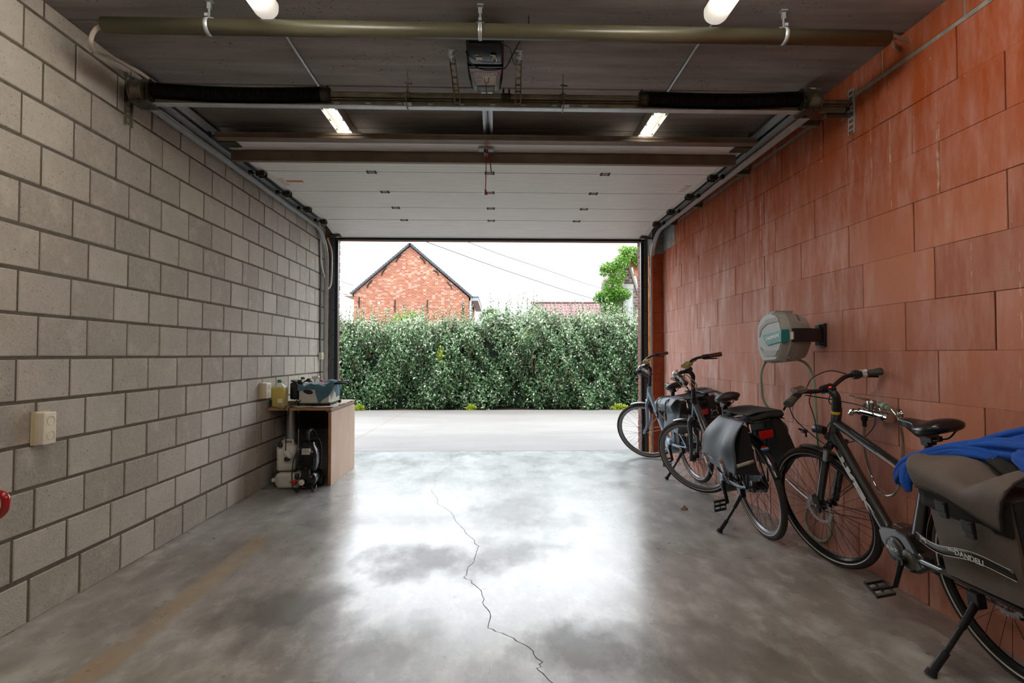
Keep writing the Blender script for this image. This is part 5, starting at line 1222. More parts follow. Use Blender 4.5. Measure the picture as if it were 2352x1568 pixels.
def bicycle(q, kind, label, name='bicycle'):
    X0, Y0, psi, phi, dl, wb, Rr = q
    rot = bike_frame(X0, Y0, psi, phi)
    b = thing(name, label, 'bicycle', (X0, Y0, 0), rot, None)
    s = V((-math.cos(HA), 0, math.sin(HA))); fwd = V((math.sin(HA), 0, math.cos(HA))); A = V((wb, 0, Rr))-.05*fwd
    S = Matrix.Translation(A) @ Matrix.Rotation(dl, 4, s) @ Matrix.Translation(-A)
    I4 = Matrix.Identity(4)
    fc = V((wb, 0, Rr)); rc = V((0, 0, Rr))
    trek = kind == 3; fp_ = {1: M_fb, 2: M_fd, 3: M_fk}[kind]; ty = M_rubber if trek else M_tyB
    wheel(b, fc, Rr, S, ty, trek, 'front_wheel', hubr=.016 if trek else .022, mat_side=None if trek else mat('grey_rim', '77757a', .3, .7, var=.05), spoke=M_spoke)
    wheel(b, rc, Rr, I4, ty, trek, 'rear_wheel', hubr=.03 if not trek else .02, mat_side=None if trek else mat('grey_rim', '77757a', .3, .7, var=.05), spoke=M_spoke)
    mudguard(b, fc, Rr, R(83), R(200), S, M_fk if kind != 1 else M_fd)
    mudguard(b, rc, Rr, R(10), R(158), I4, M_fk if kind != 1 else M_fd)
    # axis points
    def ax(z): t_ = (z-A.z)/s.z; return A+s*t_
    # fork
    fk = part('fork', b)
    mb = MB(S)
    if trek:
        for sy in (1, -1):
            mb.tube([(.935, sy*.062, .745), (.97, sy*.062, .655)], .015, 14, 1)
            mb.tube([(.965, sy*.062, .675), (.972, sy*.062, .655), (1.10, sy*.062, .385)], [.021, .0225, .0205], 14)
            mb.cbox((1.118, sy*.06, .362), (.035, .016, .035)); mb.cyl((.930, sy*.062, .742), (.927, sy*.062, .752), .020, n=16)
        mb.tube([(.935, -.066, .738), (.945, 0, .762), (.935, .066, .738)], .022, 10, flat=1.1); mb.cyl((.972, 0, .78), (.955, 0, .80), .02)
    else:
        mb.tube([(.948, .0, .73), (.952, 0, .71)], .024, 14)
        for sy in (1, -1):
            mb.tube(spline([(.945, sy*.02, .715), (.957, sy*.05, .69), (.985, sy*.057, .60), (1.04, sy*.058, .46), (wb+.002, sy*.06, Rr+.0)], 5), [.02]*5+[.0195]*5+[.018]*5+[.015]*6, 12, flat=.8)
    mb.build('fork_blade', [fp_, M_alu], fk, local=True)
    if trek:
        mb = MB(S); mb.cbox((1.085, .072, .43), (.05, .03, .055)); mb.cbox((1.10, .06, .40), (.03, .03, .03)); mb.build('brake_caliper', M_bk, fk, local=True, bevel=.005)
    else:
        mb = MB(S)
        for sy in (1, -1): mb.tube([(.935, sy*.045, .69), (.925, sy*.05, .60), (.945, sy*.045, .57)], .008, 8); mb.cbox((.948, sy*.035, .60), (.02, .012, .05))
        mb.build('rim_brake', M_bk, fk, local=True)
    mb = MB(S)
    for sy in (1, -1):
        mb.tube([fc+V((0, sy*.058, 0)), fc+V((-.372*math.cos(R(12)), sy*.028, -.01+.02))], .0022, 5); mb.tube([fc+V((0, sy*.058, 0)), fc+V((-.30, sy*.028, .22))], .0022, 5)
    mb.build('mudguard_stay', M_spokeS if kind == 1 else M_bk, fk, local=True)
    # main frame
    fr_ = part('frame', b); mb = MB()
    if trek:
        mb.tube([(.862, 0, .955), (.875, 0, .92), (.958, 0, .748)], [.024, .025, .027], 18)
        mb.tube([(.885, 0, .868), (.62, 0, .775), (.33, 0, .665)], [.024, .023, .021], 14)
        mb.tube([(.925, 0, .80), (.80, 0, .61), (.60, 0, .34)], [.034, .036, .036], 16, flat=.85)
        mb.tube([(.287, 0, .80), (.335, 0, .67), (.44, 0, .38)], [.019, .023, .034], 16)
        for sy in (1, -1):
            mb.tube([(.40, sy*.045, .325), (.33, sy*.052, .332), (.10, sy*.062, .345), (0, sy*.066, Rr)], [.018, .016, .013, .011], 10, flat=.8)
            mb.tube([(.33, sy*.02, .66), (.22, sy*.045, .57), (.0, sy*.066, Rr)], [.010, .010, .009], 10)
        mb.build('main_tube', fp_, fr_, local=True)
        mb = MB(); mb.cyl((.300, 0, .775), (.272, 0, .885), .0155, n=16); mb.build('seat_post', M_bk, fr_, local=True)
        mb = MB(); mb.cyl((.295, 0, .785), (.288, 0, .805), .024, n=16); mb.cbox((.277, 0, .87), (.04, .04, .03)); mb.build('seat_clamp', M_bk, fr_, local=True, bevel=.003)
        mb = MB(); mb.cbox((.50, .0223, .712), (.16, .001, .016)); 
        mb = MB(); M_ = Matrix.Translation((.50, .024, .732)) @ Matrix.Rotation(R(-21), 4, 'Y'); mb.box(-.11, .09, -.003, .0, -.007, .009, 0, M_); mb.build('frame_sticker', mat('pinkish_sticker', '94786f', .4), fr_, local=True, bevel=.002)
    else:
        z2 = .0 if kind == 2 else .025
        hz = .87+z2
        mb.tube([(.855, 0, hz), (.945, 0, .725)], [.025, .027], 18)
        if kind == 2:
            P_ = [(.868, 0, .815), (.80, 0, .70), (.735, 0, .58), (.66, 0, .45), (.58, 0, .34), (.50, 0, .30)]
        else: P_ = [(.90, 0, .83), (.82, 0, .68), (.74, 0, .545), (.66, 0, .42), (.58, 0, .33), (.48, 0, .30)]
        mb.tube(spline(P_, 5), .031, 16, flat=.8)
        bx = .42
        mb.tube([(.292, 0, .79), (.35, 0, .56), (bx, 0, .30)], [.019, .021, .026], 14)
        for sy in (1, -1):
            mb.tube([(bx-.02, sy*.035, .30), (.32, sy*.052, .31), (.10, sy*.064, .328), (0, sy*.068, Rr)], [.017, .015, .013, .011], 10, flat=.8)
            mb.tube([(.335, sy*.02, .60), (.22, sy*.05, .52), (.0, sy*.07, Rr)], [.009]*3, 8)
        mb.build('main_tube', fp_, fr_, local=True)
        mb = MB(); mb.cyl((.292, 0, .785), (.262, 0, .87), .0165, n=14)
        for k in range(5): mb.torus((.288-.0052*k, 0, .80+.0145*k), (-.33, 0, .94), .018, .004, 16, 6)
        mb.cbox((.262, 0, .885), (.06, .045, .035)); mb.build('seat_post', M_bk, fr_, local=True, bevel=.003)
    # drive
    if trek:
        mt = part('motor', b); bbx, bbz = .450, .312
        mb = MB(); pol = [(.615, .345), (.625, .39), (.60, .418), (.50, .432), (.43, .425), (.385, .36), (.345, .335), (.345, .305), (.40, .262), (.45, .248), (.52, .25), (.56, .27)]
        mb.prism([(p[0], p[1]) for p in pol], (0, .058, 0), (1, 0, 0), (0, 0, 1), (0, -.116, 0)); mb.build('housing', M_fk, mt, local=True, bevel=.012, seg=3)
        mb = MB(); mb.rev([(.052, 0), (.054, .010), (.050, .018), (.03, .02), (.0001, .0205)], (.515, .052, .335), (0, 1, 0), 30); mb.build('side_cover', mat('satin_dark_grey', '2a2d33', .35, var=.03, coat=.3), mt, local=True)
        mb = MB(); mb.torus((.515, .062, .335), (0, 1, 0), .052, .006, 36, 8); mb.rev([(.045, 0), (.042, .012), (.03, .016)], (.45, .053, .312), (0, 1, 0), 26); mb.prism([(.52, .29), (.44, .265), (.37, .30), (.40, .345), (.44, .35)], (0, .053, 0), (1, 0, 0), (0, 0, 1), (0, .008, 0)); mb.build('trim_ring', mat('warm_grey_cover', '5c5750', .4, .3), mt, local=True)
        Mw = WM[b.name]; tx_ = lambda p: Mw @ V(p); dv = Mw.to_3x3()
        text('BOSCH', .022, tx_((.52, .0735, .338)), dv @ V((-1, 0, 0)), dv @ V((0, 0, 1)), mt, M_wht, 'motor_lettering', bold=.0004)
    else:
        bbx, bbz = (.40, .295)
        mt = part('motor', b); mb = MB()
        mb.rev([(.02, -.06), (.075, -.055), (.082, -.03), (.082, .03), (.075, .055), (.02, .06)], (bbx+.08, 0, .275), (0, 1, 0), 24); mb.build('housing', fp_ if kind == 1 else M_fd, mt, local=True)
    cr = part('crank', b)
    if trek: arms = [((bbx, .085, bbz), (.505, .10, .172)), ((bbx, -.085, bbz), (.39, -.10, .45))]; pc = [(.52, .165, .17), (.385, -.165, .452)]
    else: arms = [((bbx-.02, .085, bbz), (.325, .10, .163)), ((bbx-.02, -.085, bbz), (.44, -.10, .44))]; pc = [(.322, .16, .160), (.44, -.165, .442)]
    for (a, e), p in zip(arms, pc):
        mb = MB(); mb.tube([a, V(a).lerp(V(e), .5), e], [.017, .014, .013], 10, flat=.6, up=(0, 1, 0)); mb.cyl(V(a)+V((0, .012, 0)), V(a)-V((0, .012, 0)), .02, n=16); mb.cyl(V(e), (e[0], p[1], e[2]), .006, n=8); mb.build('crank_arm', M_bk, cr, local=True, bevel=.001)
        pedal(cr, p, -.38 if trek else 1.2, M_black, mat('grey_pedal_pad', '57534a', .8) if trek else None)
    mb = MB(); mb.rev([(.03, 0), (.085, 0), (.085, .003), (.03, .003)], (bbx, -.055, bbz), (0, 1, 0), 36)
    mb.tube([(bbx, -.056, bbz+.085), (0, -.045, Rr+.04)], .004, 5); mb.tube([(bbx, -.056, bbz-.085), (.03, -.045, Rr-.12 if trek else Rr-.04)], .004, 5)
    if trek: mb.rev([(.02, 0), (.055, 0), (.055, .02), (.035, .022)], (0, -.05, Rr), (0, 1, 0), 20); mb.tube([(0, -.05, Rr-.03), (.01, -.05, Rr-.11), (.04, -.05, Rr-.13)], .012, 6)
    mb.build('chain_drive', M_bk, cr, local=True)
    if not trek:
        mb = MB(); mb.prism([(bbx+.10, bbz), (bbx+.06, bbz+.085), (bbx, bbz+.10), (0, Rr+.055), (-.05, Rr), (0, Rr-.055), (bbx, bbz-.10), (bbx+.07, bbz-.07)], (0, -.065, 0), (1, 0, 0), (0, 0, 1), (0, .02, 0)); mb.build('chain_case', M_black, b, local=True, bevel=.006)
    # kickstand
    ks = part('kickstand', b)
    piv = {1: (.10, .075, .295), 2: (.09, .075, .29), 3: (.085, .075, .29)}[kind]; foot = {1: (.135, .273, .0465), 2: (.107, .276, .055), 3: (.076, .313, .053)}[kind]
    p0, p1 = V(piv), V(foot)
    knee = p0.lerp(p1, .28)+V((.0, .014, -.02))
    mb = MB(); mb.tube([p0, knee], [.016, .013], 10); mb.tube([knee, knee.lerp(p1, .55)], .0105, 10); mb.tube([knee.lerp(p1, .5), p1+V((0, -.006, .012))], [.015, .0155], 12)
    mb.cbox(p0+V((0, 0, .01)), (.05, .035, .06)); mb.build('leg', M_bk, ks, local=True, bevel=.002)
    mb = MB(); mb.tube([p1+V((0, -.012, .022)), p1+V((0, 0, .004))], [.017, .022], 12); mb.build('rubber_foot', M_rubber, ks, local=True)
    # luggage rack
    rk = part('luggage_rack', b)
    rx0, rx1, rz = {1: (.20, -.30, .80), 2: (.21, -.27, .825), 3: (.16, -.33, .775)}[kind]
    mb = MB(); 
    mb.tube(spline([(rx0+.06, 0, rz-.01), (rx0, .045, rz), (rx0-.1, .055, rz), (rx1+.05, .055, rz), (rx1, .03, rz), (rx1, -.03, rz), (rx1+.05, -.055, rz), (rx0-.1, -.055, rz), (rx0, -.045, rz), (rx0+.06, 0, rz-.01)], 5), .006, 8)
    for x in (rx0-.08, rx0-.22, rx1+.08): mb.tube([(x, -.055, rz), (x, .055, rz)], .004, 6)
    for sy in (1, -1):
        mb.tube([(rx0-.10, sy*.056, rz), (.0, sy*.072, Rr)], .0055, 8); mb.tube([(rx1+.07, sy*.056, rz), (-.02, sy*.072, Rr+.02)], .0055, 8)
        mb.tube([(rx1+.03, sy*.05, rz-.05), (rx1+.1, sy*.07, rz-.18), (-.02, sy*.074, Rr+.06)], .004, 6)
    mb.tube([(rx0+.05, 0, rz-.01), (.31, 0, rz-.06)], .007, 8)
    mb.build('rack_tube', M_bk, rk, local=True)
    tl = part('tail_light', b)
    lx = rx1-.005; lz = rz-.075 if kind != 1 else rz-.08
    mb = MB(); mb.box(lx-.012, lx+.012, -.05, .05, lz-.005, lz+.032); mb.box(lx-.018, lx+.004, -.052, .052, lz+.026, lz+.034); mb.build('lamp_body', M_bk, tl, local=True, bevel=.004)
    mb = MB(); mb.prism([(-.047, .022), (.047, .022), (.040, -.03), (-.040, -.03)], (lx-.014, 0, lz), (0, 1, 0), (0, 0, 1), (-.008, 0, 0)); mb.build('red_lens', M_rlens, tl, local=True, bevel=.003)
    # handlebar
    hb = part('handlebar', b); mb = MB(S)
    if trek:
        mb.tube([(.868, 0, .94), (.852, 0, .985)], .0235, 16, 0); mb.tube(spline([(.852, 0, .985), (.846, 0, 1.02), (.862, 0, 1.045), (.893, 0, 1.062)], 4), [.021]*4+[.020]*4+[.019]*5, 14, flat=1.05); mb.cyl((.893, -.03, 1.062), (.893, .03, 1.062), .022, n=16)
        mb.cbox((.868, 0, 1.058), (.05, .028, .012))
        mb.build('stem', M_bk, hb, local=True)
        mb = MB(S); mb.cyl((.872, 0, .928), (.867, 0, .942), .0245, n=16); mb.build('yellow_ring', mat('yellow_ring', 'c9a815', .5), hb, local=True)
        g = [(.893, 0, 1.062), (.895, .05, 1.062), (.905, .10, 1.072), (.902, .15, 1.086), (.89, .20, 1.086)]; e0, e1 = V((.875, .215, 1.083)), V((.828, .322, 1.070))
    else:
        h0 = .87+(.025 if kind == 1 else 0)
        mb.tube(spline([(.858, 0, h0), (.825, 0, .955), (.797, 0, 1.03), (.775, 0, 1.075), (.79, 0, 1.125)], 5), [.018]*6+[.0175]*15, 14, flat=1.15); mb.cyl((.868, 0, h0-.02), (.856, 0, h0+.012), .026, n=16)
        mb.cyl((.79, -.03, 1.13), (.79, .03, 1.13), .02, n=14); mb.build('stem', M_bk, hb, local=True)
        g = [(.79, 0, 1.13), (.808, .04, 1.133), (.83, .08, 1.145), (.835, .13, 1.16), (.80, .18, 1.163), (.755, .205, 1.155)]; e0, e1 = V((.745, .212, 1.152)), V((.645, .303, 1.118))
    mb = MB(S); L_ = spline(g, 5)+[e0.lerp(e1, .1)]; R_ = [V((p.x, -p.y, p.z)) for p in L_]
    mb.tube(L_, .0115, 12); mb.tube(R_, .0115, 12); mb.build('bar', M_bk, hb, local=True)
    for sy in (1, -1):
        f = lambda p: V((p.x, p.y*sy, p.z)); a, e = f(e0), f(e1); d = (e-a).normalized()
        mb = MB(S)
        if trek: mb.tube([a+d*.04, a+d*.05, a+d*.08, e-d*.02, e-d*.004, e], [.016, .018, .0175, .021, .021, .017], 16, flat=1.25, up=(0, 0, 1))
        else: mb.tube([a+d*.03, a+d*.04, e-d*.006, e], [.016, .018, .019, .0165], 16)
        mb.build('grip', M_ygrip if trek else M_lbrown, hb, local=True)
        mb = MB(S); c_ = a+d*.01; mb.tube([a-d*.02, a+d*.035], .019, 12); mb.cyl(c_, c_+V((.018, 0, -.018)), .010, n=10); nrm = V((.9, 0, -.45)).normalized()
        mb.build('brake_clamp', M_bk, hb, local=True)
        mb = MB(S); mb.tube(spline([c_+nrm*.02, c_+nrm*.036+d*.02, c_+nrm*.042+d*.07+V((0, 0, -.004)), c_+nrm*.040+d*.115+V((0, 0, -.012))], 4), [.009]*4+[.006]*9, 8, flat=.6); mb.build('brake_lever', M_bk if not trek else M_black, hb, local=True)
    if trek:
        a, e = e0, e1; d = (e-a).normalized(); a2 = V((a.x, -a.y, a.z)); d2 = V((d.x, -d.y, d.z))
        mb = MB(S @ Matrix.Translation((.882, .185, 1.108)) @ Matrix.Rotation(R(-20), 4, 'Y')); mb.box(-.022, .022, -.034, .034, -.012, .010, 0); mb.box(-.016, .014, -.026, .026, .0098, .0115, 1); mb.build('display', [mat('display_silver', '84837f', .35, .4), mat('display_screen', '5b3d2e', .25)], hb, local=True, bevel=.004)
        mb = MB(S); mb.rev([(.024, -.02), (.026, 0), (.022, .012), (.010, .018)], a2-d2*.01, d2, 16); mb.tube([a2+d2*.012, a2+d2*.035], .0235, 14, 1); mb.tube([a2+d2*.02+V((-.012, 0, .018)), a2+d2*.03+V((-.02, 0, .012))], .012, 8, 1); mb.build('shifter', [M_black, M_chrome], hb, local=True)
        mb = MB(S); mb.cbox((.872, 0, 1.069), (.014, .012, .006)); mb.build('status_led', mat('orange_led', 'c23a1c', .3, emit='ff4020', es=1.5), hb, local=True)
    else:
        mb = MB(S @ Matrix.Translation((.785, 0, 1.178)) @ Matrix.Rotation(R(-26), 4, 'Y')); mb.box(-.032, .032, -.045, .045, -.014, .004); mb.box(-.024, .024, -.037, .037, .004, .012); mb.build('display_cover', M_yel, hb, local=True, bevel=.006, seg=3)
        mb = MB(S); mb.cyl((.79, 0, 1.13), (.788, 0, 1.168), .02, n=12); mb.cbox((.835, 0, 1.13), (.05, .05, .03)); mb.build('display_bracket', M_bk, hb, local=True, bevel=.004)
        mb = MB(S); mb.rev([(.026, 0), (.027, .01), (.018, .02), (.002, .023)], (.80, .165, 1.17), (0, 0, 1), 16); mb.build('bell', M_chrome if kind == 2 else M_alu, hb, local=True)
        mb = MB(S)
        for o_ in (0, .02): mb.tube(spline([(.80, .175, 1.15), (.87+o_, .13, 1.13), (.89+o_, .05, 1.07), (.86, .01, .99-o_), (.885, .0, .90)], 6), .003, 6); mb.tube(spline([(.80, -.175, 1.15), (.88+o_, -.12, 1.12), (.89, -.03, 1.04), (.87, .0, .96)], 6), .003, 6)
        mb.build('cable', M_blk, hb, local=True)
        if kind == 2:
            mb = MB(S); mb.tube(spline([(.82, .12, 1.185), (.79, .16, 1.175), (.75, .14, 1.12), (.72, .16, 1.06), (.70, .17, 1.02)], 5), .0035, 6); mb.torus((.80, .15, 1.185), (.3, .2, 1), .022, .003, 20, 6); mb.tube(spline([(.76, .10, 1.13), (.70, .11, 1.05), (.74, .08, .99), (.78, .04, 1.05)], 5), .004, 6); mb.build('tan_cord', mat('tan_cord', '9b7c52', .8), hb, local=True)
    if trek:
        mb = MB(S)
        Y_ = V
        mb.tube(spline([(.905, -.19, 1.085), (.96, -.12, 1.13), (.97, 0, 1.12), (.93, .10, 1.08), (.915, .14, 1.07)], 8), .0028, 6)
        mb.tube(spline([(.90, .18, 1.075), (1.0, .16, 1.03), (1.04, .12, .92), (.995, .06, .80), (.95, .03, .74)], 8), .0028, 6)
        mb.tube(spline([(.90, .10, 1.06), (.97, .06, 1.0), (.975, .05, .9), (.97, .075, .78), (1.0, .08, .62), (1.07, .08, .45)], 8), .0028, 6)
        mb.tube(spline([(.90, .14, 1.065), (.86, -.02, .99), (.77, -.10, .93), (.73, -.08, .86), (.78, -.04, .79), (.86, -.02, .76)], 8), .0028, 6)
        mb.tube(spline([(.90, -.06, 1.06), (.94, -.04, .98), (.90, -.03, .93), (.96, .0, .84)], 8), .0028, 6)
        mb.build('cable', M_blk, hb, local=True)
        mb = MB(S); mb.rev([(.02, -.02), (.024, 0), (.024, .045), (.020, .05)], (1.0, 0, .825), (1, 0, .05), 18); mb.tube([(1.0, 0, .81), (.96, 0, .775)], .007, 8); mb.build('headlight', M_bk, fk, local=True)
    else:
        mb = MB(S); mb.rev([(.012, -.03), (.028, -.01), (.03, .03), (.027, .035)], (.90, .0, 1.085), (1, 0, -.1), 16); mb.build('headlight', M_bk, hb, local=True)
    # saddle
    if trek: saddle(b, (.425, .950), (.140, .960), M_sad3)
    elif kind == 2: saddle(b, (.385, .958), (.125, .962), M_sad2, mat('brown_saddle_edge', '6b4029', .45))
    else: saddle(b, (.415, .935), (.155, .945), M_sad2, mat('brown_saddle_edge', '6b4029', .45))
    Mw = WM[b.name]; dv = Mw.to_3x3()
    if kind == 2:
        d = V((-.43, 0, -.72)).normalized()
        text('GAZELLE', .036, Mw @ V((.770, .0265, .660)), dv @ d, dv @ V((d.z, 0, -d.x))*-1, fr_, mat('grey_lettering', 'b9b4ae', .5, var=0), 'frame_lettering', bold=.0004)
        mb = MB(); a = R(128); c_ = V((-.388*math.cos(PI-a), 0, Rr+.388*math.sin(PI-a)))
        n_ = V((math.cos(a), 0, math.sin(a)));
        for nm, m_, z0, z1 in (('red_stripe', 'b8281c', .005, .022), ('white_stripe', 'd6d0c8', -.007, .005), ('blue_stripe', '1f4fa0', -.020, -.007)):
            mb = MB(); tt = V((-n_.z, 0, n_.x))*-1
            cc = V((0, 0, Rr))+n_*(Rr+.021); h_ = .024
            poly = []
            for z in (z0, z1): poly.append((math.sqrt(max(0, h_**2-z*z)), z))
            poly = [(-poly[0][0], poly[0][1]), (poly[0][0], poly[0][1]), (poly[1][0], poly[1][1]), (-poly[1][0], poly[1][1])]
            mb.prism(poly, cc, (0, 1, 0), tt, n_*.003); mb.build(nm, mat(nm, m_, .4, var=0), tl, local=True)
    if trek:
        d = V((-.325, 0, -.46)).normalized(); w_ = V((d.z, 0, -d.x))*-1
        text('TREK', .043, Mw @ V((.776, .0345, .590)), dv @ d, dv @ w_, fr_, mat('silver_lettering', 'b8b6b2', .35, var=0), 'frame_lettering', bold=.0025, ext=.001, sx=3.1)
    return b, S

Q1 = (1.9639, 5.1918, -.10904, .16873, .8393, 1.1210, .3527)
Q2 = (1.8211, 3.6069, .00814, .19741, .7042, 1.0922, .35097)
Q3 = (1.9760, 1.9732, -.00328, .16720, .25945, 1.1269, .35499)
B1, S1 = bicycle(Q1, 1, 'light blue-grey step-through bicycle farthest away by the garage opening')
B2, S2 = bicycle(Q2, 2, 'dark grey step-through bicycle standing in the middle of the three bicycles')
B3, S3 = bicycle(Q3, 3, 'black electric bicycle nearest the camera with silver frame lettering and disc brakes')

# ------------------------------------------------------------------ panniers
def m_fabric(name, col, col2=None, sc2=6, rough=.8, weave=.3):
    t = NT(name); n = t.noise(sc2, 4, .6); t.set(Base_Color=t.ramp(n, [(.3, lin(col)), (.7, lin(col2 or col))]), Roughness=rough); t.bump(t.math('ADD', t.noise(400, 2), t.math('MULTIPLY', n, 2)), weave, .003); return t.m
M_slb = m_fabric('slate_tarpaulin', '333a42', '424a54', rough=.5); M_bkf = m_fabric('black_fabric', '15130f', '201d19'); M_bbf = m_fabric('dark_brown_fabric', '2a2120', '352a29'); M_bgf = m_fabric('blue_grey_bag', '4f5a64', '64717d', rough=.5)
M_taupe = m_fabric('taupe_neoprene', '50463f', '62564d', rough=.7); M_leath = mat('copper_leather', '9a5c3a', .35, var=.1, coat=.3)
def frame_of(b): return WM[b.name]
def pthing(b, name, lab, cat, loc, group=None):
    M = WM[b.name]; o = thing(name, lab, cat, M @ V(loc), M.to_3x3(), group); return o
def bag_body(o, M, corners_out, corners_in, m, name='bag_body', bulge=.02, n=10, bevel=0):
    """corners: [front-top, rear-top, rear-bottom, front-bottom] outer and inner (local to bicycle)"""
    mb = MB(M); co = [V(p) for p in corners_out]; ci = [V(p) for p in corners_in]
    def bil(c, u, v): return (c[0]*(1-u)+c[1]*u)*(1-v)+(c[3]*(1-u)+c[2]*u)*v
    out = lambda u, v: bil(co, u, v)+V((0, bulge*math.copysign(1, co[3].y)*math.sin(PI*u)**.6*math.sin(PI*min(1, v*1.1))*(.8+.25*math.sin(u*9+v*6)), 0))
    inn = lambda u, v: bil(ci, u, v)
    mb.grid(out, n, n); mb.grid(inn, 2, 2)
    e = [(lambda t: out(t, 0), lambda t: inn(t, 0)), (lambda t: out(t, 1), lambda t: inn(t, 1)), (lambda t: out(0, t), lambda t: inn(0, t)), (lambda t: out(1, t), lambda t: inn(1, t))]
    for k_, (f, g) in enumerate(e): mb.grid(lambda u, v: f(u)*(1-v)+g(u)*v+V((0, 0, 0)), n, 4)
    return mb.build(name, m, o, solid=0)

# --- bike 2: double pannier with slate flap
M2 = WM[B2.name]
p2 = pthing(B2, 'double_pannier', 'black double pannier with slate grey flap and leather strap ends on the middle bicycle', 'bicycle bag', (0, 0, .84))
lb = part('left_bag', p2); rb = part('right_bag', p2)
bag_body(lb, M2, [(.10, .10, .83), (-.26, .12, .83), (-.31, .235, .545), (.15, .235, .545)], [(.10, .085, .80), (-.24, .085, .80), (-.27, .085, .50), (.12, .085, .50)], M_bkf, bulge=.01)
mb = MB(M2); mb.grid(lambda u, v: V((.10-.375*u, .105+.01*math.sin(v*3), .845))*(1-v)+V((.195-.55*u, .262, .555))*v+V((.03*math.sin(PI*v)*(1-2*u)*.8, .055*math.sin(PI*v**.8)+.010*math.sin(u*7+v*5)*math.sin(PI*v)-.012*math.sin(PI*v)*math.cos(u*12), .004*math.sin(u*9)*v)), 26, 26)
mb.build('flap', M_slb, lb, solid=.004)
for x, x2 in ((.085, .085), (-.185, -.185)):
    mb = MB(M2); pts = [V((x, .272, .612)), V((x, .276, .585)), V((x-.002, .272, .55)), V((x-.004, .262, .525))]
    mb.loft([[p+V((sx*.016, sy, 0)) for sx, sy in ((-1, -.002), (1, -.002), (1, .002), (-1, .002))] for p in pts], 0, False); mb.cyl((x, .274, .60), (x, .279, .60), .005, n=8, m=1); mb.torus((x, .276, .612), (0, 1, 0), .0125, .003, 16, 5); mb.build('leather_tab', [M_leath, M_bk], lb)
    mb = MB(M2); mb.loft([[V((x-.004, yy, z))+V((sx*.015, sy, 0)) for sx, sy in ((-1, -.003), (1, -.003), (1, .003), (-1, .003))] for yy, z in ((.268, .53), (.262, .50), (.25, .462))], 0, False)
    mb.cbox((x-.004, .272, .528), (.042, .008, .012)); 
    for z in (.515, .50, .485): mb.cyl((x-.004, .262, z), (x-.004, .270, z), .003, n=6)
    mb.build('strap', M_slb, lb)
mb = MB(M2); mb.grid(lambda u, v: V((-.292-.003, .225, .583))*(1-u)+V((-.262, .10, .583))*u+V((-.012, 0, .022*v)), 4, 1); mb.build('reflective_band', M_refl, lb, solid=.002)
mb = MB(M2); mb.tube(spline([(.11, .20, .56), (.09, .20, .49), (.02, .19, .455), (-.06, .20, .455), (-.13, .22, .47), (-.17, .23, .50)], 5), .006, 6); mb.tube(spline([(-.19, .22, .50), (-.23, .20, .47), (-.27, .20, .50), (-.29, .21, .54)], 5), .006, 6); mb.build('loop_strap', M_bkf, lb)
dv2 = M2.to_3x3(); M_pw = mat('pale_print', 'c9c9c4', .5, var=0); M_pg = mat('green_print', '4f8f5c', .5, var=0)
mb = MB(M2); mb.cbox((-.02, .2775, .610), (.085, .001, .0035)); mb.cbox((-.04, .2765, .600), (.05, .001, .002)); mb.build('printed_line', M_pw, lb)
mb = MB(M2); mb.prism([(-.006, 0), (.006, 0), (.003, .006), (.006, .014), (0, .018), (-.003, .008)], (-.035, .2785, .625), (1, 0, 0), (0, 0, 1), (0, .001, 0)); mb.build('green_mark', M_pg, lb)
bag_body(rb, M2, [(.11, -.14, .83), (-.21, -.14, .83), (-.21, -.215, .56), (.10, -.215, .56)], [(.10, -.085, .82), (-.24, -.085, .82), (-.27, -.085, .48), (.12, -.085, .48)], M_bkf, bulge=.07)
mb = MB(M2); mb.grid(lambda u, v: V((.10-.32*u, -.085-.085*v, .850-.05*v*v)), 10, 12); mb.build('flap', M_bkf, rb, solid=.004)
mb = MB(M2); mb.cbox((-.06, -.36, .66), (.03, .03, .02)); mb.tube([(-.05, -.33, .68), (-.06, -.37, .66), (-.06, -.365, .62)], .007, 5); mb.build('buckle', M_bk, rb)
mb = MB(M2); mb.grid(lambda u, v: (.19-.42*u, .055-.21*v, .852+.012*math.sin(PI*v)+.010*u+.02*max(0, u-.7)*math.cos(v*4)), 16, 10); mb.grid(lambda u, v: (-.23-.02*math.sin(PI*v)+.16*0*u+.05*v*0+(.0 if v < .5 else .06*(v-.5)), .055-.21*u, .862-.05*v-.004*math.sin(u*9)), 10, 8)
mb.build('folded_top', M_bkf, p2, solid=.005)
for x in (.045, -.19): mb = MB(M2); mb.tube(spline([(x, -.03, .85), (x, .04, .848), (x, .075, .845), (x, .105, .835)], 4), .018, 8, flat=.3, up=(0, 0, 1)); mb.build('hook_loop', M_slb, p2)

# --- bike 1: blue grey bag + dark bag
M1 = WM[B1.name]
p1 = pthing(B1, 'double_pannier', 'double pannier with blue-grey strapped front flap on the farthest bicycle', 'bicycle bag', (0, 0, .82))
lb = part('left_bag', p1); rb = part('right_bag', p1)
bag_body(lb, M1, [(.20, .115, .805), (-.15, .12, .82), (-.19, .22, .54), (.12, .22, .545)], [(.18, .07, .80), (-.13, .07, .81), (-.17, .07, .51), (.12, .07, .52)], [M_bgf, M_bbf][0], bulge=.02)
mb = MB(M1); mb.grid(lambda u, v: V((-.155-.002, .12+.10*v, .80-.26*v))*(1-u)+V((-.14, .07, .80-.27*v))*u+V((-.006, 0, 0)), 4, 8); mb.build('side_panel', M_bbf, lb, solid=.003)
mb = MB(M1); mb.grid(lambda u, v: V((.235-.40*u, .075+.135*min(1, v*1.6)+.02*math.sin(PI*v), .835-.115*max(0, v-.35)/.65*(1)-.004*math.sin(u*8)+(.012*u))) , 20, 14); mb.build('flap', M_bgf, lb, solid=.005)
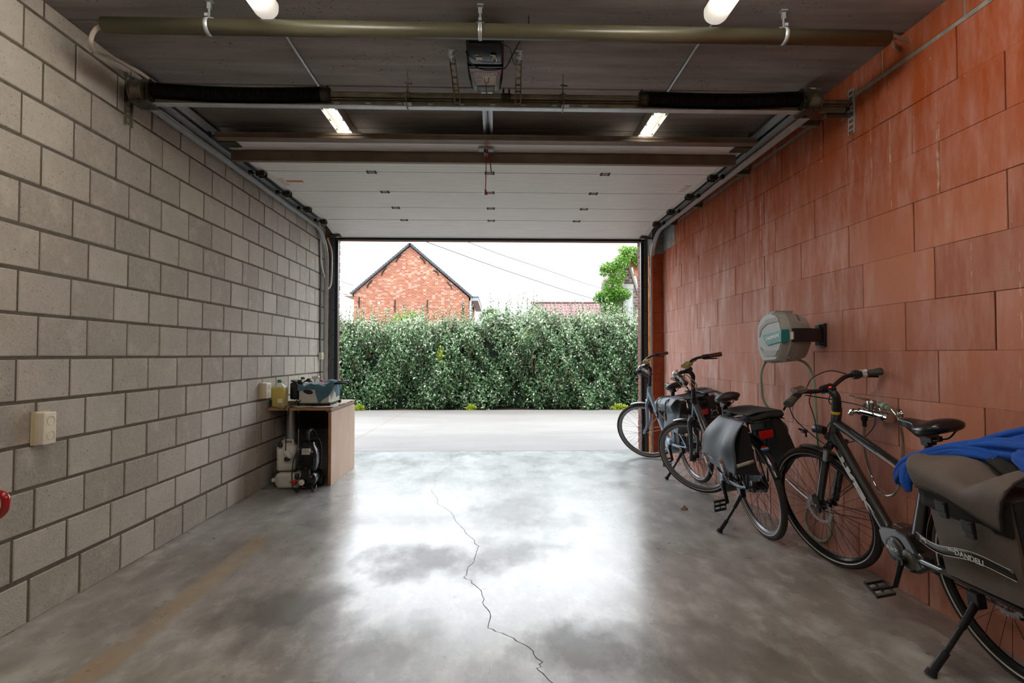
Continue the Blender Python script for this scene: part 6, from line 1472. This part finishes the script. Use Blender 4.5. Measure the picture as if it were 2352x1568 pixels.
for x in (.165, -.035):
    mb = MB(M1); pts = [(x, .08, .842+.010*(.2-x)), (x, .16, .842+.010*(.2-x)), (x, .215, .825), (x, .233, .775), (x, .236, .72), (x, .24, .66)]
    mb.tube(spline(pts, 4), .014, 6, flat=.25, up=(1, 0, 0)); mb.build('strap', M_bkf, lb)
    mb = MB(M1); mb.cbox((x, .248, .70), (.036, .012, .035)); mb.cbox((x, .248, .66), (.028, .010, .03)); mb.build('buckle', M_bk, lb, bevel=.002)
mb = MB(M1); mb.cbox((.07, .232, .775), (.07, .001, .004)); mb.build('printed_line', M_pw, lb)
bag_body(rb, M1, [(.14, -.11, .86), (-.22, -.12, .87), (-.26, -.19, .55), (.12, -.16, .55)], [(.14, -.07, .84), (-.22, -.07, .84), (-.26, -.07, .55), (.12, -.07, .55)], M_bbf, bulge=.012)
mb = MB(M1); mb.grid(lambda u, v: V((.14-.40*u, -.065-.155*v, .868+.018*math.sin(PI*u)-.05*max(0, v-.7)-.05*max(0, .2-u))), 16, 10); mb.build('flap', M_slb, rb, solid=.006)
for x in (-.03, -.10): mb = MB(M1); mb.grid(lambda u, v: V((x-.028*u, -.062-.16*v, .880+.016*math.sin(PI*(.14-x+.028*u)/.40)-.05*max(0, v-.7))), 2, 10); mb.build('strap', M_bkf, rb, solid=.003)
mb = MB(M1); mb.grid(lambda u, v: V((-.265, -.075-.125*u, .84-.28*v)), 3, 6); mb.build('end_panel', M_bbf, rb, solid=.003)
mb = MB(M1); mb.tube([(-.27, -.10, .665), (-.27, -.105, .69), (-.27, -.12, .70), (-.27, -.15, .70), (-.27, -.16, .69), (-.27, -.165, .665)], .003, 5); mb.tube([(-.27, -.105, .70), (-.27, -.10, .718), (-.27, -.11, .714)], .003, 5); mb.tube([(-.27, -.155, .70), (-.27, -.165, .73), (-.27, -.15, .742)], .002, 5); mb.cbox((-.27, -.13, .645), (.002, .09, .0025)); mb.build('cat_emblem', M_pw, rb)
mb = MB(M1); mb.grid(lambda u, v: (.14-.36*u, .08-.16*v, .838+.006*math.sin(u*6)), 6, 4); mb.build('bridge', M_bkf, p1, solid=.006)

# --- bike 3: taupe pannier, blue fleece
M3 = WM[B3.name]
p3 = pthing(B3, 'double_pannier', 'large taupe pannier with open flap and dark trim strip on the nearest bicycle', 'bicycle bag', (-.1, 0, .8))
lb = part('left_bag', p3); rb = part('right_bag', p3)
bag_body(lb, M3, [(.085, .20, .80), (-.285, .21, .80), (-.305, .235, .47), (.015, .225, .455)], [(.10, .075, .80), (-.285, .075, .80), (-.30, .075, .43), (.05, .075, .43)], M_taupe, bulge=.03)
mb = MB(M3); mb.grid(lambda u, v: V((.088-.06*u*0-.075*v, .195-.12*u, .80-.34*v))+V((.006, 0, 0)), 4, 8); mb.grid(lambda u, v: V((-.292-.012*v, .21-.135*u, .80-.35*v)), 4, 8); mb.grid(lambda u, v: V((.06-.36*u, .23-.15*v, .447)), 4, 3); mb.build('dark_side', M_bkf, lb, solid=.004)  # black sides and bottom; the rear side's shadow is put into its colour
# shade under the flap, put on the front face as a dark upper band
mb = MB(M3); mb.grid(lambda u, v: V((.083-.37*u, .222+.016*math.sin(PI*u), .795-.095*v-.015*u)), 12, 4); mb.build('flap_shadow_band', M_bkf, lb, solid=.004)
def flap3(u, v):
    # u front->rear, v inner edge -> ridge -> outer bottom edge
    dip = math.exp(-((u-.62)/.15)**2)
    A_ = V((.10-.42*u, .02, .865-.05*dip)); B_ = V((.092-.412*u, .155+.035*u, .882-.055*dip)); C_ = V((.035-.335*u, .268, .785-.05*u+.012*math.sin(u*5)))
    if v < .4: w = v/.4; p = A_*(1-w)+B_*w; p.z += .012*math.sin(PI*w)
    else:
        w = (v-.4)/.6; p = B_*(1-w)+C_*w; k = math.sin(PI*w); p.y += .040*k; p.z += .028*k
        p.z += .012*math.sin(u*7+2)*k; p.x += .014*k*(1-2*u)
    return p
mb = MB(M3); mb.grid(flap3, 34, 24); mb.build('flap', M_taupe, lb, solid=.006)
mb = MB(M3); mb.tube([flap3(k/20, 1) for k in range(21)]+[flap3(1, 1-k/8) for k in range(1, 9)], .005, 6); mb.build('flap_piping', M_bkf, lb)
mb = MB(M3); mb.grid(lambda u, v: V((-.12-.15*u, .03+.09*v, .838+.05*abs(u-.5)*2+.035*(1-v))), 10, 8); mb.build('open_lining', M_bkf, lb, solid=.004)
for x, z in ((-.085, .745), (-.185, .705)):
    mb = MB(M3); mb.cbox((x, .278, z), (.046, .016, .040)); mb.cbox((x, .286, z+.014), (.034, .008, .008)); mb.cbox((x-.002, .276, z-.026), (.038, .012, .030)); mb.build('buckle', M_bk, lb, bevel=.004)
mb = MB(M3); mb.grid(lambda u, v: V((.072-.385*u-.01*v, .268+.018*math.sin(PI*u), .600-.012*math.sin(u*7)-.030*v+.012*u)), 24, 2, 0); mb.build('trim_strip', mat('glossy_black_strip', '0f0f11', .3), lb, solid=.003)
mb = MB(M3)
for vv in (0, 1): mb.tube([V((.072-.385*k/24-.01*vv, .271+.018*math.sin(PI*k/24), .600-.012*math.sin(k/24*7)-.030*vv+.012*k/24)) for k in range(25)], .0012, 4)
mb.build('strip_piping', M_refl, lb)
dv3 = M3.to_3x3(); text('•••DANDELI', .026, M3 @ V((-.165, .2915, .5985)), dv3 @ V((-1, -.035, -.01)), dv3 @ V((0, 0, 1)), lb, M_pw, 'strip_lettering', bold=.0003)
mb = MB(M3); mb.tube([(.04, .280, .577), (.04, .281, .588), (.032, .282, .592), (.022, .283, .592), (.018, .283, .588), (.018, .283, .577)], .0015, 5); mb.tube([(.038, .281, .59), (.042, .281, .598)], .0012, 4); mb.build('cat_emblem', M_pw, lb)
mb = MB(M3); mb.tube(spline([(.09, .12, .78), (.10, .13, .74), (.075, .16, .70), (.06, .15, .74)], 5), .006, 6); mb.tube([(.10, .10, .80), (.095, .10, .60), (.05, .10, .46)], .01, 6, flat=.5); mb.build('side_strap', M_bkf, lb)
bag_body(rb, M3, [(.08, -.13, .80), (-.29, -.13, .80), (-.31, -.13, .45), (.02, -.13, .45)], [(.09, -.075, .80), (-.28, -.075, .80), (-.30, -.075, .44), (.04, -.075, .44)], M_taupe, bulge=.012)
t = NT('blue_fleece'); n = t.noise(8, 3, .6); t.set(Base_Color=t.ramp(n, [(.3, lin('013a8a')), (.7, lin('024ca4'))]), Roughness=.9); t.b.inputs['Sheen Weight'].default_value = .03; t.bump(t.noise(300, 2), .25, .002); M_fleece = t.m
fl = pthing(B3, 'fleece_blanket', 'bright blue fleece blanket stuffed over the taupe pannier on the nearest bicycle', 'blanket', (-.1, 0, .9))
# folds as thick soft rolls, sunk into one another
def roll(pts, r, fl_=.75, seed=0, name='fold', n=56, pl=3, dep=.3):
    P = spline(pts, 10); k = len(P); rn = random.Random(seed); ph = rn.uniform(0, 6)
    def rad(i): u = i/(k-1)*(len(r)-1); j = min(len(r)-2, int(u)); return r[j]*(1-(u-j))+r[j+1]*(u-j)
    mb = MB(M3); vs = []; tg = [(P[min(i+1, k-1)]-P[max(i-1, 0)]).normalized() for i in range(k)]
    for i in range(k):
        nrm = (V((0, 0, 1))-tg[i]*tg[i].z).normalized(); bi = tg[i].cross(nrm); R0 = rad(i); u = i/(k-1)
        for j in range(n):
            a = 2*PI*j/n; f = 1-dep*(1-abs(math.sin(a*pl*.5+ph+.9*math.sin(u*4+seed))))**2.2-.35*dep*(1-abs(math.sin(a*(pl+2)*.5-ph+u*3)))**2; q = R0*f
            vs.append(P[i]+nrm*math.cos(a)*q*fl_+bi*math.sin(a)*q)
    mb.add(vs, [(i*n+j, i*n+(j+1) % n, (i+1)*n+(j+1) % n, (i+1)*n+j) for i in range(k-1) for j in range(n)], 0, True)
    mb.add(vs[:n], [tuple(reversed(range(n)))], 0, True); mb.add(vs[-n:], [tuple(range(n))], 0, True)
    return mb.build(name, M_fleece, fl)
roll([(.172, .235, .758), (.160, .228, .79), (.138, .208, .828), (.105, .165, .853), (.06, .11, .874), (-.01, .065, .893), (-.10, .03, .905), (-.25, .01, .908), (-.42, .02, .90)], [.016, .036, .046, .05, .052, .055, .06, .065, .06], .78, 1, pl=5, dep=.36)
roll([(.085, .262, .752), (.10, .252, .785), (.105, .222, .828), (.08, .165, .868), (.02, .11, .888), (-.06, .09, .892), (-.13, .085, .885)], [.012, .024, .034, .038, .038, .034, .02], .85, 2, pl=4, dep=.36)
roll([(.200, .20, .775), (.176, .20, .805), (.15, .18, .835), (.11, .13, .86)], [.010, .026, .03, .03], .5, 3, pl=3)
roll([(.06, .06, .88), (.0, -.01, .905), (-.10, -.05, .935), (-.2, -.07, .945), (-.42, -.06, .925)], [.02, .04, .05, .055, .05], .8, 4, pl=4, dep=.32)
roll([(-.18, .05, .91), (-.23, .085, .905), (-.29, .11, .885), (-.33, .12, .855), (-.36, .12, .82)], [.02, .036, .042, .036, .02], .85, 6, pl=4)
# ------------------------------------------------------------------ hose reel
M_rg = mat('light_grey_shell', '9b9d98', .5, var=.04, bump=.1, bscale=300); M_rg2 = mat('mid_grey_shell', '87857d', .55, var=.04, bump=.1, bscale=300); M_rg3 = mat('dark_grey_shell', '5f5c55', .55, var=.04); M_teal = mat('teal_plate', '0f6f6c', .4, var=.04)
hr = thing('hose_reel', 'grey wall-mounted hose reel with teal name plate above the middle bicycle', 'hose reel', (2.10, 3.42, 1.35))
# shell: cross sections (depth x from wall, in x), outline in (y,z); body hangs on a bracket and is turned toward the camera
# local frame: a = reel axis (horizontal, roughly along -x+?), built as a faceted drum
RC = V((1.87, 3.485, 1.337))
ua = V((-1, 0, 0)); ul = V((-.0, 1, 0))
def P_(a, l, z): return RC+ua*a+ul*l+V((0, 0, z))
def outline(s, fl=1.0):
    pts = [(.165, .045), (.155, .09), (.11, .135), (.05, .158), (-.03, .165), (-.10, .145), (-.145, .09), (-.165, .02), (-.155, -.05), (-.12, -.11), (-.09, -.155), (.09, -.165), (.13, -.12), (.158, -.06)]
    return [(x*s, z*s) for x, z in pts]
secs = []
for a, s, m_ in ((-.125, .70, 0), (-.11, .84, 0), (-.03, 1.0, 0), (.03, 1.0, 0)): secs.append([P_(a, l, z) for l, z in outline(s)])
mb = MB(); mb.loft(secs, 0, False); mb.build('rear_shell', M_rg2, hr, bevel=.006)
secs = []
for a, s in ((.028, 1.0), (.06, .995), (.078, .965), (.088, .88)): secs.append([P_(a, l+.0, z) for l, z in outline(s)])
mb = MB(); mb.loft(secs, 0, False); mb.build('front_shell', M_rg, hr, bevel=.006)
mb = MB(); mb.prism([(.17, .06), (.16, .10), (.11, .145), (.05, .168), (-.03, .174), (-.028, .162), (.05, .152), (.10, .13), (.15, .09)], P_(-.06, 0, 0), ul, (0, 0, 1), ua*.12); mb.build('top_cover', M_rg2, hr, bevel=.004)
mb = MB(); mb.prism([(-.02, .158), (-.10, .142), (-.135, .10), (-.11, .092), (-.09, .118), (-.02, .14)], P_(-.05, 0, 0), ul, (0, 0, 1), ua*.10); mb.build('dark_groove', M_rg3, hr, bevel=.002)
mb = MB(); mb.prism([(.135, .02), (.115, .075), (.03, .118), (-.12, .128), (-.135, .098), (.02, .086), (.095, .05), (.115, .0)], P_(.084, 0, 0), ul, (0, 0, 1), ua*.008); mb.build('ridge', M_rg2, hr, bevel=.003)
mb = MB(); mb.prism([(-.12, -.085), (.07, -.085), (.11, -.06), (.09, -.10), (.05, -.125), (-.085, -.125)], P_(.084, 0, 0), ul, (0, 0, 1), ua*.008); mb.build('lower_facet', M_rg2, hr, bevel=.003)
pn = [(-.160, .044), (-.160, -.033), (.0, -.054), (.02, -.046), (.072, .010), (.064, .022)]
mb = MB(); mb.prism(pn, P_(.084, 0, 0), ul, (0, 0, 1), ua*.012); mb.prism([(.045, -.035), (.097, -.035), (.097, .044), (.045, .046)], (1.87, 3.335, 1.337), (-1, 0, 0), (0, 0, 1), (0, -.022, 0)); mb.build('name_plate', M_teal, hr, bevel=.003)
text('GARDENLINE', .0285, P_(.0968, -.060, -.002), -ul+V((0, 0, .13)), (0, 0, 1), hr, M_wht, 'name_lettering', bold=.0005)
mb = MB(); mb.prism([(1.85, 3.302), (1.95, 3.302), (2.10, 3.40), (2.10, 3.455), (1.95, 3.345), (1.85, 3.34)], (0, 0, 1.305), (1, 0, 0), (0, 1, 0), (0, 0, .085)); mb.build('swivel_arm', M_black, hr, bevel=.004)
mb = MB(); mb.box(2.088, XR(3.4)+.0, 3.385, 3.475, 1.275, 1.425); 
for z in (1.295, 1.405): mb.cyl((2.072, 3.40, z), (2.092, 3.40, z), .012, n=8); mb.box(2.06, 2.09, 3.39, 3.44, z-.012, z+.012)
mb.build('wall_bracket', M_black, hr, bevel=.003)
mb = MB(); mb.cbox((1.845, 3.313, 1.343), (.030, .003, .048)); mb.build('warning_label', M_wl, hr)
for nm, l, z in (('vent_slot', -.10, .09), ('vent_slot', -.11, -.07)):
    mb = MB(); c_ = V((1.865, 3.353 if z > 0 else 3.349, 1.337+z)); mb.rev([(.018, -.004), (.018, .004)], c_, V((0, -1, .75 if z > 0 else -.55)), 12); mb.build(nm, M_hole, hr)
M_hose = mat('grey_green_hose', '7c8f7a', .45, var=.08, nscale=8)
def hoseline(pts, r, nm, par, m=None): mb = MB(); mb.tube(spline(pts, 8), r, 10); return mb.build(nm, m or M_hose, par)
hoseline([P_(.0, .14, -.10), (1.77, 3.56, 1.12), (1.775, 3.57, 1.0), (1.785, 3.565, .92), (1.83, 3.545, .84)], .0085, 'outlet_hose', hr)
mb = MB(); mb.tube([(1.825, 3.545, .85), (1.84, 3.54, .82)], [.014, .016], 12, 0); mb.tube([(1.84, 3.54, .82), (1.862, 3.535, .785)], [.016, .018], 12, 1); mb.build('hose_connector', [M_hose, M_teal], hr)
hoseline([P_(.02, -.11, -.13), (2.03, 3.50, 1.17), (2.075, 3.49, 1.08), (2.085, 3.485, .95), (2.085, 3.475, .80), (2.085, 3.46, .65), (2.085, 3.43, .52)], .0085, 'supply_hose', hr)
hl = thing('garden_hose', 'grey-green hose loop on the wall behind the front wheel of the black bicycle', 'hose', (2.09, 3.45, .2))
hoseline([(2.085, 3.40, .55), (2.088, 3.43, .45), (2.088, 3.40, .32), (2.088, 3.34, .20), (2.088, 3.345, .10), (2.088, 3.42, .035), (2.088, 3.52, .03), (2.088, 3.60, .08), (2.088, 3.61, .16), (2.088, 3.55, .23), (2.09, 3.48, .26)], .0085, 'hose', hl)
mb = MB(); mb.tube([(2.085, 3.43, .535), (2.085, 3.40, .56), (2.09, 3.36, .575)], .014, 10); mb.build('coupling', M_teal, hl)
hoseline([(2.09, 3.86, .33), (2.09, 3.70, .285), (2.09, 3.58, .26)], .006, 'metal_pipe_end', hl, M_alu)

# ------------------------------------------------------------------ mixer tap with metal shower hose
tp = thing('mixer_tap', 'chrome mixer tap on the red wall behind the black saddle', 'tap', (2.08, 2.85, .92))
M_cr = mat('tap_chrome', 'b9b6b0', .08, 1, var=.02)
xw = 2.05
mb = MB(); mb.tube([(xw, 2.98, .905), (xw, 2.93, .905), (xw, 2.80, .898), (xw, 2.78, .897)], [.017, .024, .024, .022], 20); mb.tube([(xw, 3.00, .905), (xw-.01, 3.035, .90)], [.019, .014], 14); mb.build('body', M_cr, tp)
mb = MB(); mb.cyl((xw-.012, 3.03, .905), (xw-.014, 3.045, .897), .019, n=6); mb.cyl((xw-.014, 3.04, .90), (xw-.02, 3.055, .885), .013, n=12); mb.build('spout', M_cr, tp)
mb = MB(); mb.cyl((xw, 2.905, .92), (xw, 2.905, .955), .026, n=20); mb.rev([(.024, 0), (.024, .018), (.018, .024)], (xw, 2.905, .953), (0, 0, 1), 20); mb.tube([(xw-.005, 2.92, .972), (xw-.03, 2.965, .985), (xw-.045, 3.02, .995)], [.010, .005, .004], 8); mb.build('lever', M_cr, tp)
mb = MB(); mb.cyl((xw, 2.965, .92), (xw, 2.965, .955), .010, n=12); mb.build('diverter_knob', M_cr, tp)
for y in (2.79, 2.95):
    mb = MB(); mb.cyl((xw, y, .898), (XR(y), y, .91), .016, n=14); mb.rev([(.032, 0), (.03, .006), (.018, .014)], (XR(y), y, .91), (-1, 0, 0), 24); mb.build('wall_rosette', M_cr, tp)
mb = MB(); mb.cyl((xw, 2.765, .893), (xw, 2.785, .896), .026, n=8); mb.cyl((xw, 2.79, .896), (xw, 2.81, .897), .0255, n=8, m=1); mb.build('end_nut', [M_cr, M_bk], tp)
mb = MB(); mb.tube([(xw-.0, 2.815, .955), (xw-.01, 2.78, .95)], [.018, .02], 12, 0); mb.tube([(xw, 2.84, .958), (xw, 2.815, .955)], .014, 10, 1); mb.tube([(xw-.01, 2.78, .95), (xw-.015, 2.758, .946)], [.012, .011], 12, 0); mb.build('hose_adapter', [M_hose, M_teal], tp)
mb = MB(); mb.rev([(.018, 0), (.018, .024), (.012, .03), (.012, .06)], (xw, 2.965, .885), (0, 0, -1), 12); mb.build('outlet_collar', M_bk, tp)
mb = MB(); mb.cyl((xw, 2.965, .884), (xw, 2.965, .890), .016, n=12); mb.build('red_ring', M_redp, tp)
def corr(pts, r, nm, par):
    P = spline(pts, 26); d = 0; Q_ = [P[0]]
    for a, b in zip(P, P[1:]): Q_.append(b)
    # resample fine
    out = []; rs = []; acc = 0; step = .0022
    for a, b in zip(Q_, Q_[1:]):
        L = (b-a).length; n = max(1, int(L/step))
        for i in range(n): out.append(a.lerp(b, i/n)); rs.append(r*(1.0 if len(out) % 2 else .84))
    mb = MB(); mb.tube(out, rs, 8); return mb.build(nm, M_cr, par)
corr([(xw, 2.965, .83), (xw+.0, 2.97, .75), (xw+.01, 2.97, .66), (xw+.02, 2.945, .56), (xw+.02, 2.90, .50), (xw+.02, 2.84, .475), (xw+.02, 2.775, .50), (xw+.02, 2.735, .565), (xw+.02, 2.715, .66), (xw+.02, 2.705, .78), (xw+.01, 2.715, .88), (xw, 2.75, .935), (xw-.005, 2.765, .943)], .0075, 'shower_hose', tp)
# leaf on the floor
lf = MB(); M_lf = mat('dry_leaf', '9a5a22', .8, var=.3)
lf.grid(lambda u, v: (1.46+.055*u+.01*v, 4.26+.03*v, .003+.012*math.sin(u*PI)+.008*math.sin(v*5)), 5, 3); lf.grid(lambda u, v: (1.49+.012*u, 4.262+.018*v, .012+.02*v), 2, 2); tag(lf.build('leaf', M_lf, solid=.001), 'small dry brown leaf lying on the floor left of the middle bicycle pedal', 'leaf')
# ------------------------------------------------------------------ light
w = bpy.data.worlds.new('world'); sc.world = w; w.use_nodes = True; nt_ = w.node_tree; N_ = nt_.nodes; L_ = nt_.links; bg = N_['Background']
tc = N_.new('ShaderNodeTexCoord'); mp = N_.new('ShaderNodeMapping'); mp.inputs['Scale'].default_value = (1.2, 1.2, 3.5); no = N_.new('ShaderNodeTexNoise'); no.inputs['Scale'].default_value = 1.6; no.inputs['Detail'].default_value = 5
rp = N_.new('ShaderNodeValToRGB'); rp.color_ramp.elements[0].position = .35; rp.color_ramp.elements[0].color = (.86, .90, .95, 1); rp.color_ramp.elements[1].position = .65; rp.color_ramp.elements[1].color = (1, 1, 1, 1)
L_.new(tc.outputs['Generated'], mp.inputs[0]); L_.new(mp.outputs[0], no.inputs['Vector']); L_.new(no.outputs['Fac'], rp.inputs[0]); L_.new(rp.outputs[0], bg.inputs[0]); bg.inputs[1].default_value = SKY
def sun(name, d, st, ang, col):
    l = bpy.data.lights.new(name, 'SUN'); l.energy = st; l.angle = R(ang); l.color = col; o = bpy.data.objects.new(name, l); link(o); o.rotation_euler = V(d).to_track_quat('-Z', 'Y').to_euler(); return o
sun('overcast_sun', (.15, .55, -1), 2.3, 30, (1, .99, .97))
sun('sky_glow', (.0, -1, -.34), 6.2, 110, (.84, .92, 1)).data.specular_factor = .3
def area(name, loc, d, sx, sy, p, col):
    l = bpy.data.lights.new(name, 'AREA'); l.shape = 'RECTANGLE'; l.size = sx; l.size_y = sy; l.energy = p; l.color = col; o = bpy.data.objects.new(name, l); link(o); o.location = loc; o.rotation_euler = V(d).to_track_quat('-Z', 'Y').to_euler(); return o
WARM = (1, .86, .70)
fixture(-1.085, -.9, .35, 'added fill lamp out of view behind the camera on the grey block side', False); fixture(1.05, -.9, .35, 'added fill lamp out of view behind the camera on the red wall side', False)  # added pair of out-of-view lamps that brighten the interior
sc.view_settings.view_transform = 'Standard'; sc.view_settings.look = 'None'; sc.view_settings.exposure = .08
sc.cycles.use_denoising = True; sc.cycles.max_bounces = 8; sc.cycles.diffuse_bounces = 4; sc.cycles.glossy_bounces = 4; sc.cycles.transmission_bounces = 6; sc.cycles.transparent_max_bounces = 6
sc.cycles.sample_clamp_indirect = 6; sc.cycles.caustics_reflective = False; sc.cycles.caustics_refractive = False
